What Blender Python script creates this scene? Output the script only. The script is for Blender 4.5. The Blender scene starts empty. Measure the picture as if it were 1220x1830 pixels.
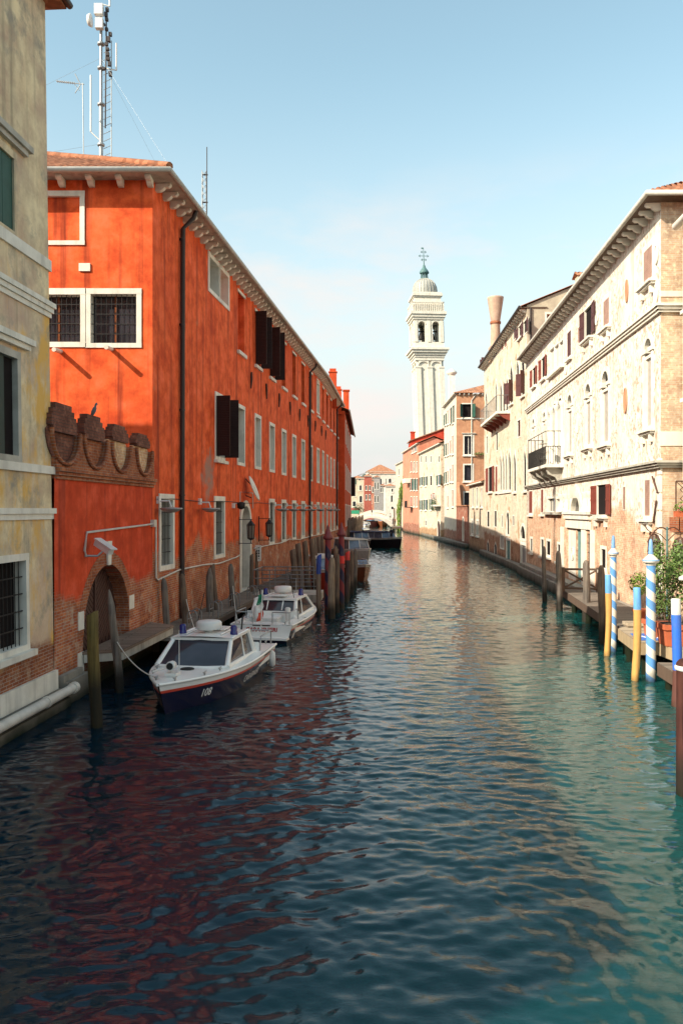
import bpy, math, random
import numpy as np
from mathutils import Vector, Matrix
random.seed(7)
R = math.radians
S = bpy.context.scene
COL = S.collection

# ---------------------------------------------------------------- camera
CAMH, FPX = 4.5, 1450.0            # eye height over the water; focal length in photo pixels
cam = bpy.data.cameras.new('camera')
cam.sensor_fit = 'VERTICAL'; cam.sensor_height = 36.0; cam.lens = 36.0*FPX/1830.0
cam.shift_y = -(915.0-912.0)/1830.0
cam.clip_start = 0.1; cam.clip_end = 3000
camo = bpy.data.objects.new('camera', cam); COL.objects.link(camo)
camo.location = (0, 0, CAMH); camo.rotation_euler = (R(90), 0, 0)
S.camera = camo

# ---------------------------------------------------------------- light
SUN = Vector((1.50, 1.0, -1.245)).normalized()      # the way the light travels
w = bpy.data.worlds.new('World'); S.world = w; w.use_nodes = True
wt = w.node_tree; wt.nodes.clear()
def wn(t, ins={}, **pr):
    n = wt.nodes.new(t)
    for k, v in pr.items(): setattr(n, k, v)
    for k, v in ins.items():
        if hasattr(v, 'is_output'): wt.links.new(v, n.inputs[k])
        else: n.inputs[k].default_value = v
    return n
sky = wn('ShaderNodeTexSky', sky_type='NISHITA', sun_disc=False, air_density=1.0, dust_density=1.0, ozone_density=2.0, altitude=0.0)
sky.sun_elevation = math.asin(-SUN.z); sky.sun_rotation = math.atan2(-SUN.x, -SUN.y)
tc = wn('ShaderNodeTexCoord')
sp = wn('ShaderNodeSeparateXYZ', {0: tc.outputs['Generated']})
# summer haze: the sky pales to a warm white towards the horizon
hz = wn('ShaderNodeMapRange', {0: sp.outputs[2], 1: 0.0, 2: 0.50, 3: 1.0, 4: 0.0}, interpolation_type='SMOOTHSTEP')
hp = wn('ShaderNodeMath', {0: hz.outputs[0], 1: 1.0}, operation='POWER')
teal = wn('ShaderNodeMixRGB', {0: 1.0, 1: sky.outputs[0], 2: (1.30, 1.25, 0.90, 1)}, blend_type='MULTIPLY')
m1 = wn('ShaderNodeMixRGB', {0: hp.outputs[0], 1: teal.outputs[0], 2: (2.75, 2.75, 2.72, 1)})
mp = wn('ShaderNodeMapping', {0: tc.outputs['Generated'], 3: (2.2, 2.2, 7.0)})
nz = wn('ShaderNodeTexNoise', {'Vector': mp.outputs[0], 'Scale': 1.6, 'Detail': 7.0, 'Roughness': 0.58})
cl = wn('ShaderNodeMapRange', {0: nz.outputs[0], 1: 0.47, 2: 0.66, 3: 0.0, 4: 0.9})
clh = wn('ShaderNodeMapRange', {0: sp.outputs[2], 1: 0.25, 2: 0.42, 3: 1.0, 4: 0.0}, interpolation_type='SMOOTHSTEP')
clm = wn('ShaderNodeMath', {0: cl.outputs[0], 1: clh.outputs[0]}, operation='MULTIPLY')
m2 = wn('ShaderNodeMixRGB', {0: clm.outputs[0], 1: m1.outputs[0], 2: (3.35, 3.1, 2.95, 1)})
bg = wn('ShaderNodeBackground', {0: m2.outputs[0], 1: 0.15})
wo = wn('ShaderNodeOutputWorld', {0: bg.outputs[0]})
sl = bpy.data.lights.new('sun', 'SUN'); sl.energy = 3.8; sl.angle = R(0.5); sl.color = (1.0, 0.90, 0.74)
so = bpy.data.objects.new('sun', sl); COL.objects.link(so)
so.rotation_euler = SUN.to_track_quat('-Z', 'Y').to_euler(); so.location = (-30, -30, 60)
S.view_settings.view_transform = 'Standard'; S.view_settings.look = 'None'
S.view_settings.exposure = 0.98; S.view_settings.gamma = 1.0
S.render.engine = 'CYCLES'; S.cycles.max_bounces = 8; S.cycles.diffuse_bounces = 4

# ---------------------------------------------------------------- materials
class G:
    def __init__(s, name):
        s.m = bpy.data.materials.new(name); s.m.use_nodes = True
        s.t = s.m.node_tree
        s.b = next(n for n in s.t.nodes if n.type == 'BSDF_PRINCIPLED')
        s.co = s.n('ShaderNodeTexCoord')
        s.P = s.co.outputs['Object']; s.UV = s.co.outputs['UV']
    def n(s, ty, ins={}, **pr):
        n = s.t.nodes.new(ty)
        for k, v in pr.items(): setattr(n, k, v)
        for k, v in ins.items(): s.set(n.inputs[k], v)
        return n
    def set(s, sock, v):
        if hasattr(v, 'is_output'): s.t.links.new(v, sock)
        elif isinstance(v, tuple) and len(v) == 3 and sock.type == 'RGBA': sock.default_value = (*v, 1)
        else: sock.default_value = v
    def mix(s, f, a, b, mode='MIX'):
        return s.n('ShaderNodeMixRGB', {0: f, 1: a, 2: b}, blend_type=mode).outputs[0]
    def math(s, op, a, b=0.0, clamp=False):
        return s.n('ShaderNodeMath', {0: a, 1: b}, operation=op, use_clamp=clamp).outputs[0]
    def noise(s, scale, detail=5.0, rough=.55, vec=None, st=(1, 1, 1), off=(0, 0, 0)):
        v = vec or s.P
        if st != (1, 1, 1) or off != (0, 0, 0): v = s.n('ShaderNodeMapping', {0: v, 1: off, 3: st}).outputs[0]
        return s.n('ShaderNodeTexNoise', {'Vector': v, 'Scale': scale, 'Detail': detail, 'Roughness': rough}).outputs[0]
    def rng(s, v, a, b, c=0.0, d=1.0):
        return s.n('ShaderNodeMapRange', {0: v, 1: a, 2: b, 3: c, 4: d}).outputs[0]
    def sep(s, v=None):
        return s.n('ShaderNodeSeparateXYZ', {0: v or s.P}).outputs
    def bump(s, h, strength=.3, dist=.02, nrm=None):
        i = {'Height': h, 'Strength': strength, 'Distance': dist}
        if nrm: i['Normal'] = nrm
        return s.n('ShaderNodeBump', i).outputs[0]
    def out(s, col, rough=.8, nrm=None, metal=0.0, spec=.3, **kw):
        s.set(s.b.inputs['Base Color'], col); s.set(s.b.inputs['Roughness'], rough)
        s.set(s.b.inputs['Metallic'], metal); s.set(s.b.inputs['Specular IOR Level'], spec)
        if nrm: s.set(s.b.inputs['Normal'], nrm)
        for k, v in kw.items(): s.set(s.b.inputs[k], v)
        return s.m

def brick_nodes(g, cA, cB, mort, var=.5):
    br = g.n('ShaderNodeTexBrick', {'Vector': g.UV, 'Color1': cA, 'Color2': cB, 'Mortar': mort, 'Scale': 1.0, 'Mortar Size': .009,
                                    'Mortar Smooth': .3, 'Bias': 0.0, 'Brick Width': .26, 'Row Height': .075})
    n = g.noise(1.4, 5)
    c = g.mix(g.rng(n, .38, .72, 0, .75), br.outputs['Color'], (cA[0]*.45, cA[1]*.40, cA[2]*.42))
    n2 = g.noise(7, 4)
    c = g.mix(g.rng(n2, .5, .72, 0, .55), c, (min(1, cB[0]*1.5), min(1, cB[1]*1.7), cB[2]*1.7))
    return c, br.outputs['Fac']

def plaster(name, c1, c2, dark=(.08, .06, .05), streak=.5, under=None, peel=.0, brick=None, zb=0, spread=2.0,
            mort=(.42, .36, .30), salt=.35, tide=.5, speck=0.0, patch=None, lo=None, mott=0.3, psoft=.03):
    g = G(name)
    n1 = g.noise(.55, 7, .6)
    c = g.mix(g.rng(n1, .36, .66), c1, c2)
    n2 = g.noise(3.2, 8, .62)
    c = g.mix(g.rng(n2, .42, .75, 0, .5), c, (c1[0]*.62, c1[1]*.6, c1[2]*.62))
    c = g.mix(g.rng(n2, .26, .42, .35, 0), c, (min(1, c2[0]*1.25), min(1, c2[1]*1.3), min(1, c2[2]*1.35)))
    if mott:
        n4 = g.noise(1.5, 9, .66, off=(3, 1, 6)); n5 = g.noise(.28, 5, .6, off=(8, 2, 1))
        c = g.mix(g.rng(n4, .50, .66, 0, mott), c, tuple(min(.92, v*1.28+.035) for v in c1))
        c = g.mix(g.rng(n4, .50, .34, 0, mott), c, (c1[0]*.62, c1[1]*.50, c1[2]*.6))
        c = g.mix(g.rng(n5, .52, .68, 0, mott*.8), c, (c1[0]*.70, c1[1]*.60, c1[2]*.8))
    ns = g.noise(1.0, 4, .6, st=(2.6, 2.6, .10))
    c = g.mix(g.math('MULTIPLY', g.rng(ns, .52, .74), streak), c, dark)
    if lo:                               # a differently coloured lower storey coat
        z = g.sep()[2]
        mk0 = g.rng(g.math('ADD', z, g.math('MULTIPLY', g.noise(.5, 6), 2.5)), lo[0]+1.0, lo[0]+1.8, 1, 0)
        c = g.mix(g.math('MULTIPLY', mk0, g.rng(g.noise(.9, 8, .68, st=(1.2, 1.2, .5), off=(7, 1, 4)), .47, .58)), c, lo[1])
    hb = g.noise(9, 6)
    if under and peel:
        npp = g.noise(.85, 9, .68, off=(4, 9, 2))
        c = g.mix(g.rng(npp, .60-peel, .60-peel+psoft), c, under)
    if speck:
        sp_ = g.noise(5.5, 6, .7, st=(1, 1, .8), off=(1, 7, 3))
        c = g.mix(g.math('MULTIPLY', g.rng(sp_, .64-speck, .67-speck, 0, .8), g.rng(g.noise(.38, 7, .65, off=(5, 5, 1)), .38, .50)), c, under or dark)
    if patch:                            # cement repair: (x, y, z, radius, colour)
        for (px, py, pz, pr, pc) in patch:
            d = g.n('ShaderNodeVectorMath', {0: g.P, 1: (px, py, pz)}, operation='DISTANCE').outputs['Value']
            d = g.math('ADD', d, g.math('MULTIPLY', g.noise(1.9, 9, .7), pr*3.0))
            c = g.mix(g.rng(d, pr*1.9, pr*2.5, .75, 0), c, pc)
    height = hb; z = g.sep()[2]
    if brick:
        bc, bf = brick_nodes(g, brick[0], brick[1], mort)
        nb = g.noise(.45, 8, .62, off=(11, 3, 5))
        zz = g.math('ADD', z, g.math('MULTIPLY', g.math('SUBTRACT', nb, .5), spread*2))
        mk = g.rng(zz, zb-.12, zb+.12, 1, 0)
        if salt:
            nsalt = g.noise(1.7, 9, .7, off=(2, 2, 8))
            bc = g.mix(g.rng(nsalt, .54, .66, 0, salt), bc, (.50, .40, .30))
        c = g.mix(mk, c, bc)
        height = g.mix(mk, hb, g.math('SUBTRACT', 1.0, bf))
    if tide:
        nt = g.math('MULTIPLY', g.noise(1.1, 6), .7)
        zt = g.math('ADD', z, nt)
        c = g.mix(g.rng(zt, tide+.15, tide+.75, .85, 0), c, (.055, .05, .035))
        c = g.mix(g.rng(zt, tide-.05, tide+.2, 1, 0), c, (.012, .018, .010))
    return g.out(c, .88, g.bump(height, .35, .015), spec=.15)

def simple(name, c, rough=.6, metal=0.0, var=.25, scale=3.0, spec=.4, st=(1, 1, 1), bump=.15, **kw):
    g = G(name)
    n = g.noise(scale, 6, .6, st=st)
    col = g.mix(g.rng(n, .35, .7, 0, var*2), c, (c[0]*.45, c[1]*.45, c[2]*.45))
    return g.out(col, rough, g.bump(n, bump, .01), metal, spec, **kw)

def stone(name, c, dirt=.5):
    g = G(name)
    n = g.noise(1.6, 8, .65); n2 = g.noise(1.0, 5, .6, st=(3, 3, .2))
    col = g.mix(g.rng(n, .42, .7, 0, dirt), c, (c[0]*.42, c[1]*.40, c[2]*.36))
    col = g.mix(g.rng(n2, .5, .72, 0, dirt*.9), col, (.10, .09, .075))
    return g.out(col, .75, g.bump(g.noise(14, 5), .25, .01), spec=.25)

def wood_post(name, c, wet=.45, top=None):
    g = G(name)
    n = g.noise(2.0, 6, .6, st=(9, 9, .55)); n2 = g.noise(1.3, 4)
    col = g.mix(g.rng(n, .3, .7), c, (c[0]*.32, c[1]*.30, c[2]*.30))
    col = g.mix(g.rng(n2, .45, .7, 0, .45), col, (c[0]*1.5, c[1]*1.35, c[2]*1.1))
    z = g.sep()[2]
    zt = g.math('ADD', z, g.math('MULTIPLY', g.noise(2.2, 4), .35))
    col = g.mix(g.rng(zt, wet+.1, wet+.5, .9, 0), col, (.018, .016, .012))
    col = g.mix(g.rng(zt, .12, .3, 1, 0), col, (.010, .014, .006))
    return g.out(col, .85, g.bump(n, .6, .02), spec=.2)

def painted_post(name, ctop, cbot, zsplit, wet=.2, pitch=None, soft=.01, zlow=None, clow=None):
    """two-colour post: split at a height, or a spiral stripe of the given pitch; weathered towards the waterline"""
    g = G(name); o = g.sep()
    if pitch:
        a = g.math('DIVIDE', g.math('ARCTAN2', o[1], o[0]), 2*math.pi)
        f = g.math('FRACT', g.math('ADD', g.math('ADD', g.math('DIVIDE', o[2], pitch), a), 10.0))
        fac = g.rng(f, .5-.005, .5+.005)
    else: fac = g.rng(o[2], zsplit-soft, zsplit+soft)
    col = g.mix(fac, cbot, ctop)
    if zlow is not None: col = g.mix(g.rng(o[2], zlow-.01, zlow+.01, 1, 0), col, clow)
    n = g.noise(5, 7, .65, st=(1, 1, .5))
    col = g.mix(g.rng(n, .52, .75, 0, .45), col, (.16, .14, .11))
    zt = g.math('ADD', o[2], g.math('MULTIPLY', g.noise(3, 5), .3))
    col = g.mix(g.rng(zt, wet, wet+.3, .95, 0), col, (.02, .022, .012))
    return g.out(col, .5, g.bump(n, .2, .01), spec=.35)

def tiles(name, c):
    g = G(name)
    w_ = g.sep(g.n('ShaderNodeTexVoronoi', {'Vector': g.P, 'Scale': 3.4}).outputs['Color'])[0]
    col = g.mix(w_, c, (c[0]*.55, c[1]*.48, c[2]*.45))
    n = g.noise(1.3, 7, .65)
    col = g.mix(g.rng(n, .45, .7, 0, .75), col, (c[0]*.30, c[1]*.38, c[2]*.45))
    return g.out(col, .9, g.bump(g.noise(9, 5), .4, .02), spec=.15)

def planks(name, c, width=.16, ax=0):
    g = G(name)
    v = g.UV
    br = g.n('ShaderNodeTexBrick', {'Vector': v, 'Color1': c, 'Color2': (c[0]*.6, c[1]*.6, c[2]*.6), 'Mortar': (.01, .009, .008), 'Scale': 1.0,
                                    'Mortar Size': .008, 'Brick Width': 2.4, 'Row Height': width}, offset=.37)
    n = g.noise(2, 6, .6, st=(1, 6, 6))
    col = g.mix(g.rng(n, .4, .7, 0, .5), br.outputs['Color'], (c[0]*.4, c[1]*.38, c[2]*.36))
    return g.out(col, .85, g.bump(g.math('SUBTRACT', 1.0, br.outputs['Fac']), .5, .01), spec=.2)

def louvre(name, c, pitch=.07):
    g = G(name)
    z = g.sep()[2]
    f = g.math('FRACT', g.math('DIVIDE', z, pitch))
    n = g.noise(4, 5)
    col = g.mix(g.rng(n, .4, .7, 0, .5), c, (c[0]*.5, c[1]*.5, c[2]*.5))
    return g.out(col, .6, g.bump(f, .8, .02), spec=.3)

M = {}
M['orange'] = plaster('orange_plaster', (.76, .108, .028), (.80, .140, .040), (.15, .022, .014), .9, (.52, .19, .10), -.055,
                          ((.42, .085, .034), (.50, .17, .06)), 3.1, 1.6, mott=.8, psoft=.10, salt=.85, tide=.35,
                          patch=[(1.0, 6.4, 5.9, 1.1, (.26, .23, .19))])
M['orange_old'] = plaster('orange_red_plaster', (.64, .078, .024), (.55, .060, .021), (.14, .02, .015), .85, (.30, .10, .05), -.12,
                          ((.38, .080, .034), (.48, .17, .07)), 2.5, .8, mott=.55, salt=.75, tide=.5)
M['orange_far'] = plaster('orange_plain_plaster', (.60, .088, .026), (.50, .068, .022), (.2, .04, .02), .6, brick=((.26, .07, .04), (.3, .1, .05)), zb=2.4, spread=.9, tide=.4)
M['tan'] = plaster('tan_plaster', (.74, .58, .36), (.58, .48, .33), (.20, .165, .12), .85, (.34, .30, .235), .06,
                   ((.28, .08, .04), (.34, .12, .05)), 1.6, .9, psoft=.12, mott=.6, salt=.6, tide=.5, lo=(9.2, (.72, .43, .12)))
M['cream'] = plaster('cream_plaster', (.78, .73, .64), (.71, .65, .55), (.38, .30, .21), .65, (.40, .25, .155), .0,
                     ((.58, .29, .175), (.70, .47, .32)), 4.3, 1.7, (.66, .56, .42), .7, .5, speck=.115)
M['creamB'] = plaster('buff_plaster', (.70, .62, .49), (.63, .54, .40), (.28, .2, .13), .4, (.44, .29, .18), .03,
                      ((.42, .16, .085), (.50, .28, .16)), 2.2, 1.0, (.5, .42, .32), .6, .5, speck=.085)
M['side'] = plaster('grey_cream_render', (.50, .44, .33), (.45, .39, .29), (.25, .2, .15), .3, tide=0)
M['salmon'] = plaster('salmon_plaster', (.50, .26, .15), (.46, .23, .13), (.2, .11, .07), .3, tide=.3)
M['white_pl'] = plaster('white_plaster', (.70, .62, .50), (.64, .55, .43), (.3, .24, .18), .35, brick=((.30, .12, .07), (.36, .16, .1)), zb=1.8, spread=.8, tide=.4)
M['stone_pl'] = plaster('pale_stone_plaster', (.68, .58, .45), (.61, .50, .37), (.3, .22, .14), .4, (.4, .25, .15), .02,
                        ((.40, .2, .1), (.46, .28, .14)), 1.6, .8, tide=.4, speck=.05)
M['pink'] = plaster('pink_plaster', (.58, .26, .17), (.52, .20, .12), (.2, .1, .07), .4, brick=((.3, .09, .05), (.35, .12, .07)), zb=2.0, spread=.8, tide=.4)
M['red_pl'] = plaster('red_plaster', (.50, .06, .03), (.46, .05, .028), (.2, .03, .02), .3, tide=0)
M['red_far'] = plaster('red_far_plaster', (.42, .12, .08), (.34, .09, .07), (.12, .05, .04), .5, tide=.4)
M['cream_far'] = plaster('cream_far_plaster', (.64, .52, .39), (.58, .46, .34), (.26, .18, .12), .4, tide=.4)
M['white_far'] = plaster('white_far_plaster', (.66, .60, .52), (.6, .53, .45), (.3, .25, .2), .3, tide=.3)
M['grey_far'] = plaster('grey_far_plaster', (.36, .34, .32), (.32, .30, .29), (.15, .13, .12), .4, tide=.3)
M['istria'] = stone('white_stone', (.78, .74, .65), .35)
M['istria_b'] = stone('bright_stone', (.74, .69, .60), .2)
M['greystone'] = stone('grey_stone', (.48, .45, .39), .6)
M['tower'] = stone('tower_stone', (.72, .67, .58), .30)
M['quay'] = plaster('quay_stone', (.36, .33, .28), (.27, .25, .21), (.08, .07, .05), .6, tide=.35)
def brick_mat(name, a, b, mo, zt=0.0):
    g = G(name); c, f = brick_nodes(g, a, b, mo)
    ns = g.noise(1.0, 4, .6, st=(2.6, 2.6, .15))
    c = g.mix(g.rng(ns, .56, .78, 0, .4), c, (.05, .03, .025))
    return g.out(c, .9, g.bump(g.math('SUBTRACT', 1.0, f), .5, .015), spec=.15)
M['brick_red'] = brick_mat('red_brick', (.32, .085, .04), (.40, .14, .06), (.34, .26, .2))
M['brick_dark'] = brick_mat('dark_weathered_brick', (.17, .065, .045), (.25, .10, .065), (.09, .07, .06))
M['brick_lit'] = brick_mat('painted_sunlit_brick', (.60, .30, .16), (.70, .48, .28), (.66, .56, .44))
M['brick_low'] = plaster('stained_brick', (.30, .14, .09), (.24, .10, .07), (.06, .035, .03), .7, brick=((.34, .085, .045), (.40, .14, .08)), zb=4.6, spread=.9, salt=.8, tide=.6)
M['brick_tan'] = brick_mat('ochre_brick', (.60, .38, .24), (.68, .52, .36), (.62, .54, .43))
M['post'] = wood_post('weathered_wood', (.20, .145, .11))
M['post_grey'] = wood_post('grey_wood', (.22, .19, .165))
M['post_pale'] = wood_post('pale_wood', (.32, .25, .185))
M['post_brown'] = wood_post('brown_painted_wood', (.085, .032, .026))
M['post_olive'] = wood_post('olive_wood', (.17, .125, .045), .9)
M['planks'] = planks('dock_planks', (.30, .21, .16))
M['planks_pale'] = planks('pale_dock_planks', (.50, .41, .30))
M['planks_grey'] = planks('grey_dock_planks', (.27, .23, .19))
M['timber'] = simple('dark_timber', (.13, .085, .06), .85, st=(3, 3, .6))
M['timber_pale'] = simple('pale_timber', (.44, .33, .20), .85, st=(2, 2, .7))
M['tile'] = tiles('terracotta_tile', (.42, .18, .10))
M['tile_pale'] = tiles('pale_terracotta_tile', (.50, .24, .14))  # lighter terracotta mix than the plain tile
M['green_sh'] = louvre('green_shutter', (.024, .085, .062), .30)
M['green_dk'] = louvre('dark_green_shutter', (.016, .042, .036), .30)
M['brown_sh'] = louvre('brown_shutter', (.11, .045, .045))
M['dark_sh'] = louvre('dark_brown_shutter', (.030, .013, .012))
M['red_sh'] = louvre('red_brown_shutter', (.27, .065, .045))
M['pink_sh'] = louvre('faded_pink_shutter', (.44, .27, .215))
M['blind_g'] = louvre('grey_blind', (.46, .42, .37), .12)
M['white_sh'] = louvre('white_blind', (.60, .57, .52))
M['teal'] = louvre('teal_door_paint', (.15, .30, .29), .42)
M['door_wood'] = simple('dark_door_wood', (.070, .028, .020), .7, st=(1, 5, .6), bump=.4)
M['iron'] = simple('black_iron', (.020, .018, .018), .6, spec=.3)
M['rust'] = simple('rusty_iron', (.10, .045, .03), .8)
M['steel'] = simple('galvanised_steel', (.42, .43, .43), .45, .5)
M['railing'] = simple('grey_railing', (.24, .24, .24), .5, .4)
M['copper'] = simple('green_copper', (.10, .20, .20), .6)
M['lead'] = simple('lead_sheet', (.40, .40, .37), .6, .1, st=(4, 4, .3))
M['pipe_w'] = simple('white_pipe', (.66, .62, .55), .5)
M['pipe_d'] = simple('dark_downpipe', (.040, .028, .026), .5)
M['gutter'] = simple('pale_gutter', (.56, .53, .47), .55)
M['white_metal'] = simple('white_metal', (.72, .71, .68), .4, var=.12)
def glass(name, c=(.020, .020, .026), rough=.06, var=.6):
    g = G(name)
    n = g.noise(.7, 3)
    return g.out(g.mix(g.rng(n, .4, .65, 0, var), c, (c[0]*3.5, c[1]*3.3, c[2]*3.2)), rough, g.bump(g.noise(1.5, 2), .08, .02), spec=.5)
M['glass'] = glass('window_glass')
M['dark'] = simple('dark_interior', (.018, .014, .014), .9, spec=.1)
M['blind'] = simple('white_curtain', (.55, .53, .48), .8, st=(8, 8, .3))
M['boatglass'] = glass('tinted_boat_glass', (.030, .030, .040), .04, .4)
M['gel'] = simple('white_gelcoat', (.86, .86, .83), .25, var=.05, spec=.5, bump=.02)
M['gel_dirty'] = simple('worn_white_gelcoat', (.56, .54, .49), .35, var=.25, spec=.4)
M['navy'] = simple('navy_gelcoat', (.010, .012, .040), .2, var=.2, spec=.5, bump=.02)
M['redpaint'] = simple('red_paint', (.62, .07, .035), .35, var=.1)
M['bluepaint'] = simple('blue_paint', (.03, .10, .42), .4, var=.15)
M['bluelamp'] = simple('blue_lamp_plastic', (.010, .018, .16), .15, var=.1, spec=.6)
M['greenpaint'] = simple('green_cloth', (.02, .20, .10), .8, var=.15)
M['varnish'] = simple('varnished_mahogany', (.20, .065, .028), .25, st=(.6, 6, 6), spec=.5)
M['blackhull'] = simple('black_hull_paint', (.020, .012, .015), .3, spec=.4)
M['canvas'] = simple('pale_canvas', (.66, .64, .58), .85, var=.15)
M['canvas_navy'] = simple('navy_canvas', (.03, .04, .10), .8)
M['rubber'] = simple('black_rubber', (.02, .02, .02), .8)
M['terracotta'] = simple('terracotta_pot', (.52, .13, .055), .75, var=.18)
M['mat'] = simple('blue_mat', (.06, .17, .55), .9, var=.2, scale=6)
M['white_paint'] = simple('white_lettering', (.75, .74, .72), .5, var=.05)
M['red_letter'] = simple('red_lettering', (.45, .03, .03), .5, var=.05)
M['black_letter'] = simple('black_lettering', (.03, .03, .03), .5, var=.05)
M['soil'] = simple('soil', (.06, .04, .03), .95)
M['skin'] = simple('skin', (.42, .24, .17), .6, var=.05)
M['cloth_d'] = simple('dark_cloth', (.025, .025, .035), .9)
M['cloth_l'] = simple('light_cloth', (.50, .48, .46), .9)
M['cloth_r'] = simple('red_cloth', (.40, .06, .05), .9)
M['pigeon'] = simple('grey_feathers', (.16, .17, .19), .8)
M['stripe_blue'] = painted_post('blue_white_spiral', (.115, .31, .66), (.70, .65, .57), 0, .16, pitch=.5)
M['stripe_red'] = painted_post('red_navy_spiral', (.20, .026, .032), (.020, .018, .05), 0, .3, pitch=1.05)
M['cap_blue'] = painted_post('blue_cap_paint', (.20, .38, .68), (.20, .38, .68), 0, -9)
M['cap_dark'] = simple('dark_red_cap_paint', (.20, .04, .045), .5)
M['lampglass'] = glass('lantern_glass', (.09, .082, .065), .25, .5)
def leaf(name, c, c2):
    g = G(name)
    n = g.noise(2.2, 4); n2 = g.noise(17, 2)
    col = g.mix(g.rng(n, .35, .65), c, c2)
    col = g.mix(g.rng(n2, .4, .7, 0, .6), col, (c[0]*.4, c[1]*.45, c[2]*.4))
    return g.out(col, .55, spec=.3, **{'Transmission Weight': 0.0})
M['leaf'] = leaf('vine_leaves', (.095, .165, .040), (.15, .22, .06))
M['leaf_y'] = leaf('bright_ivy_leaves', (.11, .19, .022), (.17, .24, .03))
M['leaf_d'] = leaf('dark_leaves', (.02, .06, .02), (.05, .09, .03))
M['flower'] = simple('pink_flowers', (.62, .14, .18), .7)

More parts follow.
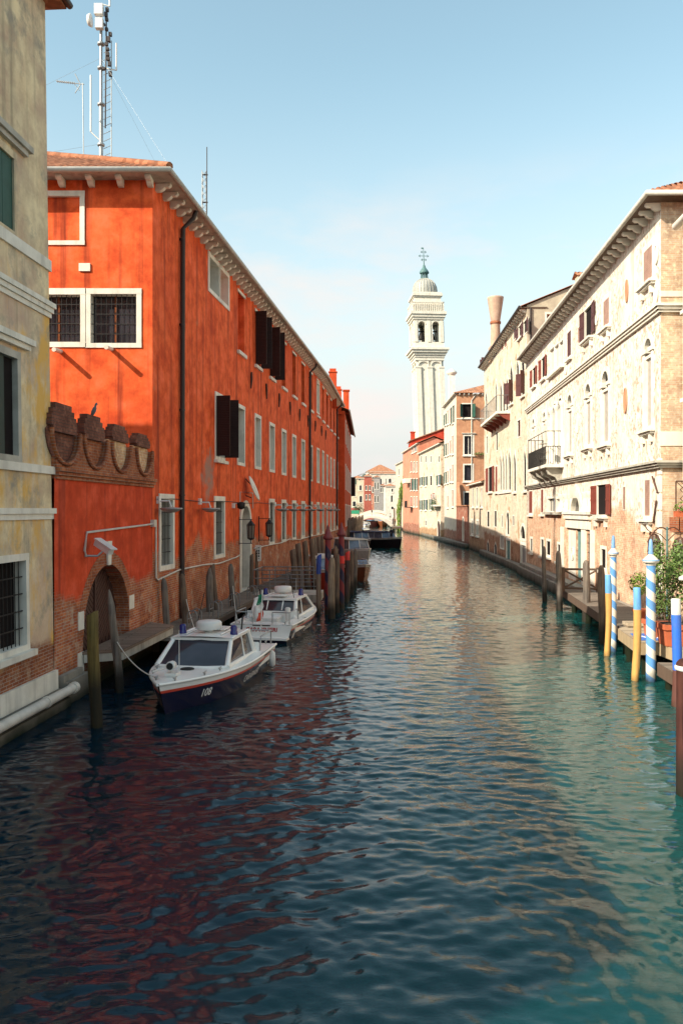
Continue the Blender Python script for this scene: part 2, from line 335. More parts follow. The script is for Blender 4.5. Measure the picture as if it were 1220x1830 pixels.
# ---------------------------------------------------------------- mesh builder
ORG = {}
class MB:
    def __init__(s): s.v = []; s.f = []; s.mi = []; s.sm = []; s.c = 0
    def add(s, vs, fs, mi=0, sm=False):
        b = len(s.v); s.v += [tuple(p) for p in vs]
        for f in fs: s.f.append([b+i for i in f]); s.mi.append(mi); s.sm.append(sm)
        return s
    def box(s, c, d, rz=0.0, mi=0, M_=None):
        ca, sa = math.cos(rz), math.sin(rz); vs = []
        for k in range(8):
            x = d[0]/2*(1 if k & 1 else -1); y = d[1]/2*(1 if k & 2 else -1); z = d[2]/2*(1 if k & 4 else -1)
            p = Vector((x*ca-y*sa, x*sa+y*ca, z))
            if M_: p = M_ @ p
            vs.append((c[0]+p.x, c[1]+p.y, c[2]+p.z))
        return s.add(vs, [(0, 2, 3, 1), (4, 5, 7, 6), (0, 1, 5, 4), (2, 6, 7, 3), (0, 4, 6, 2), (1, 3, 7, 5)], mi)
    def hexa(s, p, mi=0):   # eight corners: bottom loop 4, top loop 4
        return s.add(p, [(3, 2, 1, 0), (4, 5, 6, 7), (0, 1, 5, 4), (1, 2, 6, 5), (2, 3, 7, 6), (3, 0, 4, 7)], mi)
    def fbox(s, F, u0, u1, n0, n1, z0, z1, mi=0):
        P = F.P
        return s.hexa([P(u0, n0, z0), P(u1, n0, z0), P(u1, n1, z0), P(u0, n1, z0), P(u0, n0, z1), P(u1, n0, z1), P(u1, n1, z1), P(u0, n1, z1)], mi)
    def quad(s, a, b, c, d, mi=0): return s.add([a, b, c, d], [(0, 1, 2, 3)], mi)
    def prism(s, poly, fn, d0, d1, mi=0):   # poly in 2-D, fn(a, b, depth) -> point
        n = len(poly)
        vs = [fn(a, b, d0) for a, b in poly]+[fn(a, b, d1) for a, b in poly]
        fs = [tuple(range(n))[::-1], tuple(range(n, 2*n))]+[(i, (i+1) % n, n+(i+1) % n, n+i) for i in range(n)]
        return s.add(vs, fs, mi)
    def tube(s, pts, r, seg=8, mi=0, cap=True):
        pts = [Vector(p) for p in pts]; rs = r if isinstance(r, (list, tuple)) else [r]*len(pts)
        vs = []; n = len(pts); up = None
        for i, p in enumerate(pts):
            d = (pts[min(i+1, n-1)]-pts[max(i-1, 0)]).normalized()
            if up is None: up = Vector((0, 0, 1)) if abs(d.z) < .9 else Vector((0, 1, 0))
            a = d.cross(up)
            if a.length < 1e-4: a = d.cross(Vector((1, 0, 0)))
            a.normalize(); b = a.cross(d)
            for k in range(seg):
                t = 2*math.pi*k/seg
                vs.append(p+a*(rs[i]*math.cos(t))+b*(rs[i]*math.sin(t)))
        fs = [(i*seg+k, i*seg+(k+1) % seg, (i+1)*seg+(k+1) % seg, (i+1)*seg+k) for i in range(n-1) for k in range(seg)]
        s.add(vs, fs, mi, True)
        if cap: s.add(vs[:seg], [tuple(range(seg))[::-1]], mi); s.add(vs[-seg:], [tuple(range(seg))], mi)
        return s
    def lathe(s, c, prof, seg=16, mi=0, sm=True, wob=0.0, cap=True):
        vs = []; n = len(prof)
        for (r, z) in prof:
            for k in range(seg):
                t = 2*math.pi*k/seg; rr = r*(1+wob*math.sin(3*t+z*2.1)+wob*.6*math.sin(5*t-z*3.7))
                vs.append((c[0]+rr*math.cos(t), c[1]+rr*math.sin(t), c[2]+z))
        s.add(vs, [(i*seg+k, i*seg+(k+1) % seg, (i+1)*seg+(k+1) % seg, (i+1)*seg+k) for i in range(n-1) for k in range(seg)], mi, sm)
        if cap:
            s.add(vs[:seg], [tuple(range(seg))[::-1]], mi); s.add(vs[-seg:], [tuple(range(seg))], mi)
        return s
    def ball(s, c, r, seg=12, mi=0, sz=1.0):
        prof = [(max(1e-3, r*math.sin(math.pi*i/8)), -r*sz*math.cos(math.pi*i/8)) for i in range(9)]
        return s.lathe(c, prof, seg, mi, True, 0, False)
    def xf(s, fn): s.v = [tuple(fn(*p)) for p in s.v]; return s
    def build(s, name, mats, parent=None, world=True, uv=True):
        if not isinstance(mats, (list, tuple)): mats = [mats]
        mats = [M[m] if isinstance(m, str) else m for m in mats]
        me = bpy.data.meshes.new(name)
        o3 = ORG.get(parent.name, (0, 0, 0)) if (parent and world) else (0, 0, 0)
        V = [(x-o3[0], y-o3[1], z-o3[2]) for x, y, z in s.v] if o3 != (0, 0, 0) else s.v
        me.from_pydata(V, [], s.f)
        for m in mats: me.materials.append(m)
        me.polygons.foreach_set('material_index', s.mi); me.polygons.foreach_set('use_smooth', s.sm)
        if uv and len(s.f) < 60000:
            me.update()
            ul = me.uv_layers.new(name='UVMap').data
            for p in me.polygons:
                nx, ny, nz_ = p.normal
                flat = abs(nz_) > .75
                if not flat:
                    h = math.hypot(nx, ny); tx, ty = -ny/h, nx/h
                for li in p.loop_indices:
                    q = V[me.loops[li].vertex_index]
                    ul[li].uv = (q[0], q[1]) if flat else (q[0]*tx+q[1]*ty, q[2])
        me.update()
        o = bpy.data.objects.new(name, me); COL.objects.link(o)
        if parent: o.parent = parent; ORG[o.name] = o3 if world else (0, 0, 0)
        return o
def tag(o, label=None, cat=None, group=None, kind=None):
    if label: o['label'] = label
    if cat: o['category'] = cat
    if group: o['group'] = group
    if kind: o['kind'] = kind
    return o
def thing(name, label, cat, loc=(0, 0, 0), group=None, world=True):
    o = bpy.data.objects.new(name, None); COL.objects.link(o); o.empty_display_size = .3
    o.location = loc
    ORG[o.name] = tuple(loc) if world else (0, 0, 0)
    return tag(o, label, cat, group)
def solo(mb, name, mats, loc, label, cat, group=None):      # a thing that is one mesh; mb in local coordinates
    o = mb.build(name, mats); o.location = loc
    return tag(o, label, cat, group)
def copy_tree(o, parent=None):
    c = o.copy(); COL.objects.link(c)
    if parent: c.parent = parent
    for ch in list(o.children): copy_tree(ch, c)
    return c
def text_mesh(txt, size, shear=0.0, bold=.0):
    cu = bpy.data.curves.new('text', 'FONT'); cu.body = txt; cu.size = size; cu.shear = shear; cu.offset = bold; cu.resolution_u = 3
    cu.align_x = 'CENTER'; cu.align_y = 'CENTER'
    o = bpy.data.objects.new('text', cu); COL.objects.link(o)
    me = bpy.data.meshes.new_from_object(o.evaluated_get(bpy.context.evaluated_depsgraph_get()))
    vs = [tuple(v.co) for v in me.vertices]; fs = [tuple(p.vertices) for p in me.polygons]
    bpy.data.objects.remove(o); bpy.data.curves.remove(cu); bpy.data.meshes.remove(me)
    return vs, fs

# ---------------------------------------------------------------- facades
class Facade:
    def __init__(s, A, B, side):      # side 'r': outward is to the right of A->B, 'l': to the left
        s.A = A; s.L = math.hypot(B[0]-A[0], B[1]-A[1]); s.d = ((B[0]-A[0])/s.L, (B[1]-A[1])/s.L)
        s.n = (s.d[1], -s.d[0]) if side == 'r' else (-s.d[1], s.d[0])
        s.ops = []; s.ds = 1.0; s.rz = math.atan2(s.n[1], s.n[0])-math.pi/2
    def P(s, u, n, z): return (s.A[0]+s.d[0]*u+s.n[0]*n, s.A[1]+s.d[1]*u+s.n[1]*n, z)
    def u(s, px):                      # photo column -> metres along the wall
        k = (px-610)/FPX
        return (k*s.A[1]-s.A[0])/(s.d[0]-k*s.d[1])
    def z(s, px, py):
        Y = s.A[1]+s.d[1]*s.u(px)
        return CAMH+(912-py)*Y/FPX
    def rect(s, xl, xr, yt, yb, at=None):
        at = xl if at is None else at
        return (s.u(xl), s.u(xr), s.z(at, yb), s.z(at, yt)) if s.u(xl) < s.u(xr) else (s.u(xr), s.u(xl), s.z(at, yb), s.z(at, yt))
    def wall(s, mb, z0, z1, u0=0.0, u1=None, depth=.22, mi=0):
        u1 = s.L if u1 is None else u1
        ops = [o for o in s.ops if o[1] > u0 and o[0] < u1]
        us = sorted({u0, u1} | {max(u0, min(u1, x)) for o in ops for x in o[:2]})
        zs = sorted({z0, z1} | {max(z0, min(z1, x)) for o in ops for x in o[2:4]})
        for i in range(len(us)-1):
            for j in range(len(zs)-1):
                a, b, c, d = us[i], us[i+1], zs[j], zs[j+1]
                if b-a < 1e-6 or d-c < 1e-6: continue
                mu, mz = (a+b)/2, (c+d)/2
                if any(o[0] < mu < o[1] and o[2] < mz < o[3] for o in ops): continue
                mb.quad(s.P(a, 0, c), s.P(b, 0, c), s.P(b, 0, d), s.P(a, 0, d), mi)
        for o in ops:
            pts = outline(o)
            dp = o[5] if len(o) > 5 and o[5] else depth
            for i in range(len(pts)):
                p, q = pts[i], pts[(i+1) % len(pts)]
                mb.quad(s.P(p[0], 0, p[1]), s.P(q[0], 0, q[1]), s.P(q[0], -dp, q[1]), s.P(p[0], -dp, p[1]), mi)
            if o[4]:
                arc = pts[2:]
                for i in range(len(arc)-1):
                    p, q = arc[i], arc[i+1]
                    mb.quad(s.P(p[0], 0, p[1]), s.P(p[0], 0, o[3]), s.P(q[0], 0, o[3]), s.P(q[0], 0, q[1]), mi)
def outline(o, seg=12):
    """opening outline: bottom-left, bottom-right, then up the right side and over to the left"""
    u0, u1, z0, z1, arch = o[:5]
    if not arch: return [(u0, z0), (u1, z0), (u1, z1), (u0, z1)]
    r = (u1-u0)/2; c = (u0+u1)/2; pts = [(u0, z0), (u1, z0)]
    if arch == 'round':
        return pts+[(c+r*math.cos(math.pi*i/seg), z1-r+r*math.sin(math.pi*i/seg)) for i in range(seg+1)]
    h = min(1.7*2*r, (z1-z0)*.45); zs = z1-h       # gothic: pointed with a slight ogee
    half = [(1.0, 0), (1.0, .12), (.95, .28), (.80, .45), (.55, .60), (.30, .74), (.13, .87), (0, 1)]
    pts += [(c+r*a, zs+h*b) for a, b in half]+[(c-r*a, zs+h*b) for a, b in half[::-1][1:]]
    return pts
def window(root, F, r, frame='istria', fw=.14, d=.2, pane='glass', arch=None, sill=True, hood=False, grille=False, shut=None, shm='brown_sh',
           cross=None, name='window', shk=1.0, proud=.035, lintel=True, lab=None, brackets=False):
    u0, u1, z0, z1 = r; d = d*F.ds; proud = proud*min(1, F.ds*1.6)
    F.ops.append((u0, u1, z0, z1, arch, d))
    o = (u0, u1, z0, z1, arch)
    pts = outline(o); fr = MB()
    if fw > 0:
        e = .012
        if not arch:
            fr.fbox(F, u0-fw, u0+e, -d, proud, z0, z1); fr.fbox(F, u1-e, u1+fw, -d, proud, z0, z1)
            fr.fbox(F, u0-fw-.005, u1+fw+.005, -d, proud+.004, z1-e, z1+fw*1.1)
            fr.fbox(F, u0-fw-.005, u1+fw+.005, -d, proud+.004, z0-fw*.9, z0+e)
        else:
            zs = pts[2][1]
            fr.fbox(F, u0-fw, u0+e, -d, proud, z0, zs); fr.fbox(F, u1-e, u1+fw, -d, proud, z0, zs)
            fr.fbox(F, u0-fw-.005, u1+fw+.005, -d, proud+.004, z0-fw*.8, z0+e)
            c = (u0+u1)/2; arc = pts[2:]; k = 1+fw/((u1-u0)/2)
            out = [(c+(a-c)*k, zs+(b-zs)*(1+fw/max(.2, z1-zs))) for a, b in arc]
            inn = [(c+(a-c)*.985, zs+(b-zs)*.985) for a, b in arc]
            for i in range(len(arc)-1):
                a, b, c2, d2 = inn[i], inn[i+1], out[i+1], out[i]
                fr.hexa([F.P(*t) for t in [(a[0], -d, a[1]), (b[0], -d, b[1]), (c2[0], -d, c2[1]), (d2[0], -d, d2[1]),
                                          (a[0], proud, a[1]), (b[0], proud, b[1]), (c2[0], proud, c2[1]), (d2[0], proud, d2[1])]])
        wn_ = fr.build(name, frame, root)
    pm = MB()
    pm.add([F.P(a, -d+.01, b) for a, b in pts], [tuple(range(len(pts)))])
    if fw > 0: pn = pm.build('pane', pane, wn_)
    else: wn_ = pm.build(name, pane, root)
    if lab: wn_['label'] = lab
    if cross:
        cm = MB(); t = .035
        for k in range(1, cross[0]): uu = u0+(u1-u0)*k/cross[0]; cm.fbox(F, uu-t, uu+t, -d+.012, -d+.05, z0, z1)
        for k in range(1, cross[1]): zz = z0+(z1-z0)*k/cross[1]; cm.fbox(F, u0, u1, -d+.012, -d+.045, zz-t*.7, zz+t*.7)
        cm.build('glazing_bars', cross[2] if len(cross) > 2 else 'door_wood', wn_)
    if sill:
        sm_ = MB(); sm_.fbox(F, u0-fw-.10, u1+fw+.10, -.05, .16, z0-fw*.9-.13, z0-fw*.9-.003)
        if brackets:
            for uu in (u0-.05, u1+.05): sm_.fbox(F, uu-.09, uu+.09, 0.0, .13, z0-fw*.9-.42, z0-fw*.9-.132)
            sm_.fbox(F, u0-fw-.16, u1+fw+.16, -.05, .24, z0-fw*.9-.05, z0-fw*.9+.04)
        sm_.build('sill', frame, wn_)
    if hood:
        hm = MB(); hm.fbox(F, u0-fw-.14, u1+fw+.14, -.05, .14, z1+fw*1.1+.06, z1+fw*1.1+.14); hm.fbox(F, u0-fw-.2, u1+fw+.2, -.05, .2, z1+fw*1.1+.142, z1+fw*1.1+.20)
        hm.build('hood', frame, wn_)
    if grille:
        gm = MB(); nb = max(3, int((u1-u0)/.15))
        for k in range(1, nb):
            uu = u0+(u1-u0)*k/nb; gm.tube([F.P(uu, -.06, z0), F.P(uu, -.06, z1)], .011, 5)
        for k in range(1, 5):
            zz = z0+(z1-z0)*k/5; gm.fbox(F, u0, u1, -.07, -.05, zz-.012, zz+.012)
        gm.build('grille', 'iron', wn_)
    if shut:
        leafw = (u1-u0)/2; zt_ = z1
        if arch: zt_ = outline(o)[2][1]
        def leaf_(ua, ub, na, nb_):       # a shutter leaf between two plan points
            s_ = MB(); th = .04
            du, dn = ub-ua, nb_-na; L = math.hypot(du, dn); pu, pn_ = -dn/L*th, du/L*th
            q = [(ua, na), (ub, nb_), (ub+pu, nb_+pn_), (ua+pu, na+pn_)]
            s_.hexa([F.P(a, b, z0+.02) for a, b in q]+[F.P(a, b, zt_-.02) for a, b in q])
            for zz in (z0+.06, (z0+zt_)/2, zt_-.10):
                q2 = [(ua, na-.0), (ub, nb_), (ub-pu*.4, nb_-pn_*.4), (ua-pu*.4, na-pn_*.4)]
                s_.hexa([F.P(a, b, zz-.04) for a, b in q2]+[F.P(a, b, zz+.04) for a, b in q2])
            return s_.build('shutter', shm, wn_)
        if shut == 'closed': leaf_(u0+.02, (u0+u1)/2-.008, -.05*F.ds, -.05*F.ds); leaf_((u0+u1)/2+.008, u1-.02, -.05*F.ds, -.05*F.ds)
        elif shut == 'open': leaf_(u0, u0-leafw*.55, .05, leafw*.8); leaf_(u1+leafw*.55, u1, leafw*.8, .05)
        elif shut == 'square': leaf_(u0, u0-leafw*(1.1-shk), .05, leafw*.97*shk); leaf_(u1+leafw*(1.1-shk), u1, leafw*.97*shk, .05)
        elif shut == 'flat': leaf_(u0-.02, u0-leafw, .05, .10); leaf_(u1+leafw, u1+.02, .10, .05)
        elif shut == 'far': leaf_(u1+leafw*.45, u1, leafw*.85, .05); leaf_(u0+.02, u0+leafw, -.06, -.06)
        elif shut == 'near': leaf_(u0, u0-leafw*.25, .05, leafw*.95); leaf_(u1-leafw, u1-.02, -.06, -.06)
        elif shut == 'half': leaf_(u0+.02, (u0+u1)/2, -.08, -.08)
    return wn_
def corbel_row(root, F, spacing, zt, mat, u0=0.0, u1=None, size=(.17, .5, .24), start=.2):
    """stone brackets under an eave: one mesh, one object each"""
    u1 = F.L if u1 is None else u1
    key = ('corbel', mat, size)
    if key not in MESHES:
        w_, L, h = size
        prof = [(0, 0), (L, 0), (L, -h*.30), (L*.86, -h*.52), (L*.62, -h*.5), (L*.5, -h*.78), (L*.30, -h), (0, -h)]
        mb = MB(); mb.prism(prof, lambda a, b, d: (d, a, b), -w_/2, w_/2)
        MESHES[key] = mb.build('corbel', mat); first = True
    src = MESHES[key]; o3 = ORG[root.name]
    u = u0+start
    while u < u1:
        o = src if src.parent is None else src.copy()
        if src.parent is not None: COL.objects.link(o)
        o.parent = root; p = F.P(u, -.01, zt)
        o.location = (p[0]-o3[0], p[1]-o3[1], p[2]-o3[2]); o.rotation_euler = (0, 0, F.rz)
        u += spacing
MESHES = {}
def tile_slope(mb, A, B, inn, rise, run, hipA=False, hipB=False, pitch=.24, amp=.055, z=0.0, sub=6):
    """clay pan tiles: corrugation running up the slope from the eave A->B (3-D points)"""
    A = Vector(A); B = Vector(B); L = (B-A).length; d = (B-A)/L; inn = Vector((inn[0], inn[1], 0)).normalized()
    n = max(4, int(L/pitch*sub)); vs = []; fs = []
    rows = max(2, int(run/.38))
    for i in range(n+1):
        s_ = L*i/n; h = amp*abs(math.sin(math.pi*s_/pitch))
        lim = run
        if hipA: lim = min(lim, s_)
        if hipB: lim = min(lim, L-s_)
        for j in (0, 1):
            t = lim*j
            p = A+d*s_+inn*t; vs.append((p.x, p.y, p.z+rise*t/run+h))
    for i in range(n): fs.append((i*2, i*2+2, i*2+3, i*2+1))
    # tile ends at the eave
    b = len(vs)
    for i in range(n+1): p = A+d*(L*i/n); vs.append((p.x, p.y, p.z-.03))
    for i in range(n): fs.append((i*2, b+i, b+i+1, i*2+2))
    return mb.add(vs, fs)
# ---------------------------------------------------------------- water, ground
def water():
    xs = np.arange(-8.0, 16.01, .042)
    ys = [3.0]; 
    while ys[-1] < 150: ys.append(ys[-1]+max(.032, .0021*ys[-1]))
    ys = np.array(ys)
    X, Y = np.meshgrid(xs, ys)
    Z = np.zeros_like(X); rng = np.random.default_rng(5)
    # wind ripple and wash: many short-crested wave trains with phases bent by a slow swirl
    wx = .5*np.sin(.61*X+.37*Y+1)+.4*np.sin(.33*X-.52*Y+2)+.3*np.sin(1.1*X+.9*Y)+.18*np.sin(2.3*X-1.7*Y+.5)
    wy = .5*np.sin(.47*Y-.58*X+.4)+.4*np.sin(.71*Y+.29*X+3)+.3*np.sin(1.3*Y-.8*X+1)+.18*np.sin(2.1*Y+1.9*X)
    for k in range(110):
        lam = .15*(6.0**rng.random()); a = rng.normal(R(84), R(44))
        kx, ky = 2*math.pi/lam*math.cos(a), 2*math.pi/lam*math.sin(a)
        amp = .0036*lam*(.5+rng.random())
        env = .55+.45*np.sin(X*rng.uniform(-.5, .5)+Y*rng.uniform(-.4, .4)+rng.uniform(0, 6.3))
        Z += amp*env*np.sin(kx*(X+.30*wx)+ky*(Y+.30*wy)+rng.uniform(0, 6.3))
    gust = .80+.35*np.sin(.19*X+.11*Y+.7)*np.sin(.13*Y-.23*X)
    Z *= gust
    edge = np.minimum(1, np.minimum((X-xs[0])/1.0, (xs[-1]-X)/1.0))*np.minimum(1, np.minimum((Y-3)/1.0, (150-Y)/10.0))
    Z *= np.clip(edge, 0, 1)
    nx_, ny_ = len(xs), len(ys)
    V = np.stack([X, Y, Z], -1).reshape(-1, 3)
    idx = np.arange(nx_*ny_).reshape(ny_, nx_)
    Fq = np.stack([idx[:-1, :-1], idx[:-1, 1:], idx[1:, 1:], idx[1:, :-1]], -1).reshape(-1, 4)
    x0, x1, y0, y1, B = xs[0], xs[-1], ys[0], ys[-1], 1500.0
    ext = np.array([(-B, -B, 0), (B, -B, 0), (B, B, 0), (-B, B, 0), (x0, y0, 0), (x1, y0, 0), (x1, y1, 0), (x0, y1, 0)], float)
    e = len(V); V = np.vstack([V, ext])
    Fq = np.vstack([Fq, np.array([(0, 1, 5, 4), (1, 2, 6, 5), (2, 3, 7, 6), (3, 0, 4, 7)])+e])
    me = bpy.data.meshes.new('water')
    me.vertices.add(len(V)); me.vertices.foreach_set('co', V.ravel())
    me.loops.add(Fq.size); me.loops.foreach_set('vertex_index', Fq.ravel().astype(np.int32))
    me.polygons.add(len(Fq)); me.polygons.foreach_set('loop_start', np.arange(0, Fq.size, 4, dtype=np.int32))
    me.polygons.foreach_set('use_smooth', np.ones(len(Fq), bool))
    me.update(calc_edges=True)
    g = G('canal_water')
    n1 = g.noise(.25, 5, .6)            # shade at left and sunlit green at right painted into the body colour, noise-broken
    lit_side = g.rng(g.math('ADD', g.sep()[0], g.math('MULTIPLY', n1, 7.0)), 1.0, 10.0)
    col = g.mix(lit_side, (.001, .015, .028), (.008, .066, .062))
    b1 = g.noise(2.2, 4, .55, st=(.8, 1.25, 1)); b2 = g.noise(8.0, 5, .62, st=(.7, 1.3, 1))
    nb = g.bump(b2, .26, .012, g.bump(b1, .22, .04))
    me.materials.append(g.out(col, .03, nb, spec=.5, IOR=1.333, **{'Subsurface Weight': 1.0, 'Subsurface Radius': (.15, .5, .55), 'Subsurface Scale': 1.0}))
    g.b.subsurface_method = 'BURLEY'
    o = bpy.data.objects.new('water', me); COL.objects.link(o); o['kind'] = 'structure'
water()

# ---------------------------------------------------------------- tan house at the near end of the left bank
LC = (-6.54, 18.5); LS = .0757                       # its canal corner; lean of the left bank against the view
def lx(Y): return LC[0]+LS*(Y-LC[1])
th = thing('corner_house', 'tall peeling tan and ochre house with green shutters beside the arched red wall', 'house', (LC[0], LC[1], 0))
Ft = Facade((lx(15.9), 15.9), LC, 'r')
Fte = Facade(LC, (-16.0, 18.7), 'r')
UT = Ft.L
def tz(py): return CAMH+(912-py)*18.5/FPX
def wu(px): return Ft.u(px)
TB = 16.1
lean = lambda x, y, z: (x-.0135*max(0, z-.5), y, z)
wl = []
wl.append(window(th, Ft, (.06, UT-1.66, 10.26, 11.80), 'tan', .13, .16, 'dark', sill=False, shut='closed', shm='green_sh'))
wl.append(window(th, Ft, (.06, UT-1.62, 5.62, 7.66), 'greystone', .13, .10, 'dark', sill=False, shut='half', shm='green_dk'))
wl.append(window(th, Ft, (.06, UT-1.36, 1.66, 3.46), 'istria', .12, .25, 'dark', sill=True, grille=True))
mb = MB(); Ft.wall(mb, -1.0, TB)
# unseen footprint, side cut along the sun; lower wing added to shade the water
P0 = (lx(15.9), 15.9); Q1 = (-15.5, 9.8); Q2 = (-17.5, 18.7)
for a, b, h in ((P0, Q1, TB), (Q1, Q2, TB), (Q2, LC, TB)):
    mb.quad((*a, -1), (*b, -1), (*b, h), (*a, h))
Wn = [(lx(15.9)-.02, 15.89), (lx(1.0)-.02, 1.0), (-15.4, 1.0), (-15.4, 8.7)]
for a, b in zip(Wn[:-1], Wn[1:]): mb.quad((*a, -1), (*b, -1), (*b, 9.2), (*a, 9.2))
mb.add([(*p, 9.2) for p in Wn], [(0, 1, 2, 3)]); mb.add([(*p, TB) for p in (P0, LC, Q2, Q1)], [(0, 1, 2, 3)])
mb.xf(lean).build('wall', 'tan', th)
def band(z0, z1, n1, name='string_course', mat='istria', u0=0.0, steps=1, ret=True):
    b = MB()
    for k in range(steps):
        za, zb = z0+(z1-z0)*k/steps, z0+(z1-z0)*(k+1)/steps; nn = n1*(k+1)/steps
        b.fbox(Ft, u0, UT+nn, -.05, nn, za, zb-.003)
        if ret: b.fbox(Fte, .0, 3.0, -.05, nn, za, zb-.003)
    b.xf(lean).build(name, mat, th)
band(9.95, 10.20, .05); band(8.88, 9.22, .12, steps=3); band(5.32, 5.50, .07); band(4.30, 4.55, .08, steps=2)
band(.42, .86, .07, 'stone_base', 'istria')
b = MB(); b.fbox(Ft, -10, UT+.22, -.05, .30, -1.0, .20); b.fbox(Ft, -10, UT+.12, -.05, .2, .20, .415); b.build('foundation', 'quay', th)
for (z0, uu) in ((7.90, 1.02), (12.05, 1.02)):           # window hoods
    b = MB(); b.fbox(Ft, 0, UT-uu-.12, -.05, .10, z0, z0+.11); b.fbox(Ft, 0, UT-uu, -.05, .16, z0+.113, z0+.24)
    b.xf(lean).build('hood', 'greystone' if z0 > 10 else 'istria', th)
eave = MB(); eave.hexa([Ft.P(-.1, -8, 16.11), Ft.P(UT+.25, -8, 16.11), Ft.P(UT+.25, .40, 16.06), Ft.P(-.1, .40, 16.06),
                        Ft.P(-.1, -8, 16.5), Ft.P(UT+.25, -8, 16.5), Ft.P(UT+.25, .40, 16.22), Ft.P(-.1, .40, 16.22)])
eave.xf(lean).build('roof', 'tile', th)
gm = MB(); gm.tube([lean(*Ft.P(-.1, .46, 16.16)), lean(*Ft.P(UT+.3, .46, 16.16))], .08, 8); gm.build('gutter', 'pipe_d', th)
pm = MB(); pts = [Ft.P(u, .34, .40+.012*(UT-u)*0) for u in (-3, UT-1.6, UT-.35, UT+.38)]
pm.tube(pts, .105, 12); pm.tube([Ft.P(UT-1.2, .34, .40), Ft.P(UT-1.1, .34, .40)], .125, 12); pm.tube([Ft.P(UT+.2, .34, .40), Ft.P(UT+.36, .34, .40)], .13, 12)
pm.build('water_pipe', 'pipe_w', th)
for o in wl:
    for q in [o]+list(o.children):
        me = q.data
        for v in me.vertices: v.co.x -= .0135*max(0, v.co.z-.5)

# ---------------------------------------------------------------- low red wall with the brick crest and the arched water door
FW = Facade(LC, (-6.0+.012, 25.76), 'r')
cw = thing('garden_wall', 'low red wall with shield shaped brick merlons above an arched water door', 'wall', (LC[0], LC[1], 0))
u0, u1 = FW.u(146)+.1, FW.u(231)
zc = 3.05
FW.ops.append((u0, u1, .7, zc, 'round', .45))
mb = MB(); FW.wall(mb, -1.0, 5.25)
mb.quad(FW.P(0, -.95, -1), FW.P(FW.L, -.95, -1), FW.P(FW.L, -.95, 5.3), FW.P(0, -.95, 5.3))
mb.quad(FW.P(.0, 0, 5.25), FW.P(FW.L, 0, 5.25), FW.P(FW.L, -.95, 5.25), FW.P(0, -.95, 5.25))
mb.build('wall', 'orange_old', cw)
# arch ring, door, keystone, blocks
r_ = (u1-u0)/2; cu = (u0+u1)/2; zs = zc-r_
am = MB()
for i in range(16):
    a, b_ = math.pi*i/16, math.pi*(i+1)/16
    q = [(cu+(r_-.01)*math.cos(t)*1.0 if k < 2 else cu+(r_+.34)*math.cos(t), zs+((r_-.01) if k < 2 else (r_+.34))*math.sin(t)) for k, t in enumerate((a, b_, b_, a))]
    am.hexa([FW.P(x, -.43, z) for x, z in q]+[FW.P(x, .012, z) for x, z in q])
am.build('arch', 'brick_red', cw)
dm = MB(); o = (u0, u1, .7, zc, 'round')
dm.add([FW.P(a, -.40, b) for a, b in outline(o, 24)], [tuple(range(27))])
dm.fbox(FW, cu-.05, cu+.05, -.40, -.34, .7, zc-.03)
for s_ in (-1, 1):       # herringbone boarding of the two leaves
    for k in range(-8, 26):
        za = .7+k*.16; a0, a1 = (cu+.06*s_, cu+(r_-.04)*s_)
        zb = za+abs(a1-a0)*.8
        pa, pb = (a0, za), (a1, zb)
        n_ = 6
        for j in range(n_):
            f0, f1 = j/n_, (j+1)/n_
            x0, x1 = pa[0]+(pb[0]-pa[0])*f0, pa[0]+(pb[0]-pa[0])*f1
            y0, y1 = pa[1]+(pb[1]-pa[1])*f0, pa[1]+(pb[1]-pa[1])*f1
            top = zs+math.sqrt(max(0, (r_-.05)**2-((x0+x1)/2-cu)**2))
            if y0 > .72 and y1 < top: dm.hexa([FW.P(x0, -.40, y0), FW.P(x1, -.40, y1), FW.P(x1, -.375, y1), FW.P(x0, -.375, y0),
                                               FW.P(x0, -.40, y0+.13), FW.P(x1, -.40, y1+.13), FW.P(x1, -.375, y1+.13), FW.P(x0, -.375, y0+.13)])
dm.build('door', 'door_wood', cw)
km = MB(); km.prism([(cu-.10, zc-.02), (cu+.10, zc-.02), (cu+.17, zc+.62), (cu-.17, zc+.62)], lambda a, b, d: FW.P(a, d, b), -.05, .06)
for (ua, ub, za, zb) in ((u1-.02, u1+.40, 1.62, 2.02), (u0-.32, u0+.02, 1.55, 2.0), (u0-.34, u0+.02, .45, 1.0)): km.fbox(FW, ua, ub, -.7, .022, za, zb)
km.build('keystone', 'istria', cw)
sm = MB()
for k, nn in enumerate((.05, .10, .15)): sm.fbox(FW, .05, FW.L+.02, -.5, nn, 5.22+k*.09, 5.22+k*.09+.085)
sm.build('string_course', 'brick_red', cw)
# scalloped crest: brick horns between four shield shaped merlons with stepped caps
mer = [(.40, 1.12), (1.95+.55, 1.12), (4.55, 1.0), (6.42, .95)]
mer = [(FW.u(113), .80), (FW.u(167), .78), (FW.u(213), .76), (FW.u(254), .74)]
ztop = [6.55, 6.42, 6.30, 6.28]
sc = MB()
N = 90; us = [FW.L*i/N for i in range(N+1)]
def crest(u):
    best = 6.34
    for (c, hw) in mer:
        t = abs(u-c)/hw
        if t < 1: best = min(best, 6.34-.74*math.sqrt(max(0, 1-t**2.2)))
    return best
for i in range(N):
    a, b_ = us[i], us[i+1]; za, zb = crest(a), crest(b_)
    sc.hexa([FW.P(a, .06, 5.49), FW.P(b_, .06, 5.49), FW.P(b_, -.18, 5.49), FW.P(a, -.18, 5.49), FW.P(a, .06, za), FW.P(b_, .06, zb), FW.P(b_, -.18, zb), FW.P(a, -.18, za)])
sc.build('crest', 'brick_red', cw)
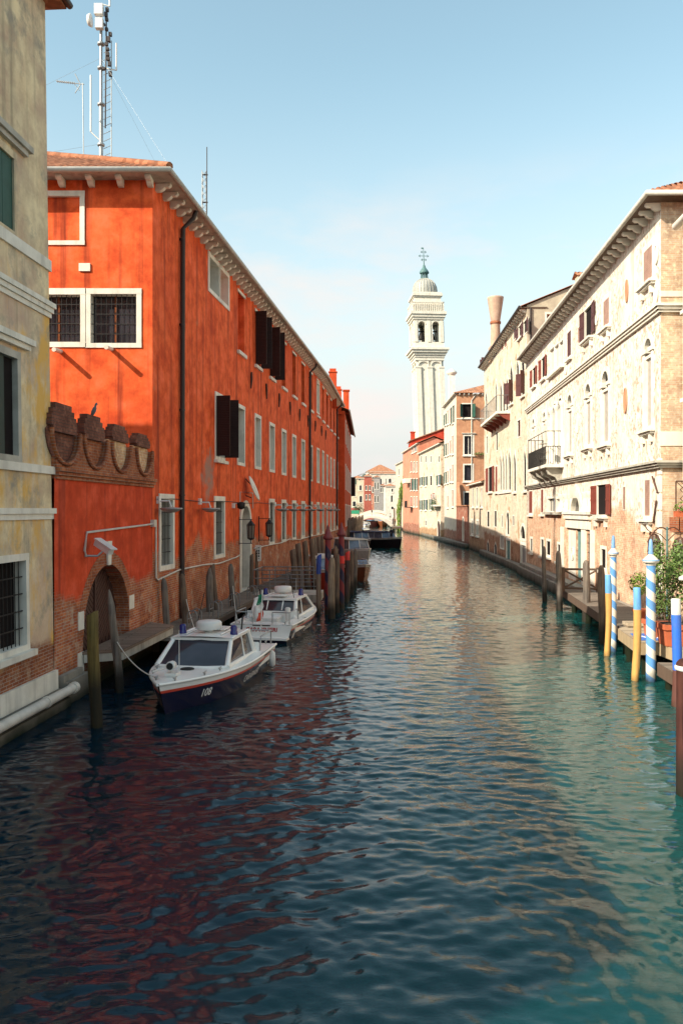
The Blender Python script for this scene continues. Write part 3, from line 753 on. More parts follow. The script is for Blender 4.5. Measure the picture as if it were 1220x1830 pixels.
for k, (c, hw) in enumerate(mer):
    m_ = MB(); zt = (6.98, 6.93, 6.88, 6.82)[k]
    poly = [(c-hw*.99*math.cos(math.pi*i/16), 6.34-.74*math.sin(math.pi*i/16)**.9) for i in range(17)]
    poly = poly+[(c+hw*.72, 6.5), (c-hw*.72, 6.5)]
    m_.prism(poly, lambda a, b, d: FW.P(a, d, b), -.17, -.05)
    me_ = m_.build('merlon', 'brick_dark' if k < 1 else ('brick_red' if k == 1 else 'brick_lit'), cw)  # sunlight on the two far panels is painted in as paler brick
    s_ = MB(); z0 = 6.30 if k < 2 else 6.42
    for j, f in enumerate((.90, .98, .94, .80, .62)):
        h = (zt-z0)/5
        s_.fbox(FW, c-hw*f*.92, c+hw*f*.92, -.18, .06-.01*j, z0+h*j, z0+h*(j+1)-.002)
    s_.build('stepped_cap', 'brick_dark', me_)
    rm = MB(); rp = [FW.P(c-hw*1.0*math.cos(math.pi*i/20), .09, 6.36-.78*math.sin(math.pi*i/20)**.9) for i in range(21)]
    rm.tube(rp, .055, 6); rm.build('rim', 'brick_red', me_)
lb = MB(); lb.fbox(FW, .2, u0-.1, -.05, .22, -.8, .52); lb.fbox(FW, .2, u0-.35, -.05, .14, .523, .68)
lb.build('stone_ledge', 'quay', cw)

# ---------------------------------------------------------------- orange building
ob = thing('orange_building', 'long three storey orange building with white framed windows along the canal', 'building', (-6.0, 25.8, 0))
W0, W1, W2 = (-6.0, 25.8), (-1.706, 64.0), (-.35, 82.0)
FE = Facade((-18.0, 25.8), W0, 'r'); F1 = Facade(W0, W1, 'r'); F2 = Facade(W1, W2, 'r')
HT = 15.0
ex = lambda x, Y=25.8: (x-610)*Y/FPX+18.0
ez = lambda y: CAMH+(912-y)*25.8/FPX
# camera-facing end wall
window(ob, FE, (ex(60), ex(144), ez(431), ez(350)), 'istria', .14, .10, 'orange', sill=False)
window(ob, FE, (ex(56), ex(145), ez(612), ez(526)), 'istria', .17, .30, 'glass', sill=False, grille=True, cross=(2, 1, 'varnish'))
window(ob, FE, (ex(162), ex(245), ez(614), ez(525)), 'istria', .15, .30, 'glass', sill=False, grille=True, cross=(2, 1, 'varnish'))
b = MB(); b.fbox(FE, ex(142), ex(162), -.05, .05, ez(485), ez(471)); b.build('stone_block', 'istria', ob)
for px, py in ((109, 628), (200, 624)):
    b = MB(); b.tube([FE.P(ex(px), -.05, ez(py)), FE.P(ex(px), .62, ez(py)-.06)], .07, 8); b.build('spout', 'istria', ob)
# canal front: columns every 3.6 m
cols = [36.9+3.6*k for k in range(0, 15)]
def Fu(Y):                                                  # distance along the front from the corner for a given Y
    return (F1, (Y-25.8)/F1.d[1]) if Y < 63.9 else (F2, (Y-64.0)/F2.d[1])
W = 1.25
def wrect(Y, w_, z0, z1):
    F, u = Fu(Y); return F, (u+.2, u+.2+w_, z0, z1)
rng_ = random.Random(3)
F, r = wrect(33.1, 1.3, 6.72, 9.22); window(ob, F, r, shut='square', shm='dark_sh', pane='dark', lab='first floor window with one dark louvred shutter swung out')
for k, Y in enumerate(cols):
    j_ = rng_.uniform(-.05, .05); F, r = wrect(Y+j_, W-.05+rng_.uniform(-.06, .06), 6.72+j_*.6, 9.2-j_)
    if k == 6: window(ob, F, r, shut='closed', shm='dark_sh', sill=False, fw=.12, d=.38)
    elif k == 7: window(ob, F, r, pane='white_sh', d=.10, sill=False)
    else: window(ob, F, r, fw=.15, d=.42, sill=False, pane=rng_.choice(['dark', 'dark', 'glass', 'blind', 'dark_sh']), cross=(2, 3, 'istria') if rng_.random() < .4 else None)
F, r = wrect(32.1, 1.45, 13.35, 14.62); window(ob, F, r, d=.5, sill=False, pane='dark', fw=.17)
F, r = wrect(33.75, 1.35, 13.35, 14.62); window(ob, F, r, d=.42, sill=False, pane='orange', fw=.17)
for k, Y in enumerate(cols):
    F, r = wrect(Y, W, 11.8, 14.5)
    u0_, u1_ = r[0], r[1]
    if k in (1, 2): window(ob, F, r, fw=0, d=.3, shut='square', shm='dark_sh', pane='dark', sill=False)
    elif k == 7: window(ob, F, (r[0], r[1], 12.1, 14.3), pane='white_sh', d=.10, sill=False)
    else: window(ob, F, r, fw=0, d=.35, pane='dark_sh' if k != 0 else 'orange', sill=False)
    b = MB(); b.fbox(F, u0_-.15, u1_+.15, -.05, .12, 11.66, 11.82); b.build('sill', 'istria_b', ob)
    b = MB(); b.fbox(F, u0_-.12, u1_+.12, -.05, .05, 14.50, 14.63); b.build('lintel', 'istria', ob)
F, r = (F1, (Fu(26.55)[1], Fu(27.75)[1], 2.66, 4.86)); window(ob, F, r, d=.4, grille=True, sill=False, fw=.17, pane='dark')
F, r = (F1, (Fu(33.2)[1], Fu(34.55)[1], 2.66, 4.90)); window(ob, F, r, d=.4, grille=True, sill=False, fw=.17, pane='dark')
for k, Y in enumerate(cols):
    if k < 2: continue
    F, r = wrect(Y, W-.1, 2.75, 4.95); window(ob, F, r, d=.40, sill=False, fw=.17, pane='dark', grille=k < 5)
Fd, ud0 = Fu(37.75); ud1 = Fu(39.55)[1]
dw = window(ob, F1, (ud0, ud1, .72, 4.72), 'istria', .26, .55, 'door_wood', arch='round', sill=False, name='doorway')
wm = MB(); F1.wall(wm, -1.0, HT); F2.wall(wm, -1.0, HT); FE.wall(wm, -1.0, HT)
bk = [(-18.0, 25.8), (-15.0, 64.0), (-13.5, 82.0), W2]
for a, b_ in zip(bk[:-1], bk[1:]): wm.quad((*a, -1), (*b_, -1), (*b_, HT), (*a, HT))
wm.build('wall', 'orange', ob)
# eaves: soffit, brackets, gutter, tiles
ov = .62; RZ = 15.13
E0 = (-6.0+ov, 25.8-ov); E1 = (W1[0]+ov*.99, 64.0); E2 = (W2[0]+ov*.99, 82.3)
sf = MB()
zs0, zs1 = HT, HT+.06
def slab(p, q, r, s): sf.hexa([(*p, zs0), (*q, zs0), (*r, zs0), (*s, zs0), (*p, zs1), (*q, zs1), (*r, zs1), (*s, zs1)])
inn1 = (-F1.n[0], -F1.n[1]); inn2 = (-F2.n[0], -F2.n[1])
slab((-18.6, E0[1]), E0, (E0[0]-1.6, E0[1]+1.6), (-18.6, E0[1]+1.6)); 
sf.hexa([(*E0, zs0+.001), (*E1, zs0+.001), (E1[0]-1.5, E1[1], zs0+.001), (E0[0]-1.5, E0[1]+1.5, zs0+.001), (*E0, zs1+.001), (*E1, zs1+.001), (E1[0]-1.5, E1[1], zs1+.001), (E0[0]-1.5, E0[1]+1.5, zs1+.001)])
slab(E1, E2, (E2[0]-1.5, E2[1]), (E1[0]-1.5, E1[1]))
sf.build('soffit', 'greystone', ob)
corbel_row(ob, FE, .93, HT-.005, 'istria', 7.0, 12.05, start=.30)
corbel_row(ob, F1, .72, HT-.005, 'istria', 0.15, F1.L); corbel_row(ob, F2, .72, HT-.005, 'istria', 0.1, F2.L)
gm = MB()
gm.tube([(-18.6, E0[1]-.06, HT+.06), (E0[0]+.06, E0[1]-.06, HT+.06), (E1[0]+.06, E1[1], HT+.06), (E2[0]+.06, E2[1], HT+.06)], .085, 10); gm.build('gutter', 'gutter', ob)
rf = MB(); RISE, RUN = 3.05, 6.1
tile_slope(rf, (-18.6, E0[1], RZ), (E0[0], E0[1], RZ), (0, 1), RISE, RUN, hipA=True, hipB=True, pitch=.26, amp=.07)
tile_slope(rf, (*E0, RZ), (*E1, RZ), inn1, RISE, RUN, hipA=True, pitch=.26, amp=.06)
tile_slope(rf, (*E1, RZ), (*E2, RZ), inn2, RISE, RUN, pitch=.26, amp=.06)
rf.quad((-18.6, E0[1], RZ), (-12.4, 31.3, RZ+RISE), (-9.0, 82.3, RZ+RISE), (-15.0, 82.3, RZ))
rf.quad((-11.5, 31.3, RZ+RISE), (-12.4, 31.3, RZ+RISE), (-6.3, 82.3, RZ+RISE), (-5.5, 82.3, RZ+RISE))
rf.tube([(E0[0]+.05, E0[1]+.02, RZ+.06), (E0[0]-3, E0[1]+3, RZ+1.56), (-11.5, 31.3, RZ+RISE+.05)], .13, 8)
rfo = rf.build('roof', 'tile', ob)
for (x, y, h, w_) in ((-.35, 75.5, 17.3, .62), (.10, 80.5, 16.4, .75)):
    c = MB(); c.box((x-.45, y, (HT-1+h)/2), (.7, w_, h-HT+1)); c.box((x-.45, y, h+.04), (.82, w_+.12, .08)); c.box((x-.45, y, h+.22), (.6, w_*.8, .28)); c.build('chimney', 'orange_far', rfo)
# downpipes
for Y, z0, r_ in ((28.55, .7, .085), (58.2, 2.4, .08), (79.5, 3, .08)):
    F, u = Fu(Y); p = MB()
    p.tube([F.P(u, .6, HT+.0), F.P(u, .5, HT-.25), F.P(u, .12, HT-.6), F.P(u, .10, z0)], r_, 8)
    for zz in (2.2, 5, 8, 11, 14): p.tube([F.P(u, .10, zz), F.P(u, .10, zz+.06)], r_+.02, 8)
    p.build('downpipe', 'pipe_d', ob)
# iron wall ties between the upper floors
for k in range(9):
    F, u = Fu(40.0+3.6*k-.35); t = MB(); s_ = .34 if k % 2 else -.34
    t.tube([F.P(u-.10*s_, .05, 11.25), F.P(u, .06, 10.9), F.P(u+.25*s_, .05, 10.45)], [.05, .06, .03], 6); t.build('wall_tie', 'rust', ob)
# pale service conduit running along the foot of the wall
cp = MB()
pz = [(25.95, 4.2), (25.96, 2.35), (26.1, 2.25), (28.4, 2.42), (31.2, 2.40), (33.6, 2.30), (36.4, 2.38), (37.4, 2.45)]
cp.tube([F1.P(Fu(Y)[1], .06, z) for Y, z in pz], .032, 6)
pz = [(40.2, 2.62), (44, 2.62), (47.5, 2.60), (50, 2.72), (54, 2.55), (58, 2.62), (63.5, 2.6)]
cp.tube([F1.P(Fu(Y)[1], .06, z) for Y, z in pz], .032, 6)
cp.tube([F2.P(u, .06, 2.6) for u in (0, 6, 12, 18)], .032, 6)
cp.tube([F1.P(ud0-.42, .05, .9), F1.P(ud0-.42, .05, 5.35), F1.P(ud1+.42, .05, 5.35), F1.P(ud1+.42, .05, 4.6)], .022, 6)
cp.build('cable_conduit', 'pipe_w', ob)
ca = MB(); ca.tube([F1.P(.3+i*1.9, .05, 4.86+.03*math.sin(i*1.7)) for i in range(20)], .014, 5); ca.build('wall_cable', 'iron', ob)

# surveillance camera on the low wall, with its conduit
sc_ = thing('security_camera', 'white surveillance camera on red wall above the arched water door', 'camera', (*FW.P(FW.u(150), .0, 3.5)[:2], 3.5))
b = MB(); p0 = FW.P(FW.u(157), .42, 3.58)
Mx = Matrix.Rotation(R(28), 4, 'Y') @ Matrix.Identity(4)
hx = MB(); hx.box((0, 0, 0), (.56, .17, .16)); hx.box((.03, 0, .095), (.66, .21, .03)); hx.box((.285, 0, 0), (.02, .13, .12), mi=0)
Rm = Matrix.Rotation(R(-32), 4, 'Z') @ Matrix.Rotation(R(24), 4, 'Y')
hx.xf(lambda x, y, z: tuple(Vector(p0)+Rm @ Vector((x, y, z)))); hx.build('housing', 'white_metal', sc_)
b.tube([FW.P(FW.u(152), 0, 3.36), FW.P(FW.u(154), .3, 3.36), (p0[0], p0[1], p0[2]-.08)], .028, 8); b.build('bracket', 'steel', sc_)
b = MB(); b.tube([FW.P(FW.u(152), .04, 3.36), FW.P(FW.u(149), .04, 3.5), FW.P(FW.u(152), .05, 3.95), FW.P(FW.u(258), .05, 4.05), FW.P(FW.L+.05, .06, 4.08)], .03, 6)
b.fbox(FW, FW.L-.22, FW.L+.05, 0, .12, 3.98, 4.2); b.build('cable_conduit', 'pipe_w', sc_)

# dish lamps on brackets along the front
lamp_lab = ['shallow dish wall lamp over the corner where red wall meets orange building',
            'dish wall lamp on bare brick between the downpipe and second barred window',
            'dish wall lamp just past the arched white doorway', 'fourth dish wall lamp from the corner along orange front',
            'fifth dish wall lamp from the corner along orange front', 'sixth dish wall lamp from the corner along orange front',
            'seventh dish wall lamp from the corner along orange front', 'eighth dish wall lamp from the corner along orange front', 'farthest dish wall lamp on the orange front']
for k, Y in enumerate((26.25, 30.9, 45.6, 49.2, 52.9, 56.5, 61.0, 68.0, 74.0)):
    F, u = Fu(Y); p = F.P(u, .02, 4.55)
    l = thing('wall_lamp', lamp_lab[k], 'lamp', p, 'dish lamps along the orange front')
    c = F.P(u, .46, 4.55)
    b = MB(); b.lathe((c[0], c[1], c[2]), [(.02, -.13), (.16, -.11), (.36, -.01), (.37, .02), (.34, .03), (.02, .05)], 18); b.build('reflector', 'steel', l)
    b = MB(); b.tube([F.P(u, 0, 4.8), F.P(u, .40, 4.8), F.P(u, .46, 4.60)], .03, 6); b.fbox(F, u-.09, u+.09, 0, .10, 4.72, 4.95); b.build('bracket', 'white_metal', l)
# two iron lanterns beside the arched doorway
for px, Y, lab in ((437, 37.35, 'black iron lantern nearer side of the arched white doorway'), (470, 41.5, 'black iron lantern on far side of the arched white doorway')):
    F, u = Fu(Y); l = thing('wall_lantern', lab, 'lantern', F.P(u, 0, 3.5), 'lanterns beside the arched doorway')
    c = F.P(u, .55, 3.55); b = MB()
    for k in range(6):
        t = k*math.pi/3; b.tube([(c[0]+.15*math.cos(t), c[1]+.15*math.sin(t), c[2]-.32), (c[0]+.18*math.cos(t), c[1]+.18*math.sin(t), c[2]+.25)], .018, 5)
    b.lathe(c, [(.2, .25), (.19, .30), (.08, .42), (.03, .5)], 6, sm=False); b.lathe(c, [(.05, -.42), (.16, -.35), (.16, -.31)], 6, sm=False)
    b.build('cage', 'iron', l)
    b = MB(); b.lathe(c, [(.13, -.31), (.155, .25)], 6, sm=False); b.build('glass', 'lampglass', l)
    b = MB()
    for z in (4.08, 2.98): b.tube([F.P(u-.05, 0, z), F.P(u, .62, z)], .018, 6)
    b.tube([F.P(u, .55, 4.08), F.P(u, .55, 4.0)], .02, 6); b.tube([F.P(u, .55, 3.13), F.P(u, .55, 2.98)], .02, 6); b.tube([F.P(u, .02, 2.9), F.P(u, .02, 4.2)], .025, 6)
    b.build('bracket', 'iron', l)
# tilted shield over the door and the little white sign beside it
F, u = Fu(38.65)
b = MB(); c = F.P(u, .42, 5.55)
b.lathe((0, 0, 0), [(.02, -.03), (.40, -.03), (.46, 0), (.40, .03), (.02, .05)], 20)
Rt = Matrix.Rotation(F.rz, 4, 'Z') @ Matrix.Rotation(R(-68), 4, 'X')
b.xf(lambda x, y, z: tuple(Rt @ Vector((x, y*1.4, z))))
sh = thing('door_shield', 'pale oval crest leaning out above the arched white doorway', 'crest', c)
b.xf(lambda x, y, z: (x+c[0], y+c[1], z+c[2])).build('plate', 'istria', sh)
b = MB(); b.tube([F.P(u, 0, 6.0), c], .025, 6); b.tube([F.P(u, 0, 5.2), F.P(u, .28, 5.1)], .025, 6); b.build('bracket', 'iron', sh)
F, u = Fu(40.75)
sg = thing('wall_sign', 'small white wall sign with dark lettering beside the arched doorway', 'sign', F.P(u, 0, 2.3))
b = MB(); b.fbox(F, u-.03, u+.03, 0, .30, 1.95, 2.75); b.build('panel', 'white_metal', sg)
b = MB()
for k, (z, hh) in enumerate(((2.62, .05), (2.47, .10), (2.34, .10), (2.20, .10), (2.07, .04))):
    for j in range(2): b.fbox(F, u-.036, u-.031, .07+j*.09, .13+j*.09, z-hh/2, z+hh/2)
b.build('lettering', 'black_letter', sg)
# floodlight beside the door
F, u = Fu(36.5); fl = thing('floodlight', 'black floodlight on orange wall left of the arched doorway', 'lamp', F.P(u, 0, 4.75))
b = MB(); b.lathe(F.P(u, .3, 4.72), [(.03, -.18), (.17, -.12), (.18, .12), (.05, .16)], 12); b.build('housing', 'iron', fl)
b = MB(); b.fbox(F, u-.5, u-.3, 0, .1, 4.6, 4.82); b.tube([F.P(u-.3, .05, 4.8), F.P(u, .05, 4.8), F.P(u, .3, 4.8)], .02, 6); b.build('bracket', 'white_metal', fl)

# next building beyond, and its dark shutter
ob2 = thing('red_terrace', 'narrow dark red house beyond the orange building at its far end', 'house', (.3, 82.3, 0))
F3 = Facade((.32, 82.35), (1.35, 112.0), 'r'); 
for k in range(6):
    for z0, z1 in ((2.9, 5.0), (6.8, 9.2), (11.6, 13.8)):
        window(ob2, F3, (2.5+k*4.4, 3.7+k*4.4, z0, z1), sill=False, d=.25, fw=.15, pane='dark_sh' if z0 > 10 else 'glass')
window(ob2, F3, (27.2, 28.4, 6.4, 9.0), shut='square', shm='dark_sh', sill=False, d=.2)
b = MB(); F3.wall(b, -1, 14.6); b.quad((.32, 82.35, -1), (-12, 82.35, -1), (-12, 82.35, 14.6), (.32, 82.35, 14.6)); b.quad((1.35, 112, -1), (-12, 112, -1), (-12, 112, 14.6), (1.35, 112, 14.6))
b.quad((-12, 82.35, -1), (-12, 112, -1), (-12, 112, 14.6), (-12, 82.35, 14.6)); b.build('wall', 'orange_far', ob2)
b = MB(); tile_slope(b, (.75, 82.4, 14.7), (1.8, 112, 14.7), (-1, .03), 2.6, 6, pitch=.3); b.quad((-5.3, 82.4, 17.3), (-4.2, 112, 17.3), (-12, 112, 14.7), (-12, 82.4, 14.7)); rfo2 = b.build('roof', 'tile', ob2)
b = MB(); b.tube([(.8, 82.4, 14.66), (1.85, 112, 14.66)], .09, 8); b.build('gutter', 'gutter', ob2)
c = MB(); c.box((.5, 86.5, 16.0), (.6, .8, 2.4)); c.box((.5, 86.5, 17.25), (.75, .95, .12)); c.build('chimney', 'orange_far', rfo2)

# roof masts and aerials
def mast(name, lab, x, y, z0, z1, lattice):
    t = thing(name, lab, 'antenna mast', (x, y, z0))
    b = MB(); H = z1-z0
    if lattice:
        for k in range(3): a = k*2.094; b.tube([(x+.16*math.cos(a), y+.16*math.sin(a), z0), (x+.13*math.cos(a), y+.13*math.sin(a), z1)], .022, 5)
        n = int(H/.34)
        for i in range(n):
            for k in range(3):
                a, c_ = k*2.094, (k+1)*2.094
                b.tube([(x+.15*math.cos(a), y+.15*math.sin(a), z0+H*i/n), (x+.15*math.cos(c_), y+.15*math.sin(c_), z0+H*(i+1)/n)], .012, 4, cap=False)
    else:
        b.tube([(x, y, z0), (x, y, z0+H*.5)], .085, 10); b.tube([(x, y, z0+H*.5), (x, y, z1)], .062, 10)
        for f in (.18, .3, .5, .68, .80, .9): b.lathe((x, y, z0+H*f), [(.08, -.05), (.15, -.04), (.15, .04), (.08, .05)], 8)
    b.build('pole', 'steel', t)
    return t
mx, my = (181-610)*33/FPX, 33.0
t = mast('radio_mast', 'tall grey radio mast with ladder and white panels on the tiled roof', mx, my, 16.9, 25.1, False)
b = MB(); b.tube([(mx+.42, my, 16.9), (mx+.42, my, 23.6)], .022, 5)
for i in range(22): b.tube([(mx+.1, my, 17.1+i*.3), (mx+.42, my, 17.25+i*.3)], .014, 4)
b.build('ladder', 'steel', t)
for (dx, dz, sx, sz) in ((-.02, 24.72, .34, .42), (.0, 24.15, .30, .40)):
    b = MB(); b.box((mx+dx, my-.22, dz), (sx, .22, sz)); b.box((mx+dx, my-.1, dz), (sx*.5, .1, sz*.5)); b.build('panel_antenna', 'white_metal', t)
b = MB(); b.lathe((0, 0, 0), [(.02, -.12), (.20, -.08), (.26, .06), (.25, .08), (.02, .06)], 16); b.xf(lambda x, y, z: (mx-.45+z*.9, my-.05+x, 24.4+y)); b.build('dish', 'white_metal', t)
for (dx, za, zb) in ((.62, 22.4, 23.5), (-.42, 19.9, 22.2), (.35, 25.0, 26.2)):
    b = MB(); b.tube([(mx+dx, my, za), (mx+dx, my, zb)], .035, 6); b.tube([(mx, my, za-.4 if dx < 0 else za+.1), (mx+dx, my, za)], .025, 5); b.build('whip_antenna', 'white_metal', t)
b = MB(); rr = random.Random(2)
for k in range(14):
    zz = 22.2+k*.2; b.box((mx+.22+rr.uniform(-.1, .2), my-.1, zz), (.12, .12, rr.uniform(.08, .2)))
b.tube([(mx+.2, my-.1, 20), (mx+.25, my-.12, 24.5)], .03, 5); b.build('cable_boxes', 'pipe_d', t)
b = MB()
for (gx, gy, gz, z1) in ((-5.2, 30.5, 15.4, 22.9), (-6.5, 40, 16.5, 22.9), (-15, 28, 16.8, 22.9), (-12.5, 28.5, 16.7, 19.4), (-7, 30.2, 16, 19.2)): b.tube([(mx, my, z1), (gx, gy, gz)], .004, 4, cap=False)
b.build('guy_wires', 'steel', t)
ax, ay = (148-610)*32/FPX, 32.0
t = thing('tv_aerial', 'thin pole with a long toothed television aerial beside the radio mast', 'aerial', (ax, ay, 17.2))
b = MB(); b.tube([(ax+.06, ay, 17.0), (ax, ay, 21.35)], .02, 6); b.build('pole', 'steel', t)
b = MB(); b.tube([(ax-1.02, ay, 21.42), (ax+.06, ay, 21.3)], .02, 5)
for k in range(10): b.tube([(ax-1.0+k*.075, ay-.07, 21.42-k*.008), (ax-1.0+k*.075, ay+.07, 21.42-k*.008)], .012, 4); b.tube([(ax-1.0+k*.075, ay, 21.37-k*.008), (ax-1.0+k*.075, ay, 21.47-k*.008)], .012, 4)
b.tube([(ax-.30, ay, 21.72), (ax-.08, ay, 21.30)], .018, 4); b.tube([(ax-.30, ay, 20.95), (ax-.08, ay, 21.30)], .018, 4); b.tube([(ax-.35, ay, 21.35), (ax-.12, ay, 21.05)], .012, 4)
b.build('boom', 'steel', t)
m2x, m2y = (364-610)*44/FPX, 44.0
t = mast('lattice_mast', 'second shorter lattice mast with a thin whip on the orange building roof', m2x, m2y, 16.8, 22.9, True)
b = MB(); b.tube([(m2x+.18, m2y, 16.8), (m2x+.18, m2y, 24.2)], .026, 5)
for z in (19.5, 21.2, 22.7): b.box((m2x+.08, m2y, z), (.3, .06, .06))
b.build('whip_antenna', 'pipe_d', t)
b = MB()
for (gx, gy, gz) in ((-3.6, 47, 15.3), (-4.2, 52, 15.6)): b.tube([(m2x, m2y, 20.6), (gx, gy, gz)], .004, 4, cap=False)
b.build('guy_wires', 'steel', t)
t = thing('roof_aerial', 'small stick television aerial left of the lattice mast', 'aerial', (m2x-.5, m2y, 17))
b = MB(); b.tube([(m2x-.45, m2y, 16.8), (m2x-.45, m2y, 20.9)], .022, 5); b.build('pole', 'steel', t)
b = MB(); b.tube([(m2x-1.1, m2y, 20.8), (m2x-.4, m2y, 20.8)], .016, 4); b.build('boom', 'steel', t)

# pigeon on the second merlon
pg = MB(); c = FW.P(FW.u(176), -.12, 7.10)
pg.lathe((0, 0, 0), [(.01, -.14), (.045, -.11), (.07, -.02), (.06, .06), (.03, .12), (.035, .155), (.03, .19), (.008, .215)], 10)
pg.xf(lambda x, y, z: (x*.9+z*.35, y, z)); pg.tube([(.09, 0, .17), (.125, 0, .165)], [.012, .003], 5); pg.tube([(-.03, 0, -.10), (-.14, 0, -.17)], [.04, .015], 6)
solo(pg, 'pigeon', 'pigeon', c, 'grey pigeon perched on the second stepped brick merlon', 'bird')
# ---------------------------------------------------------------- landings and mooring posts, left bank
def at_z(px, py, z=0.0): Y = FPX*(CAMH-z)/(py-912); return ((px-610)*Y/FPX, Y)
def at_y(px, Y): return (px-610)*Y/FPX
t = thing('door_landing', 'small plank landing below the arched water door', 'landing', (-5.9, 22, 1.0))
b = MB(); P = FW.P
b.hexa([P(FW.u(146), .02, .92), P(FW.u(146)+.5, .9, .92), P(FW.L-.9, .95, .92), P(FW.L-.3, .02, .92), P(FW.u(146), .02, 1.0), P(FW.u(146)+.5, .9, 1.0), P(FW.L-.9, .95, 1.0), P(FW.L-.3, .02, 1.0)])
b.build('deck', 'planks', t)
b = MB(); b.hexa([P(FW.u(146)+.02, .05, .72), P(FW.u(146)+.5, .87, .72), P(FW.L-.9, .92, .72), P(FW.L-.35, .05, .72), P(FW.u(146)+.02, .05, .915), P(FW.u(146)+.5, .87, .915), P(FW.L-.9, .92, .915), P(FW.L-.35, .05, .915)])
b.build('frame', 'greystone', t)
for u in (FW.u(146)+.7, FW.L-1.2): b = MB(); b.tube([P(u, .7, -1), P(u, .7, .74)], .11, 8); b.build('pile', 'post', t)
t = thing('walkway', 'long low plank walkway with posts along the orange building', 'walkway', (-4.6, 28, .7))
b = MB(); F1P = F1.P
b.fbox(F1, -1.6, 13.6, .03, 1.25, .62, .70); b.build('deck', 'planks_grey', t)
b = MB(); b.fbox(F1, -1.6, 13.6, 1.10, 1.28, .44, .617); b.fbox(F1, 0, 38, -.02, .30, -1, .58); b.fbox(F1, 13.7, 36, .0, 1.0, -1, .66); b.build('edge_beam', 'timber', t)
for u in (0, 2.6, 5.2, 7.8, 10.4, 13): b = MB(); b.tube([F1P(u, 1.1, -1), F1P(u, 1.1, .5)], .10, 8); b.build('pile', 'post', t)
# bent steel hand hoops on the walkway edge
for k, (u, lab) in enumerate(((.7, 'bent steel hoop on the walkway nearest the landing'), (3.3, 'bent steel hoop on the walkway by the downpipe'), (6.0, 'bent steel hoop on the walkway behind the paired posts'),
                              (9.2, 'bent steel hoop on the walkway just before the arched doorway'))):
    h = MB()
    for du in (-.25, .25): h.tube([(du, 0, 0)]+[(du, .16-.16*math.cos(math.pi*i/8), .42+.16*math.sin(math.pi*i/8)) for i in range(9)]+[(du, .32, .0)], .02, 6)
    h.tube([(-.27, .0, .30), (.27, .0, .30)], .018, 6)
    h.xf(lambda x, y, z: (F1.d[0]*x+F1.n[0]*y, F1.d[1]*x+F1.n[1]*y, z))
    p = F1P(u, 1.0, .69); solo(h, 'ladder_hoop', 'railing', p, lab, 'ladder rail', 'steel hoops on the walkway')
# cross pontoon with its railing
t = thing('pontoon', 'grey pontoon with a pipe railing behind the farther police boat', 'pontoon', (-2.6, 37.4, .6))
b = MB(); b.hexa([(-4.0, 36.4, .38), (-.95, 36.2, .38), (-.85, 38.6, .38), (-3.8, 38.6, .38), (-4.0, 36.4, .72), (-.95, 36.2, .72), (-.85, 38.6, .72), (-3.8, 38.6, .72)]); b.build('deck', 'greystone', t)
b = MB()
def rail(b, p, q, z0, z1, n, hs):
    for k in range(n+1):
        f = k/n; x, y = p[0]+(q[0]-p[0])*f, p[1]+(q[1]-p[1])*f; b.tube([(x, y, z0), (x, y, z1)], .024, 5)
    for h in hs: b.tube([(p[0], p[1], h), (q[0], q[1], h)], .024, 5)
rail(b, (-3.95, 36.45), (-1.0, 36.25), .7, 1.82, 4, (1.82, 1.45, 1.1)); rail(b, (-3.75, 38.5), (-1.3, 38.5), .7, 1.82, 4, (1.82, 1.45, 1.1)); rail(b, (-3.95, 36.45), (-3.75, 38.5), .7, 1.82, 2, (1.82,))
b.build('railing', 'railing', t)

POSTN = 0
def post(x, y, ztop, r, lab, mat='post', lean_=(0, 0), taper=.85, tip='cut', group=None, name='mooring_post', seg=14):
    global POSTN; POSTN += 1
    rr = random.Random(POSTN*13+5)
    H = ztop+1.6; prof = []; n = 10
    for i in range(n+1):
        f = i/n; prof.append((r*(1+(taper-1)*f)*(1+rr.uniform(-.05, .05)), -1.6+H*f))
    if tip == 'cut': prof += [(r*taper*.8, ztop+.02), (r*taper*.3, ztop+.03)]
    elif tip == 'flat': prof += [(r*taper*.9, ztop+.015), (r*taper*.3, ztop+.02)]
    elif tip == 'worn': prof[-1] = (r*taper*.85, ztop-.14); prof += [(r*taper*.55, ztop-.04), (r*taper*.22, ztop)]
    elif tip == 'point': prof[-1] = (r*taper*.9, ztop-.32); prof += [(r*taper*.7, ztop-.2), (r*taper*.42, ztop-.07), (r*taper*.1, ztop)]
    b = MB(); b.lathe((0, 0, 0), prof, seg, wob=.05)
    ph = rr.uniform(0, 6)
    b.xf(lambda X, Y, Z: (X+lean_[0]*max(-.5, Z)+.03*math.sin(Z*1.3+ph), Y+lean_[1]*max(-.5, Z)+.02*math.cos(Z*1.1+ph), Z+(.10*X/r*.6 if (tip == 'cut' and Z > ztop-.01) else 0)))
    return solo(b, name, mat, (x, y, 0), lab, 'post', group)
x, y = at_z(171, 1300); post(x, y, 2.36, .125, 'olive stained post with white speckles standing before the door landing', 'post_olive', (-.012, 0), .95)
dots = MB()
x, y = at_z(213, 1238); post(x, y, 2.55, .115, 'thin grey pointed post leaning in front of the arched water door', 'post_grey', (-.085, 0), .8, 'point')
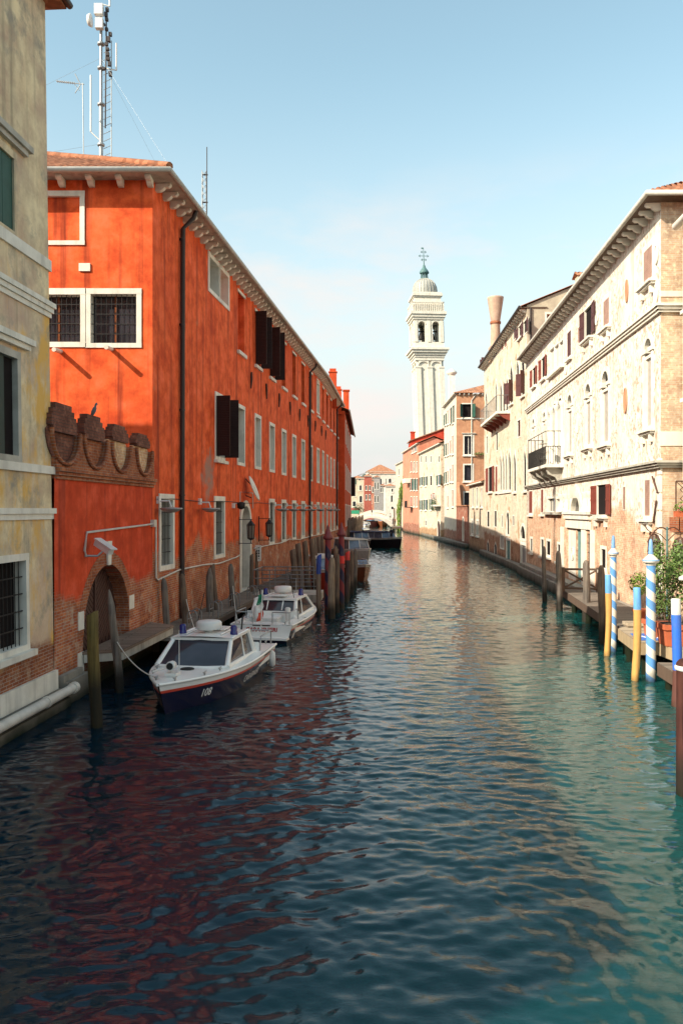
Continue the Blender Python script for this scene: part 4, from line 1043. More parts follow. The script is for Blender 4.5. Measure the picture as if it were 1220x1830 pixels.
for px, py, zt, r, lab, mt, ln, tip in (
    (304, 1160, 2.30, .13, 'stout leaning post at the start of the plank walkway', 'post_grey', (-.10, 0), 'worn'),
    (338, 1150, 2.36, .14, 'leaning post just right of the dark downpipe', 'post', (-.10, 0), 'worn'),
    (376, 1126, 2.36, .16, 'thick grey post, left one of the close pair by the walkway', 'post_grey', (.0, 0), 'point'),
    (388, 1122, 2.40, .12, 'brown post, right one of the close pair by the walkway', 'post', (-.06, 0), 'cut'),
    (418, 1114, 2.38, .14, 'grey post midway between the close pair and the arched doorway', 'post_grey', (-.04, 0), 'worn'),
    (449, 1084, 2.42, .115, 'dark post nearest the arched doorway', 'post', (0, 0), 'cut'),
    (461, 1072, 2.60, .12, 'post under the small white wall sign', 'post', (-.03, 0), 'worn')):
    x, y = at_z(px, py); post(x, y, zt, r, lab, mt, ln, .82, tip, 'posts along the plank walkway')
# leaning piles against the far half of the front
for px, py, pt, lab in ((526, 1068, 983, 'first leaning pile behind the pontoon railing'), (536, 1062, 972, 'second leaning pile behind the pontoon railing'), (548, 1056, 968, 'third leaning pile behind the pontoon railing'),
                        (560, 1048, 964, 'fourth leaning pile behind the pontoon railing'), (565, 1040, 962, 'fifth leaning pile behind the pontoon railing'), (572, 1034, 960, 'sixth leaning pile behind the pontoon railing'), (578, 1028, 958, 'farthest leaning pile behind the pontoon railing')):
    x, y = at_z(px, py, .3); zt = CAMH-(pt-912)*y/FPX; post(x+.15, y, zt, .17, lab, 'post', (-.10, .02), .85, 'cut', 'piles leaning along the orange front')
x, y = at_z(570, 1098); o = post(x, y, 2.55, .11, 'slim post with a blue painted top beside the pontoon', painted_post('blue_top_post', (.02, .06, .30), (.20, .15, .11), 1.75, .3), (0, 0), .9)
for px, py, pt, r, lab, mt in ((593, 1106, 996, .165, 'pale bleached post in front of the nearer red and blue pole', 'post_pale'), (603, 1096, 990, .12, 'brown post between the two red and blue poles', 'post'),
                           (599, 1090, 975, .12, 'dark post behind the pale bleached post', 'post'),
                           (629, 1062, 984, .125, 'dark post just left of the moored cabin boats', 'post'), (634, 1052, 980, .13, 'second dark post by the moored cabin boats', 'post_grey'), (623, 1068, 990, .07, 'thin pale stake beside the red topped post', 'post_pale')):
    x, y = at_z(px, py); zt = CAMH-(pt-912)*y/FPX; post(x, y, zt, r, lab, mt, (0, 0), .85, 'worn', 'posts by the red and blue poles')
x, y = at_z(620, 1076); post(x, y, CAMH-(987-912)*y/FPX, .12, 'dark post with a bright red painted top', painted_post('red_top_post', (.62, .04, .03), (.05, .03, .03), CAMH-(1001-912)*y/FPX, .3), (0, 0), .95)
def striped_pole(x, y, ztop, r, lab, mat, capm, capr, capz, cap='disc', group=None, topm=None):
    t = thing('striped_pole', lab, 'mooring pole', (x, y, 0), group, world=False)
    b = MB(); b.lathe((0, 0, 0), [(r*1.02, -1.6), (r*1.02, 0), (r*.97, ztop*.5), (r*.93, ztop)], 24); b.build('shaft', mat, t, world=False)
    b = MB()
    if cap == 'disc':
        b.lathe((0, 0, ztop), [(r*1.05, -.06), (r*1.08, -.01), (capr*.86, .0), (capr, .035), (capr*.98, .075), (capr*.7, .14), (capr*.42, .19), (capr*.30, .22)], 24); b.build('cap', topm or 'istria_b', t, world=False)
        b = MB(); b.lathe((0, 0, ztop), [(capr*.98, .05), (capr*1.02, .06), (capr*1.02, .08), (capr*.96, .09)], 24, cap=False); b.build('ring', capm, t, world=False)
        b = MB(); b.lathe((0, 0, ztop), [(.05, .21), (.07, .26), (.055, .32), (.062, .36), (.05, .52), (.035, .60), (.01, .63)], 12); b.build('finial', capm, t, world=False)
    else:
        b.lathe((0, 0, ztop), [(r*1.0, -.06), (capr, -.03), (capr*1.03, .06), (capr*.75, .16), (capr*.5, .32), (capr*.30, .44), (capr*.30, .5), (.01, .58)], 16); b.build('cap', capm, t, world=False)
    return t
g_ = 'red and navy striped poles by the pontoon'
x, y = at_z(586, 1098); striped_pole(x, y, CAMH-(962-912)*y/FPX, .145, 'dark red and navy spiral pole, nearer one at the pontoon end', 'stripe_red', 'cap_dark', .21, .4, 'cone', g_)
x, y = at_z(610, 1088); t = striped_pole(x, y, CAMH-(956-912)*y/FPX, .135, 'red and navy spiral pole with a bright red band, behind the nearer one', 'stripe_red', 'cap_dark', .20, .4, 'cone', g_)
zz = CAMH-(1000-912)*y/FPX; b = MB(); b.lathe((0, 0, zz), [(.143, -.17), (.143, .17)], 20, cap=False); b.build('red_band', simple('bright_red_band', (.70, .035, .03), .5, var=.05), t, world=False)
# row of old piles at the far end of the left bank
for k in range(14):
    f = k/13; px = 622+25*f; Y = 92+58*f; x = at_y(px, Y)
    post(x, Y, 3.35+.25*math.sin(k*2.1), .20, 'dark old pile in the close row beyond the moored boats', 'post', (.0, 0), .95, 'cut', 'close row of old piles at the far left bank', seg=8)

# ---------------------------------------------------------------- boats
class Hull:
    def __init__(s, L, B, zs=.72, bow=.16, keel=-.35, full=.42, flare=.80, stern=.93, zc=-.04):
        s.L, s.B, s.zs, s.bow, s.keel, s.full, s.flare, s.stern, s.zc = L, B, zs, bow, keel, full, flare, stern, zc
    def hb(s, f):                       # half beam at the sheer, f: 0 stern, 1 bow
        v = 1 if f < s.full else 1-((f-s.full)/(1-s.full))**2.3
        return s.B/2*max(.012, v)*(s.stern+(1-s.stern)*min(1, f/.3))
    def sheer(s, f): return s.zs+s.bow*f*f
    def side(s, f, t, sg, off=0.0):     # t 0 chine, 1 sheer
        h = s.hb(f); c = h*s.flare*(1-.35*max(0, (f-.6)/.4)**2)
        y = c+(h-c)*t**.8; z = s.zc+(s.sheer(f)-s.zc)*t
        x = -s.L/2+s.L*f-(1-t)*.42*max(0, (f-.7)/.3)
        return (x, sg*(y+off), z)
    def band(s, mb, t0, t1, off=0.0, n=28, mi=0, f0=0.0, f1=1.0, m=3):
        for sg in (-1, 1):
            vs = []; fs = []
            for i in range(n+1):
                f = f0+(f1-f0)*i/n
                for j in range(m+1): vs.append(s.side(f, t0+(t1-t0)*j/m, sg, off))
            for i in range(n):
                for j in range(m): q = i*(m+1)+j; fs.append((q, q+m+1, q+m+2, q+1))
            mb.add(vs, fs, mi, True)
        return mb
    def bottom(s, mb, mi=0, n=28):
        vs = []; fs = []
        for i in range(n+1):
            f = i/n; a = s.side(f, 0, 1); b_ = s.side(f, 0, -1)
            vs += [a, (a[0]-.1*f, 0, s.keel*(1-.6*max(0, (f-.7)/.3)**2)), b_]
        for i in range(n): q = i*3; fs += [(q, q+3, q+4, q+1), (q+1, q+4, q+5, q+2)]
        mb.add(vs, fs, mi, True); mb.add([vs[0], vs[1], vs[2], s.side(0, 1, -1), s.side(0, 1, 1)], [(0, 1, 2, 3, 4)], mi)
    def deck(s, mb, f0, f1, dz=0.0, crown=.05, inset=.0, mi=0, n=20):
        vs = []; fs = []
        for i in range(n+1):
            f = f0+(f1-f0)*i/n; h = max(.004, s.hb(f)-inset); x = -s.L/2+s.L*f; z = s.sheer(f)+dz
            for k in range(5): e = -1+k*.5; vs.append((x, h*e, z+crown*(1-e*e)*min(1, h)))
        for i in range(n):
            for k in range(4): q = i*5+k; fs.append((q, q+5, q+6, q+1))
        mb.add(vs, fs, mi, True)
def conform(hull, txt, size, f0, t0, sg, mat, root, name, shear=.25):
    vs, fs = text_mesh(txt, size, shear, .004); b = MB(); out = []
    for (tx, ty, _) in vs:
        f = f0+(-sg)*tx/hull.L*-1.0 if False else f0+(tx if sg < 0 else -tx)/hull.L
        hgt = hull.sheer(f)-hull.zc; out.append(hull.side(f, t0+ty/hgt, sg, .012))
    b.add(out, fs); return b.build(name, mat, root, world=False)
def police_boat(lab, loc, yaw, bowtext):
    t = thing('police_boat', lab, 'boat', (0, 0, 0), 'white and navy police launches', world=False)
    bd = lambda mb, nm, mat, par=None: mb.build(nm, mat, par or t, world=False)
    H = Hull(6.4, 2.3, .60, .13, full=.40)
    x_ = lambda f: -H.L/2+H.L*f
    b = MB(); H.bottom(b); H.band(b, 0, .72); hull = bd(b, 'hull', 'navy')
    b = MB(); H.band(b, .72, .80, .006, f0=.0); bd(b, 'red_stripe', 'redpaint', hull)
    b = MB(); H.band(b, .80, 1.0, .002); 
    for sg in (-1, 1): b.tube([H.side(i/24, 1, sg, .0) for i in range(25)], .035, 6)
    b.add([H.side(0, .30, 1, .003), H.side(0, .30, -1, .003), H.side(0, 1, -1), H.side(0, 1, 1)], [(0, 1, 2, 3)])
    b.xf(lambda x, y, z: (x-.006 if x < x_(0)+.003 and abs(y) < 3 else x, y, z)); bd(b, 'topsides', 'gel')
    b = MB(); H.deck(b, .30, 1.0, .02, .07); deck = bd(b, 'deck', 'gel')
    b = MB(); z0 = H.zs
    H.deck(b, 0.0, .09, .02, .0); 
    for sg in (-1, 1): b.hexa([(x_(.08), sg*.75, z0-.3), (x_(.30), sg*.75, z0-.3), (x_(.30), sg*1.07, z0-.3), (x_(.08), sg*1.06, z0-.3), (x_(.08), sg*.78, z0+.06), (x_(.30), sg*.78, z0+.06), (x_(.30), sg*1.07, z0+.03), (x_(.08), sg*1.06, z0+.03)])
    b.quad((x_(.08), -.8, z0-.22), (x_(.32), -.8, z0-.22), (x_(.32), .8, z0-.22), (x_(.08), .8, z0-.22)); b.box((x_(.17), .0, z0-.06), (.7, .7, .36)); b.box((x_(.17), 0, z0+.125), (.74, .74, .05))
    bd(b, 'cockpit', 'gel')
    # low swept cabin: windscreen foot, roof, aft bulkhead
    xa, xb, xc, xd = x_(.66), x_(.535), x_(.30), x_(.235)
    za = H.sheer(.66)+.07; zr = 1.27
    wa, wb, wc, wd = .88, .74, .74, .80
    A = [(xa, wa, za), (xb, wb, zr), (xc, wc, zr-.0), (xd, wd, z0+.02)]
    b = MB()
    e = .05
    for sg in (-1, 1):
        p = [(x, sg*w_, z) for x, w_, z in A]
        def lerp(a, c, f): return tuple(a[i]+(c[i]-a[i])*f for i in range(3))
        b.tube([p[0], p[1]], [.07, .055], 8); b.tube([p[1], p[2]], .055, 8); b.tube([p[2], p[3]], [.07, .10], 8)
        b.tube([lerp(p[0], p[3], 0), lerp(p[0], p[3], .5), p[3]], .06, 8); m = lerp(p[1], p[2], .55); b.tube([m, lerp(p[0], p[3], .62)], .035, 6)
    b.tube([(xa+.02, -wa, za), (xa+.16, -wa*.5, za), (xa+.19, 0, za), (xa+.16, wa*.5, za), (xa+.02, wa, za)], .045, 8)
    for yy in (-.28, .28): b.tube([(xc, yy, zr), (xd, yy, z0+.06)], .03, 6)
    b.quad((xd-.01, -.95, z0-.22), (xd-.01, .95, z0-.22), (xd-.01, .95, z0+.30), (xd-.01, -.95, z0+.30)); b.quad((xd, -.92, z0), (xd, .92, z0), (xd, .92, z0-.1), (xd, -.92, z0-.1))
    cab = bd(b, 'cabin_frame', 'gel')
    b = MB()
    b.add([(xa+.02, -wa, za), (xa+.17, 0, za), (xa+.02, wa, za), (xb, wb, zr), (xb+.08, 0, zr), (xb, -wb, zr)], [(0, 1, 4, 5), (1, 2, 3, 4)], 0, True); bd(b, 'windscreen', 'boatglass', cab)
    b = MB()
    for sg in (-1, 1): b.quad(*[(x, sg*(w_), z) for x, w_, z in A])
    bd(b, 'side_window', 'boatglass', cab)
    b = MB(); b.quad((xc, -wc, zr), (xc, wc, zr), (xd+.1, wd, z0+.26), (xd+.1, -wd, z0+.26)); bd(b, 'rear_window', 'boatglass', cab)
    b = MB(); n = 8; vs = []; fs = []
    for i in range(n+1):
        f = i/n; x = xb+.10+(xc-.10-xb-.10)*f
        for k in range(7): ee = -1+k/3; vs.append((x+.05*(1-ee*ee)*(1-f), (wb+.06)*ee, zr+.035+.06*(1-ee*ee)*math.sin(math.pi*min(1, .25+f))))
    for i in range(n):
        for k in range(6): q = i*7+k; fs.append((q, q+7, q+8, q+1))
    b.add(vs, fs, 0, True); b.hexa([(xc-.1, -.8, zr-.03), (xb+.1, -.8, zr-.03), (xb+.1, .8, zr-.03), (xc-.1, .8, zr-.03), (xc-.1, -.8, zr+.034), (xb+.1, -.8, zr+.034), (xb+.1, .8, zr+.034), (xc-.1, .8, zr+.034)])
    for yy in (-.45, .45): b.tube([(xb-.1, yy, zr+.10), (xc+.1, yy, zr+.10)], .018, 6)
    b.box(((xb+xc)/2-.35, 0, zr+.11), (.62, .62, .03)); roof = bd(b, 'roof', 'gel')
    xm = (xb+xc)/2+.25
    b = MB(); b.lathe((xm, 0, zr+.08), [(.10, 0), (.13, .06), (.30, .09), (.33, .12), (.33, .26), (.29, .30), (.04, .32)], 20); bd(b, 'radar_dome', 'white_metal', roof)
    for sg in (-1, 1):
        b = MB(); b.lathe((xm+.05, sg*.68, zr+.05), [(.10, 0), (.10, .07), (.085, .09), (.09, .19), (.075, .23), (.02, .245)], 12); bd(b, 'beacon', 'bluelamp', roof)
    b = MB(); b.tube([(xc+.2, -.62, zr+.05), (xc-.5, -.62, zr+.95)], .012, 5); bd(b, 'aerial', 'iron', roof); b = MB(); b.tube([(xc+.15, .62, zr+.05), (xc+.05, .62, zr+.35), (xc-.15, .62, zr+.40)], .025, 5); bd(b, 'aerial', 'iron', roof)
    # deck gear
    b = MB(); xs_ = x_(.86); b.lathe((0, 0, 0), [(.02, -.10), (.10, -.09), (.11, .08), (.085, .10)], 12); b.xf(lambda x, y, z: (xs_+.10+z, y, 1.0+x)); b.tube([(xs_+.08, 0, .76), (xs_+.08, 0, .95)], .03, 6); b.box((xs_+.02, 0, .80), (.3, .26, .08))
    bd(b, 'searchlight', 'white_metal', deck)
    b = MB(); b.lathe((0, 0, 0), [(.01, 0), (.08, .002)], 12); b.xf(lambda x, y, z: (xs_+.204+z, y, 1.0+x)); bd(b, 'searchlight_lens', 'rubber', deck)
    b = MB(); b.tube([(x_(.82), .05, .76), (x_(.82), .05, 1.75)], [.014, .006], 5); b.tube([(x_(.80), -.30, .85), (x_(.93), -.30, .92)], .018, 5); bd(b, 'jackstaff', 'white_metal', deck)
    for f, yy in ((.93, .22), (.93, -.22), (.80, .62), (.80, -.62), (.70, -.78), (.70, .78), (.02, .8), (.02, -.8)):
        z = H.sheer(f)+.06; b = MB(); b.tube([(x_(f)-.10, yy, z+.04), (x_(f)+.10, yy, z+.04)], .016, 5); b.box((x_(f), yy, z), (.05, .03, .08)); bd(b, 'cleat', 'steel', deck)
    b = MB(); b.lathe((x_(.735), .05, H.sheer(.73)+.07), [(.16, 0), (.17, .02), (.14, .035), (.01, .04)], 16); bd(b, 'deck_hatch', 'rubber', deck)
    for sg in (-1, 1):
        b = MB(); b.tube([(x_(.02), sg*.95, z0), (x_(.02), sg*.95, z0+.42), (x_(.20), sg*.95, z0+.42), (x_(.22), sg*.95, z0)], .022, 6); b.tube([(x_(.02), sg*.95, z0+.42), (x_(.02), sg*.35, z0+.42), (x_(.02), sg*.35, z0)], .022, 6)
        bd(b, 'stern_rail', 'steel')
    b = MB(); b.lathe((x_(.20), .55, z0), [(.09, 0), (.10, .05), (.10, .45), (.06, .5)], 12); bd(b, 'life_ring_case', 'white_metal')
    b = MB(); b.lathe((x_(.20), -.6, z0), [(.07, 0), (.08, .05), (.10, .42), (.06, .46)], 12); bd(b, 'fender', 'white_metal')
    b = MB(); b.box((x_(-.012), 0, .16), (.34, 1.9, .07)); bd(b, 'swim_platform', 'gel')
    for sg in (-1, 1):
        b = MB()
        for k in range(3):
            q0, q1 = H.side(.12, .86+.05*k, sg, .008), H.side(.24, .86+.05*k, sg, .008); b.tube([q0, q1], .010, 4)
        bd(b, 'vent', 'rubber', hull)
    for f in (.10,):
        b = MB(); p = H.side(f, .55, 1, .10); b.lathe((p[0], p[1], p[2]-.25), [(.02, 0), (.09, .05), (.10, .22), (.09, .40), (.03, .46)], 12); b.tube([(p[0], p[1], p[2]+.2), (p[0], H.hb(f), H.sheer(f)+.02)], .010, 5); bd(b, 'fender', 'white_metal' if f < .4 else 'rubber')
    # stern flag (the nearer launch only)
    fs_ = MB(); fs_.tube([(x_(.01), .62, z0), (x_(-.03), .62, z0+1.55)], .016, 6); st_ = bd(fs_, 'flagstaff', 'white_metal')
    fm = MB()
    for k, mi in ((0, 0), (1, 1), (2, 2)):
        vs = []; fs = []
        for i in range(5):
            for j in range(7):
                zz = z0+1.45-j*.045-k*.27*.9-i*.02; xx = x_(-.03)+.012*i+.02*math.sin(j*1.3+k); yy = .62-.035*i+.03*math.sin(i*1.9+j*.6)
                vs.append((xx, yy, zz))
        for i in range(4):
            for j in range(6): q = i*7+j; fs.append((q, q+7, q+8, q+1))
        fm.add(vs, fs, mi, True)
    bd(fm, 'flag', ['greenpaint', 'white_paint', 'redpaint'], st_)
    # lettering
    for sg in (-1, 1):
        conform(H, 'CARABINIERI', .235, .40, .40, sg, 'white_paint', hull, 'lettering', .15); bowtext and conform(H, bowtext, .25, .80, .46, sg, 'white_paint', hull, 'number', .25)
        b = MB(); c = [H.side(.08+.022*math.cos(a), .38+.17*math.sin(a), sg, .014) for a in [k*math.pi/8 for k in range(16)]]; b.add(c, [tuple(range(16))]); bd(b, 'emblem', 'white_paint', hull)
    vs, fs = text_mesh('CARABINIERI', .19, .15, .006); b = MB(); b.add([(x_(0)-.016, -p[0], .44+p[1]) for p in vs], fs); bd(b, 'stern_lettering', 'red_letter', hull)
    b = MB(); b.box((x_(0)-.012, 0, .585), (.012, .62, .035)); bd(b, 'stern_vent', 'rubber', hull)
    if bowtext != '108':
        bpy.data.objects.remove(st_.children[0]); bpy.data.objects.remove(st_)
    t.location = loc; t.rotation_euler = (0, 0, yaw); return t
# nearer launch: bow towards the viewer; farther launch: stern towards the viewer
bx, by = -3.95, 17.5; sx, sy = -3.0, 23.6
yaw = math.atan2(by-sy, bx-sx); L_ = 6.4
police_boat('nearer white and navy police launch with number on its bow, bow towards the viewer', (bx-math.cos(yaw)*L_/2, by-math.sin(yaw)*L_/2, 0), yaw, '108')
yaw = math.atan2(5.2, .95)
police_boat('farther white police launch moored stern towards the viewer before the pontoon', (-2.72+math.cos(yaw)*L_/2, 27.6+math.sin(yaw)*L_/2, 0), yaw, '')

def rope(lab, a, c, sag):
    b = MB(); b.tube([(a[0]+(c[0]-a[0])*f, a[1]+(c[1]-a[1])*f, a[2]+(c[2]-a[2])*f-sag*4*f*(1-f)) for f in [k/12 for k in range(13)]], .014, 5)
    o = b.build('mooring_rope', 'canvas'); tag(o, lab, 'rope', 'mooring ropes of the police launches')
rope('rope from the nearer launch bow to the grey pointed post', (-4.0, 17.9, .80), (-5.55, 20.0, 1.3), .2)
rope('rope from the nearer launch to the post beside the dark downpipe', (-3.95, 23.3, .66), (-5.22, 27.33, 1.5), .25)
rope('rope from the farther launch to the grey post before the arched doorway', (-3.6, 28.2, .66), (-4.30, 32.2, 1.5), .2)
def cabin_boat(lab, loc, yaw, L, B, hullm, topm, canopym, zs=.8, cab=(.25, .62), open_aft=False, group=None, stern_deck='varnish', name='motor_boat', cz=.75):
    t = thing(name, lab, 'boat', (0, 0, 0), group, world=False)
    bd = lambda mb, nm, mat, par=None: mb.build(nm, mat, par or t, world=False)
    H = Hull(L, B, zs, .30, full=.45, flare=.72); x_ = lambda f: -L/2+L*f
    b = MB(); H.bottom(b, n=18); H.band(b, 0, .86, n=18); hull = bd(b, 'hull', hullm)
    b = MB(); H.band(b, .86, 1, .01, n=18); 
    for sg in (-1, 1): b.tube([H.side(i/18, 1, sg) for i in range(19)], .04, 6)
    bd(b, 'gunwale', topm, hull)
    b = MB(); H.deck(b, cab[1]-.03, 1, 0, .08, n=10); H.deck(b, 0, cab[0], -.12, 0, .12, n=6); H.deck(b, cab[0], cab[1], -.1, 0, .1, n=4); bd(b, 'deck', stern_deck)
    z0 = zs+.02; h = cz; xa, xb = x_(cab[0]), x_(cab[1]); w_ = B*.40; wt_ = B*.35
    b = MB()
    for sg in (-1, 1):
        b.tube([(xb+.35, sg*w_, z0), (xb, sg*wt_, z0+h)], .035, 5); b.tube([(xa, sg*w_, z0), (xa, sg*wt_, z0+h)], .035, 5); b.tube([((xa+xb)/2, sg*w_, z0), ((xa+xb)/2, sg*wt_, z0+h)], .03, 5)
        b.tube([(xa, sg*w_, z0+.02), (xb+.35, sg*w_, z0+.02)], .06, 6); b.tube([(xa, sg*wt_, z0+h), (xb, sg*wt_, z0+h)], .04, 6)
    b.tube([(xb+.35, -w_, z0+.02), (xb+.55, 0, z0+.02), (xb+.35, w_, z0+.02)], .05, 6); b.tube([(xb+.2, 0, z0+h*.98), (xb+.53, 0, z0)], .025, 5); cabo = bd(b, 'cabin_frame', topm)
    b = MB(); b.add([(xb+.35, -w_, z0), (xb+.54, 0, z0), (xb+.35, w_, z0), (xb, wt_, z0+h), (xb+.15, 0, z0+h), (xb, -wt_, z0+h)], [(0, 1, 4, 5), (1, 2, 3, 4)]); bd(b, 'windscreen', 'boatglass_b', cabo)
    b = MB()
    for sg in (-1, 1): b.quad((xa, sg*w_*.99, z0), (xb+.33, sg*w_*.99, z0), (xb, sg*wt_*.99, z0+h), (xa, sg*wt_*.99, z0+h))
    bd(b, 'side_window', 'boatglass_b', cabo)
    if canopym:
        b = MB(); vs = []; fs = []
        for i in range(5):
            x = xa-.2+(xb+.2-xa)*i/4
            for k in range(7): ee = -1+k/3; vs.append((x, (wt_+.07)*ee, z0+h+.02+.10*(1-ee*ee)))
        for i in range(4):
            for k in range(6): q = i*7+k; fs.append((q, q+7, q+8, q+1))
        b.add(vs, fs, 0, True); b.add(vs[:7], [tuple(range(7))]); b.add(vs[-7:], [tuple(range(7))]); b.hexa([(xa-.2, -wt_-.07, z0+h-.05), (xb+.2, -wt_-.07, z0+h-.05), (xb+.2, wt_+.07, z0+h-.05), (xa-.2, wt_+.07, z0+h-.05), (xa-.2, -wt_-.07, z0+h+.018), (xb+.2, -wt_-.07, z0+h+.018), (xb+.2, wt_+.07, z0+h+.018), (xa-.2, wt_+.07, z0+h+.018)])
        bd(b, 'canopy', canopym, cabo)
    b = MB(); b.tube([(x_(.9), 0, H.sheer(.9)), (x_(.9), 0, H.sheer(.9)+.25)], .03, 6); b.tube([(x_(.7), -B*.3, H.sheer(.7)+.12), (x_(.95), -.06, H.sheer(.95)+.18), (x_(.95), .06, H.sheer(.95)+.18), (x_(.7), B*.3, H.sheer(.7)+.12)], .018, 5); bd(b, 'bow_rail', 'steel')
    t.location = loc; t.rotation_euler = (0, 0, yaw); return t
M['boatglass_b'] = glass('blue_boat_glass', (.10, .14, .20), .05, .4)
g_ = 'cabin boats moored beyond the striped poles'
x, y = at_z(632, 1040); cabin_boat('nearest moored wooden boat, bow out past the dark posts', (x+.1, y+2.4, 0), R(-76), 5.2, 1.9, 'varnish', 'gel_dirty', None, .8, (.35, .6), group=g_, cz=.45)
x, y = at_z(640, 1006); cabin_boat('moored white boat with a pale canvas canopy', (x-.45, y+1.9, 0), R(-68), 7.2, 2.4, 'gel_dirty', 'gel', 'canvas', 1.0, (.2, .66), group=g_, cz=.95)
x, y = at_z(648, 985); cabin_boat('moored boat with a dark navy canopy, farthest of the three', (x-.7, y+3.5, 0), R(-66), 7.4, 2.4, 'timber', 'gel', 'canvas_navy', 1.05, (.2, .68), group=g_, cz=.95)
x, y = at_z(545, 1068, .2); cabin_boat('red boat with a pale canopy tucked behind the pontoon', (x+.7, y+8.0, 0), R(-80), 5.5, 2.0, 'redpaint', 'gel', 'canvas', .9, (.3, .7), cz=.85)
x, y = at_z(640, 956); cabin_boat('small dark open boat moored by the row of old piles', (x+.6, y-1, 0), R(-60), 5.5, 1.9, 'blackhull', 'gel_dirty', None, .9, (.4, .6), cz=.4)
mbt = cabin_boat('dark motor boat under way in the middle of the canal', (5.35, 98, 0), R(-58), 6.6, 2.5, 'blackhull', 'gel_dirty', 'canvas_navy', 1.05, (.10, .55), name='motor_boat', cz=.8)

# ---------------------------------------------------------------- people
def person(lab, loc, yaw, shirt='cloth_d', legs='cloth_d', arm=0.0, h=1.74, group=None, hat=False):
    V_ = {'pel': (0, 0, .95), 'wai': (0, 0, 1.10), 'che': (0, 0, 1.32), 'nec': (0, 0, 1.46), 'hd0': (.01, 0, 1.56), 'hd1': (.02, 0, 1.68)}
    Rr = {'pel': .15, 'wai': .135, 'che': .155, 'nec': .06, 'hd0': .085, 'hd1': .09}
    Ed = [('pel', 'wai'), ('wai', 'che'), ('che', 'nec'), ('nec', 'hd0'), ('hd0', 'hd1')]
    for s_, n in ((1, 'l'), (-1, 'r')):
        a = arm if s_ > 0 else arm*.6
        V_.update({'sh'+n: (0, s_*.18, 1.40), 'el'+n: (.05+.12*a, s_*.25, 1.14), 'ha'+n: (.10+.32*a, s_*.22, .92+.22*a), 'hi'+n: (0, s_*.09, .90), 'kn'+n: (.03, s_*.10, .50), 'an'+n: (0, s_*.11, .08), 'to'+n: (.16, s_*.12, .04)})
        Rr.update({'sh'+n: .07, 'el'+n: .048, 'ha'+n: .04, 'hi'+n: .10, 'kn'+n: .065, 'an'+n: .045, 'to'+n: .035})
        Ed += [('che', 'sh'+n), ('sh'+n, 'el'+n), ('el'+n, 'ha'+n), ('pel', 'hi'+n), ('hi'+n, 'kn'+n), ('kn'+n, 'an'+n), ('an'+n, 'to'+n)]
    ks = list(V_); me = bpy.data.meshes.new('person'); me.from_pydata([V_[k] for k in ks], [(ks.index(a), ks.index(b_)) for a, b_ in Ed], [])
    o = bpy.data.objects.new('person', me); COL.objects.link(o)
    sk = o.modifiers.new('skin', 'SKIN'); sv = me.skin_vertices[0].data
    for i, k in enumerate(ks): sv[i].radius = (Rr[k], Rr[k]); sv[i].use_root = (k == 'pel')
    sb = o.modifiers.new('subd', 'SUBSURF'); sb.levels = 1; sb.render_levels = 1
    m2 = bpy.data.meshes.new_from_object(o.evaluated_get(bpy.context.evaluated_depsgraph_get()))
    o.modifiers.clear(); o.data = m2
    for m_ in (shirt, legs, 'skin'): m2.materials.append(M[m_])
    for p in m2.polygons:
        z = p.center.z; p.use_smooth = True
        p.material_index = 2 if (z > 1.47 or (z < 1.12 and abs(p.center.y) > .19 and z > .8)) else (1 if z < .98 else 0)
    o.location = loc; o.rotation_euler = (0, 0, yaw); o.scale = (h/1.77,)*3
    tag(o, lab, 'person', group)
    b = MB(); b.lathe((.01, 0, 1.66), [(.095, -.03), (.105, .03), (.085, .09), (.04, .125), (.005, .13)], 12)
    if hat: b.lathe((.01, 0, 1.72), [(.16, 0), (.16, .012), (.10, .02), (.09, .10), (.01, .11)], 12)
    b.build('hair', 'cloth_d', o, world=False); return o
person('person in dark clothes standing at the wheel of the dark motor boat', (5.95, 97.1, .75), R(-58), arm=1.0)
# ---------------------------------------------------------------- pale palazzo on the right bank
RA, RB = (11.12, 28.3), (13.25, 58.0)
pa = thing('palazzo', 'pale peeling palazzo with arched windows, iron balcony and stone portal', 'palazzo', (RA[0], RA[1], 0))
FA = Facade(RA, RB, 'l'); FA.ds = .36; FS = Facade((22.0, 28.3), RA, 'l')
AR = FA.rect; HA = 15.25
def arect(F, xl, xr, yt, yb): return F.rect(xl, xr, yt, yb)
# top floor
window(pa, FA, AR(1150, 1165, 452, 508), d=.28, shut='closed', shm='pink_sh', pane='dark', fw=.2, brackets=True)
window(pa, FA, AR(1078, 1088, 540, 586), d=.28, shut='closed', shm='pink_sh', pane='dark', fw=.2, brackets=True)
window(pa, FA, AR(1044, 1057, 556, 610), d=.25, shut='flat', shm='brown_sh', pane='dark', fw=.12, brackets=True)
window(pa, FA, AR(1013.5, 1020, 596, 640), d=.2, shut='closed', shm='brown_sh', pane='dark', fw=.12)
window(pa, FA, AR(1032.5, 1036, 586, 614), d=.12, shut='closed', shm='pink_sh', pane='dark', fw=.04, sill=False)
for xl, xr in ((982, 989.5), (990.7, 998), (999.2, 1006)): window(pa, FA, AR(xl, xr, 627-(xl-982)*.8, 666-(xl-982)*.55), d=.32, pane='blind', fw=.06, sill=False)
b = MB(); u0, u1 = FA.u(1007.5), FA.u(980); z = FA.z(990, 664); b.fbox(FA, u0, u1, -.05, .22, z-.22, z-.06); b.build('sill', 'istria', pa)
window(pa, FA, AR(967, 973.5, 642, 678), d=.2, shut='flat', shm='red_sh', pane='dark', fw=.1)
window(pa, FA, AR(951, 956.5, 660, 691), d=.2, shut='flat', shm='red_sh', pane='dark', fw=.1)
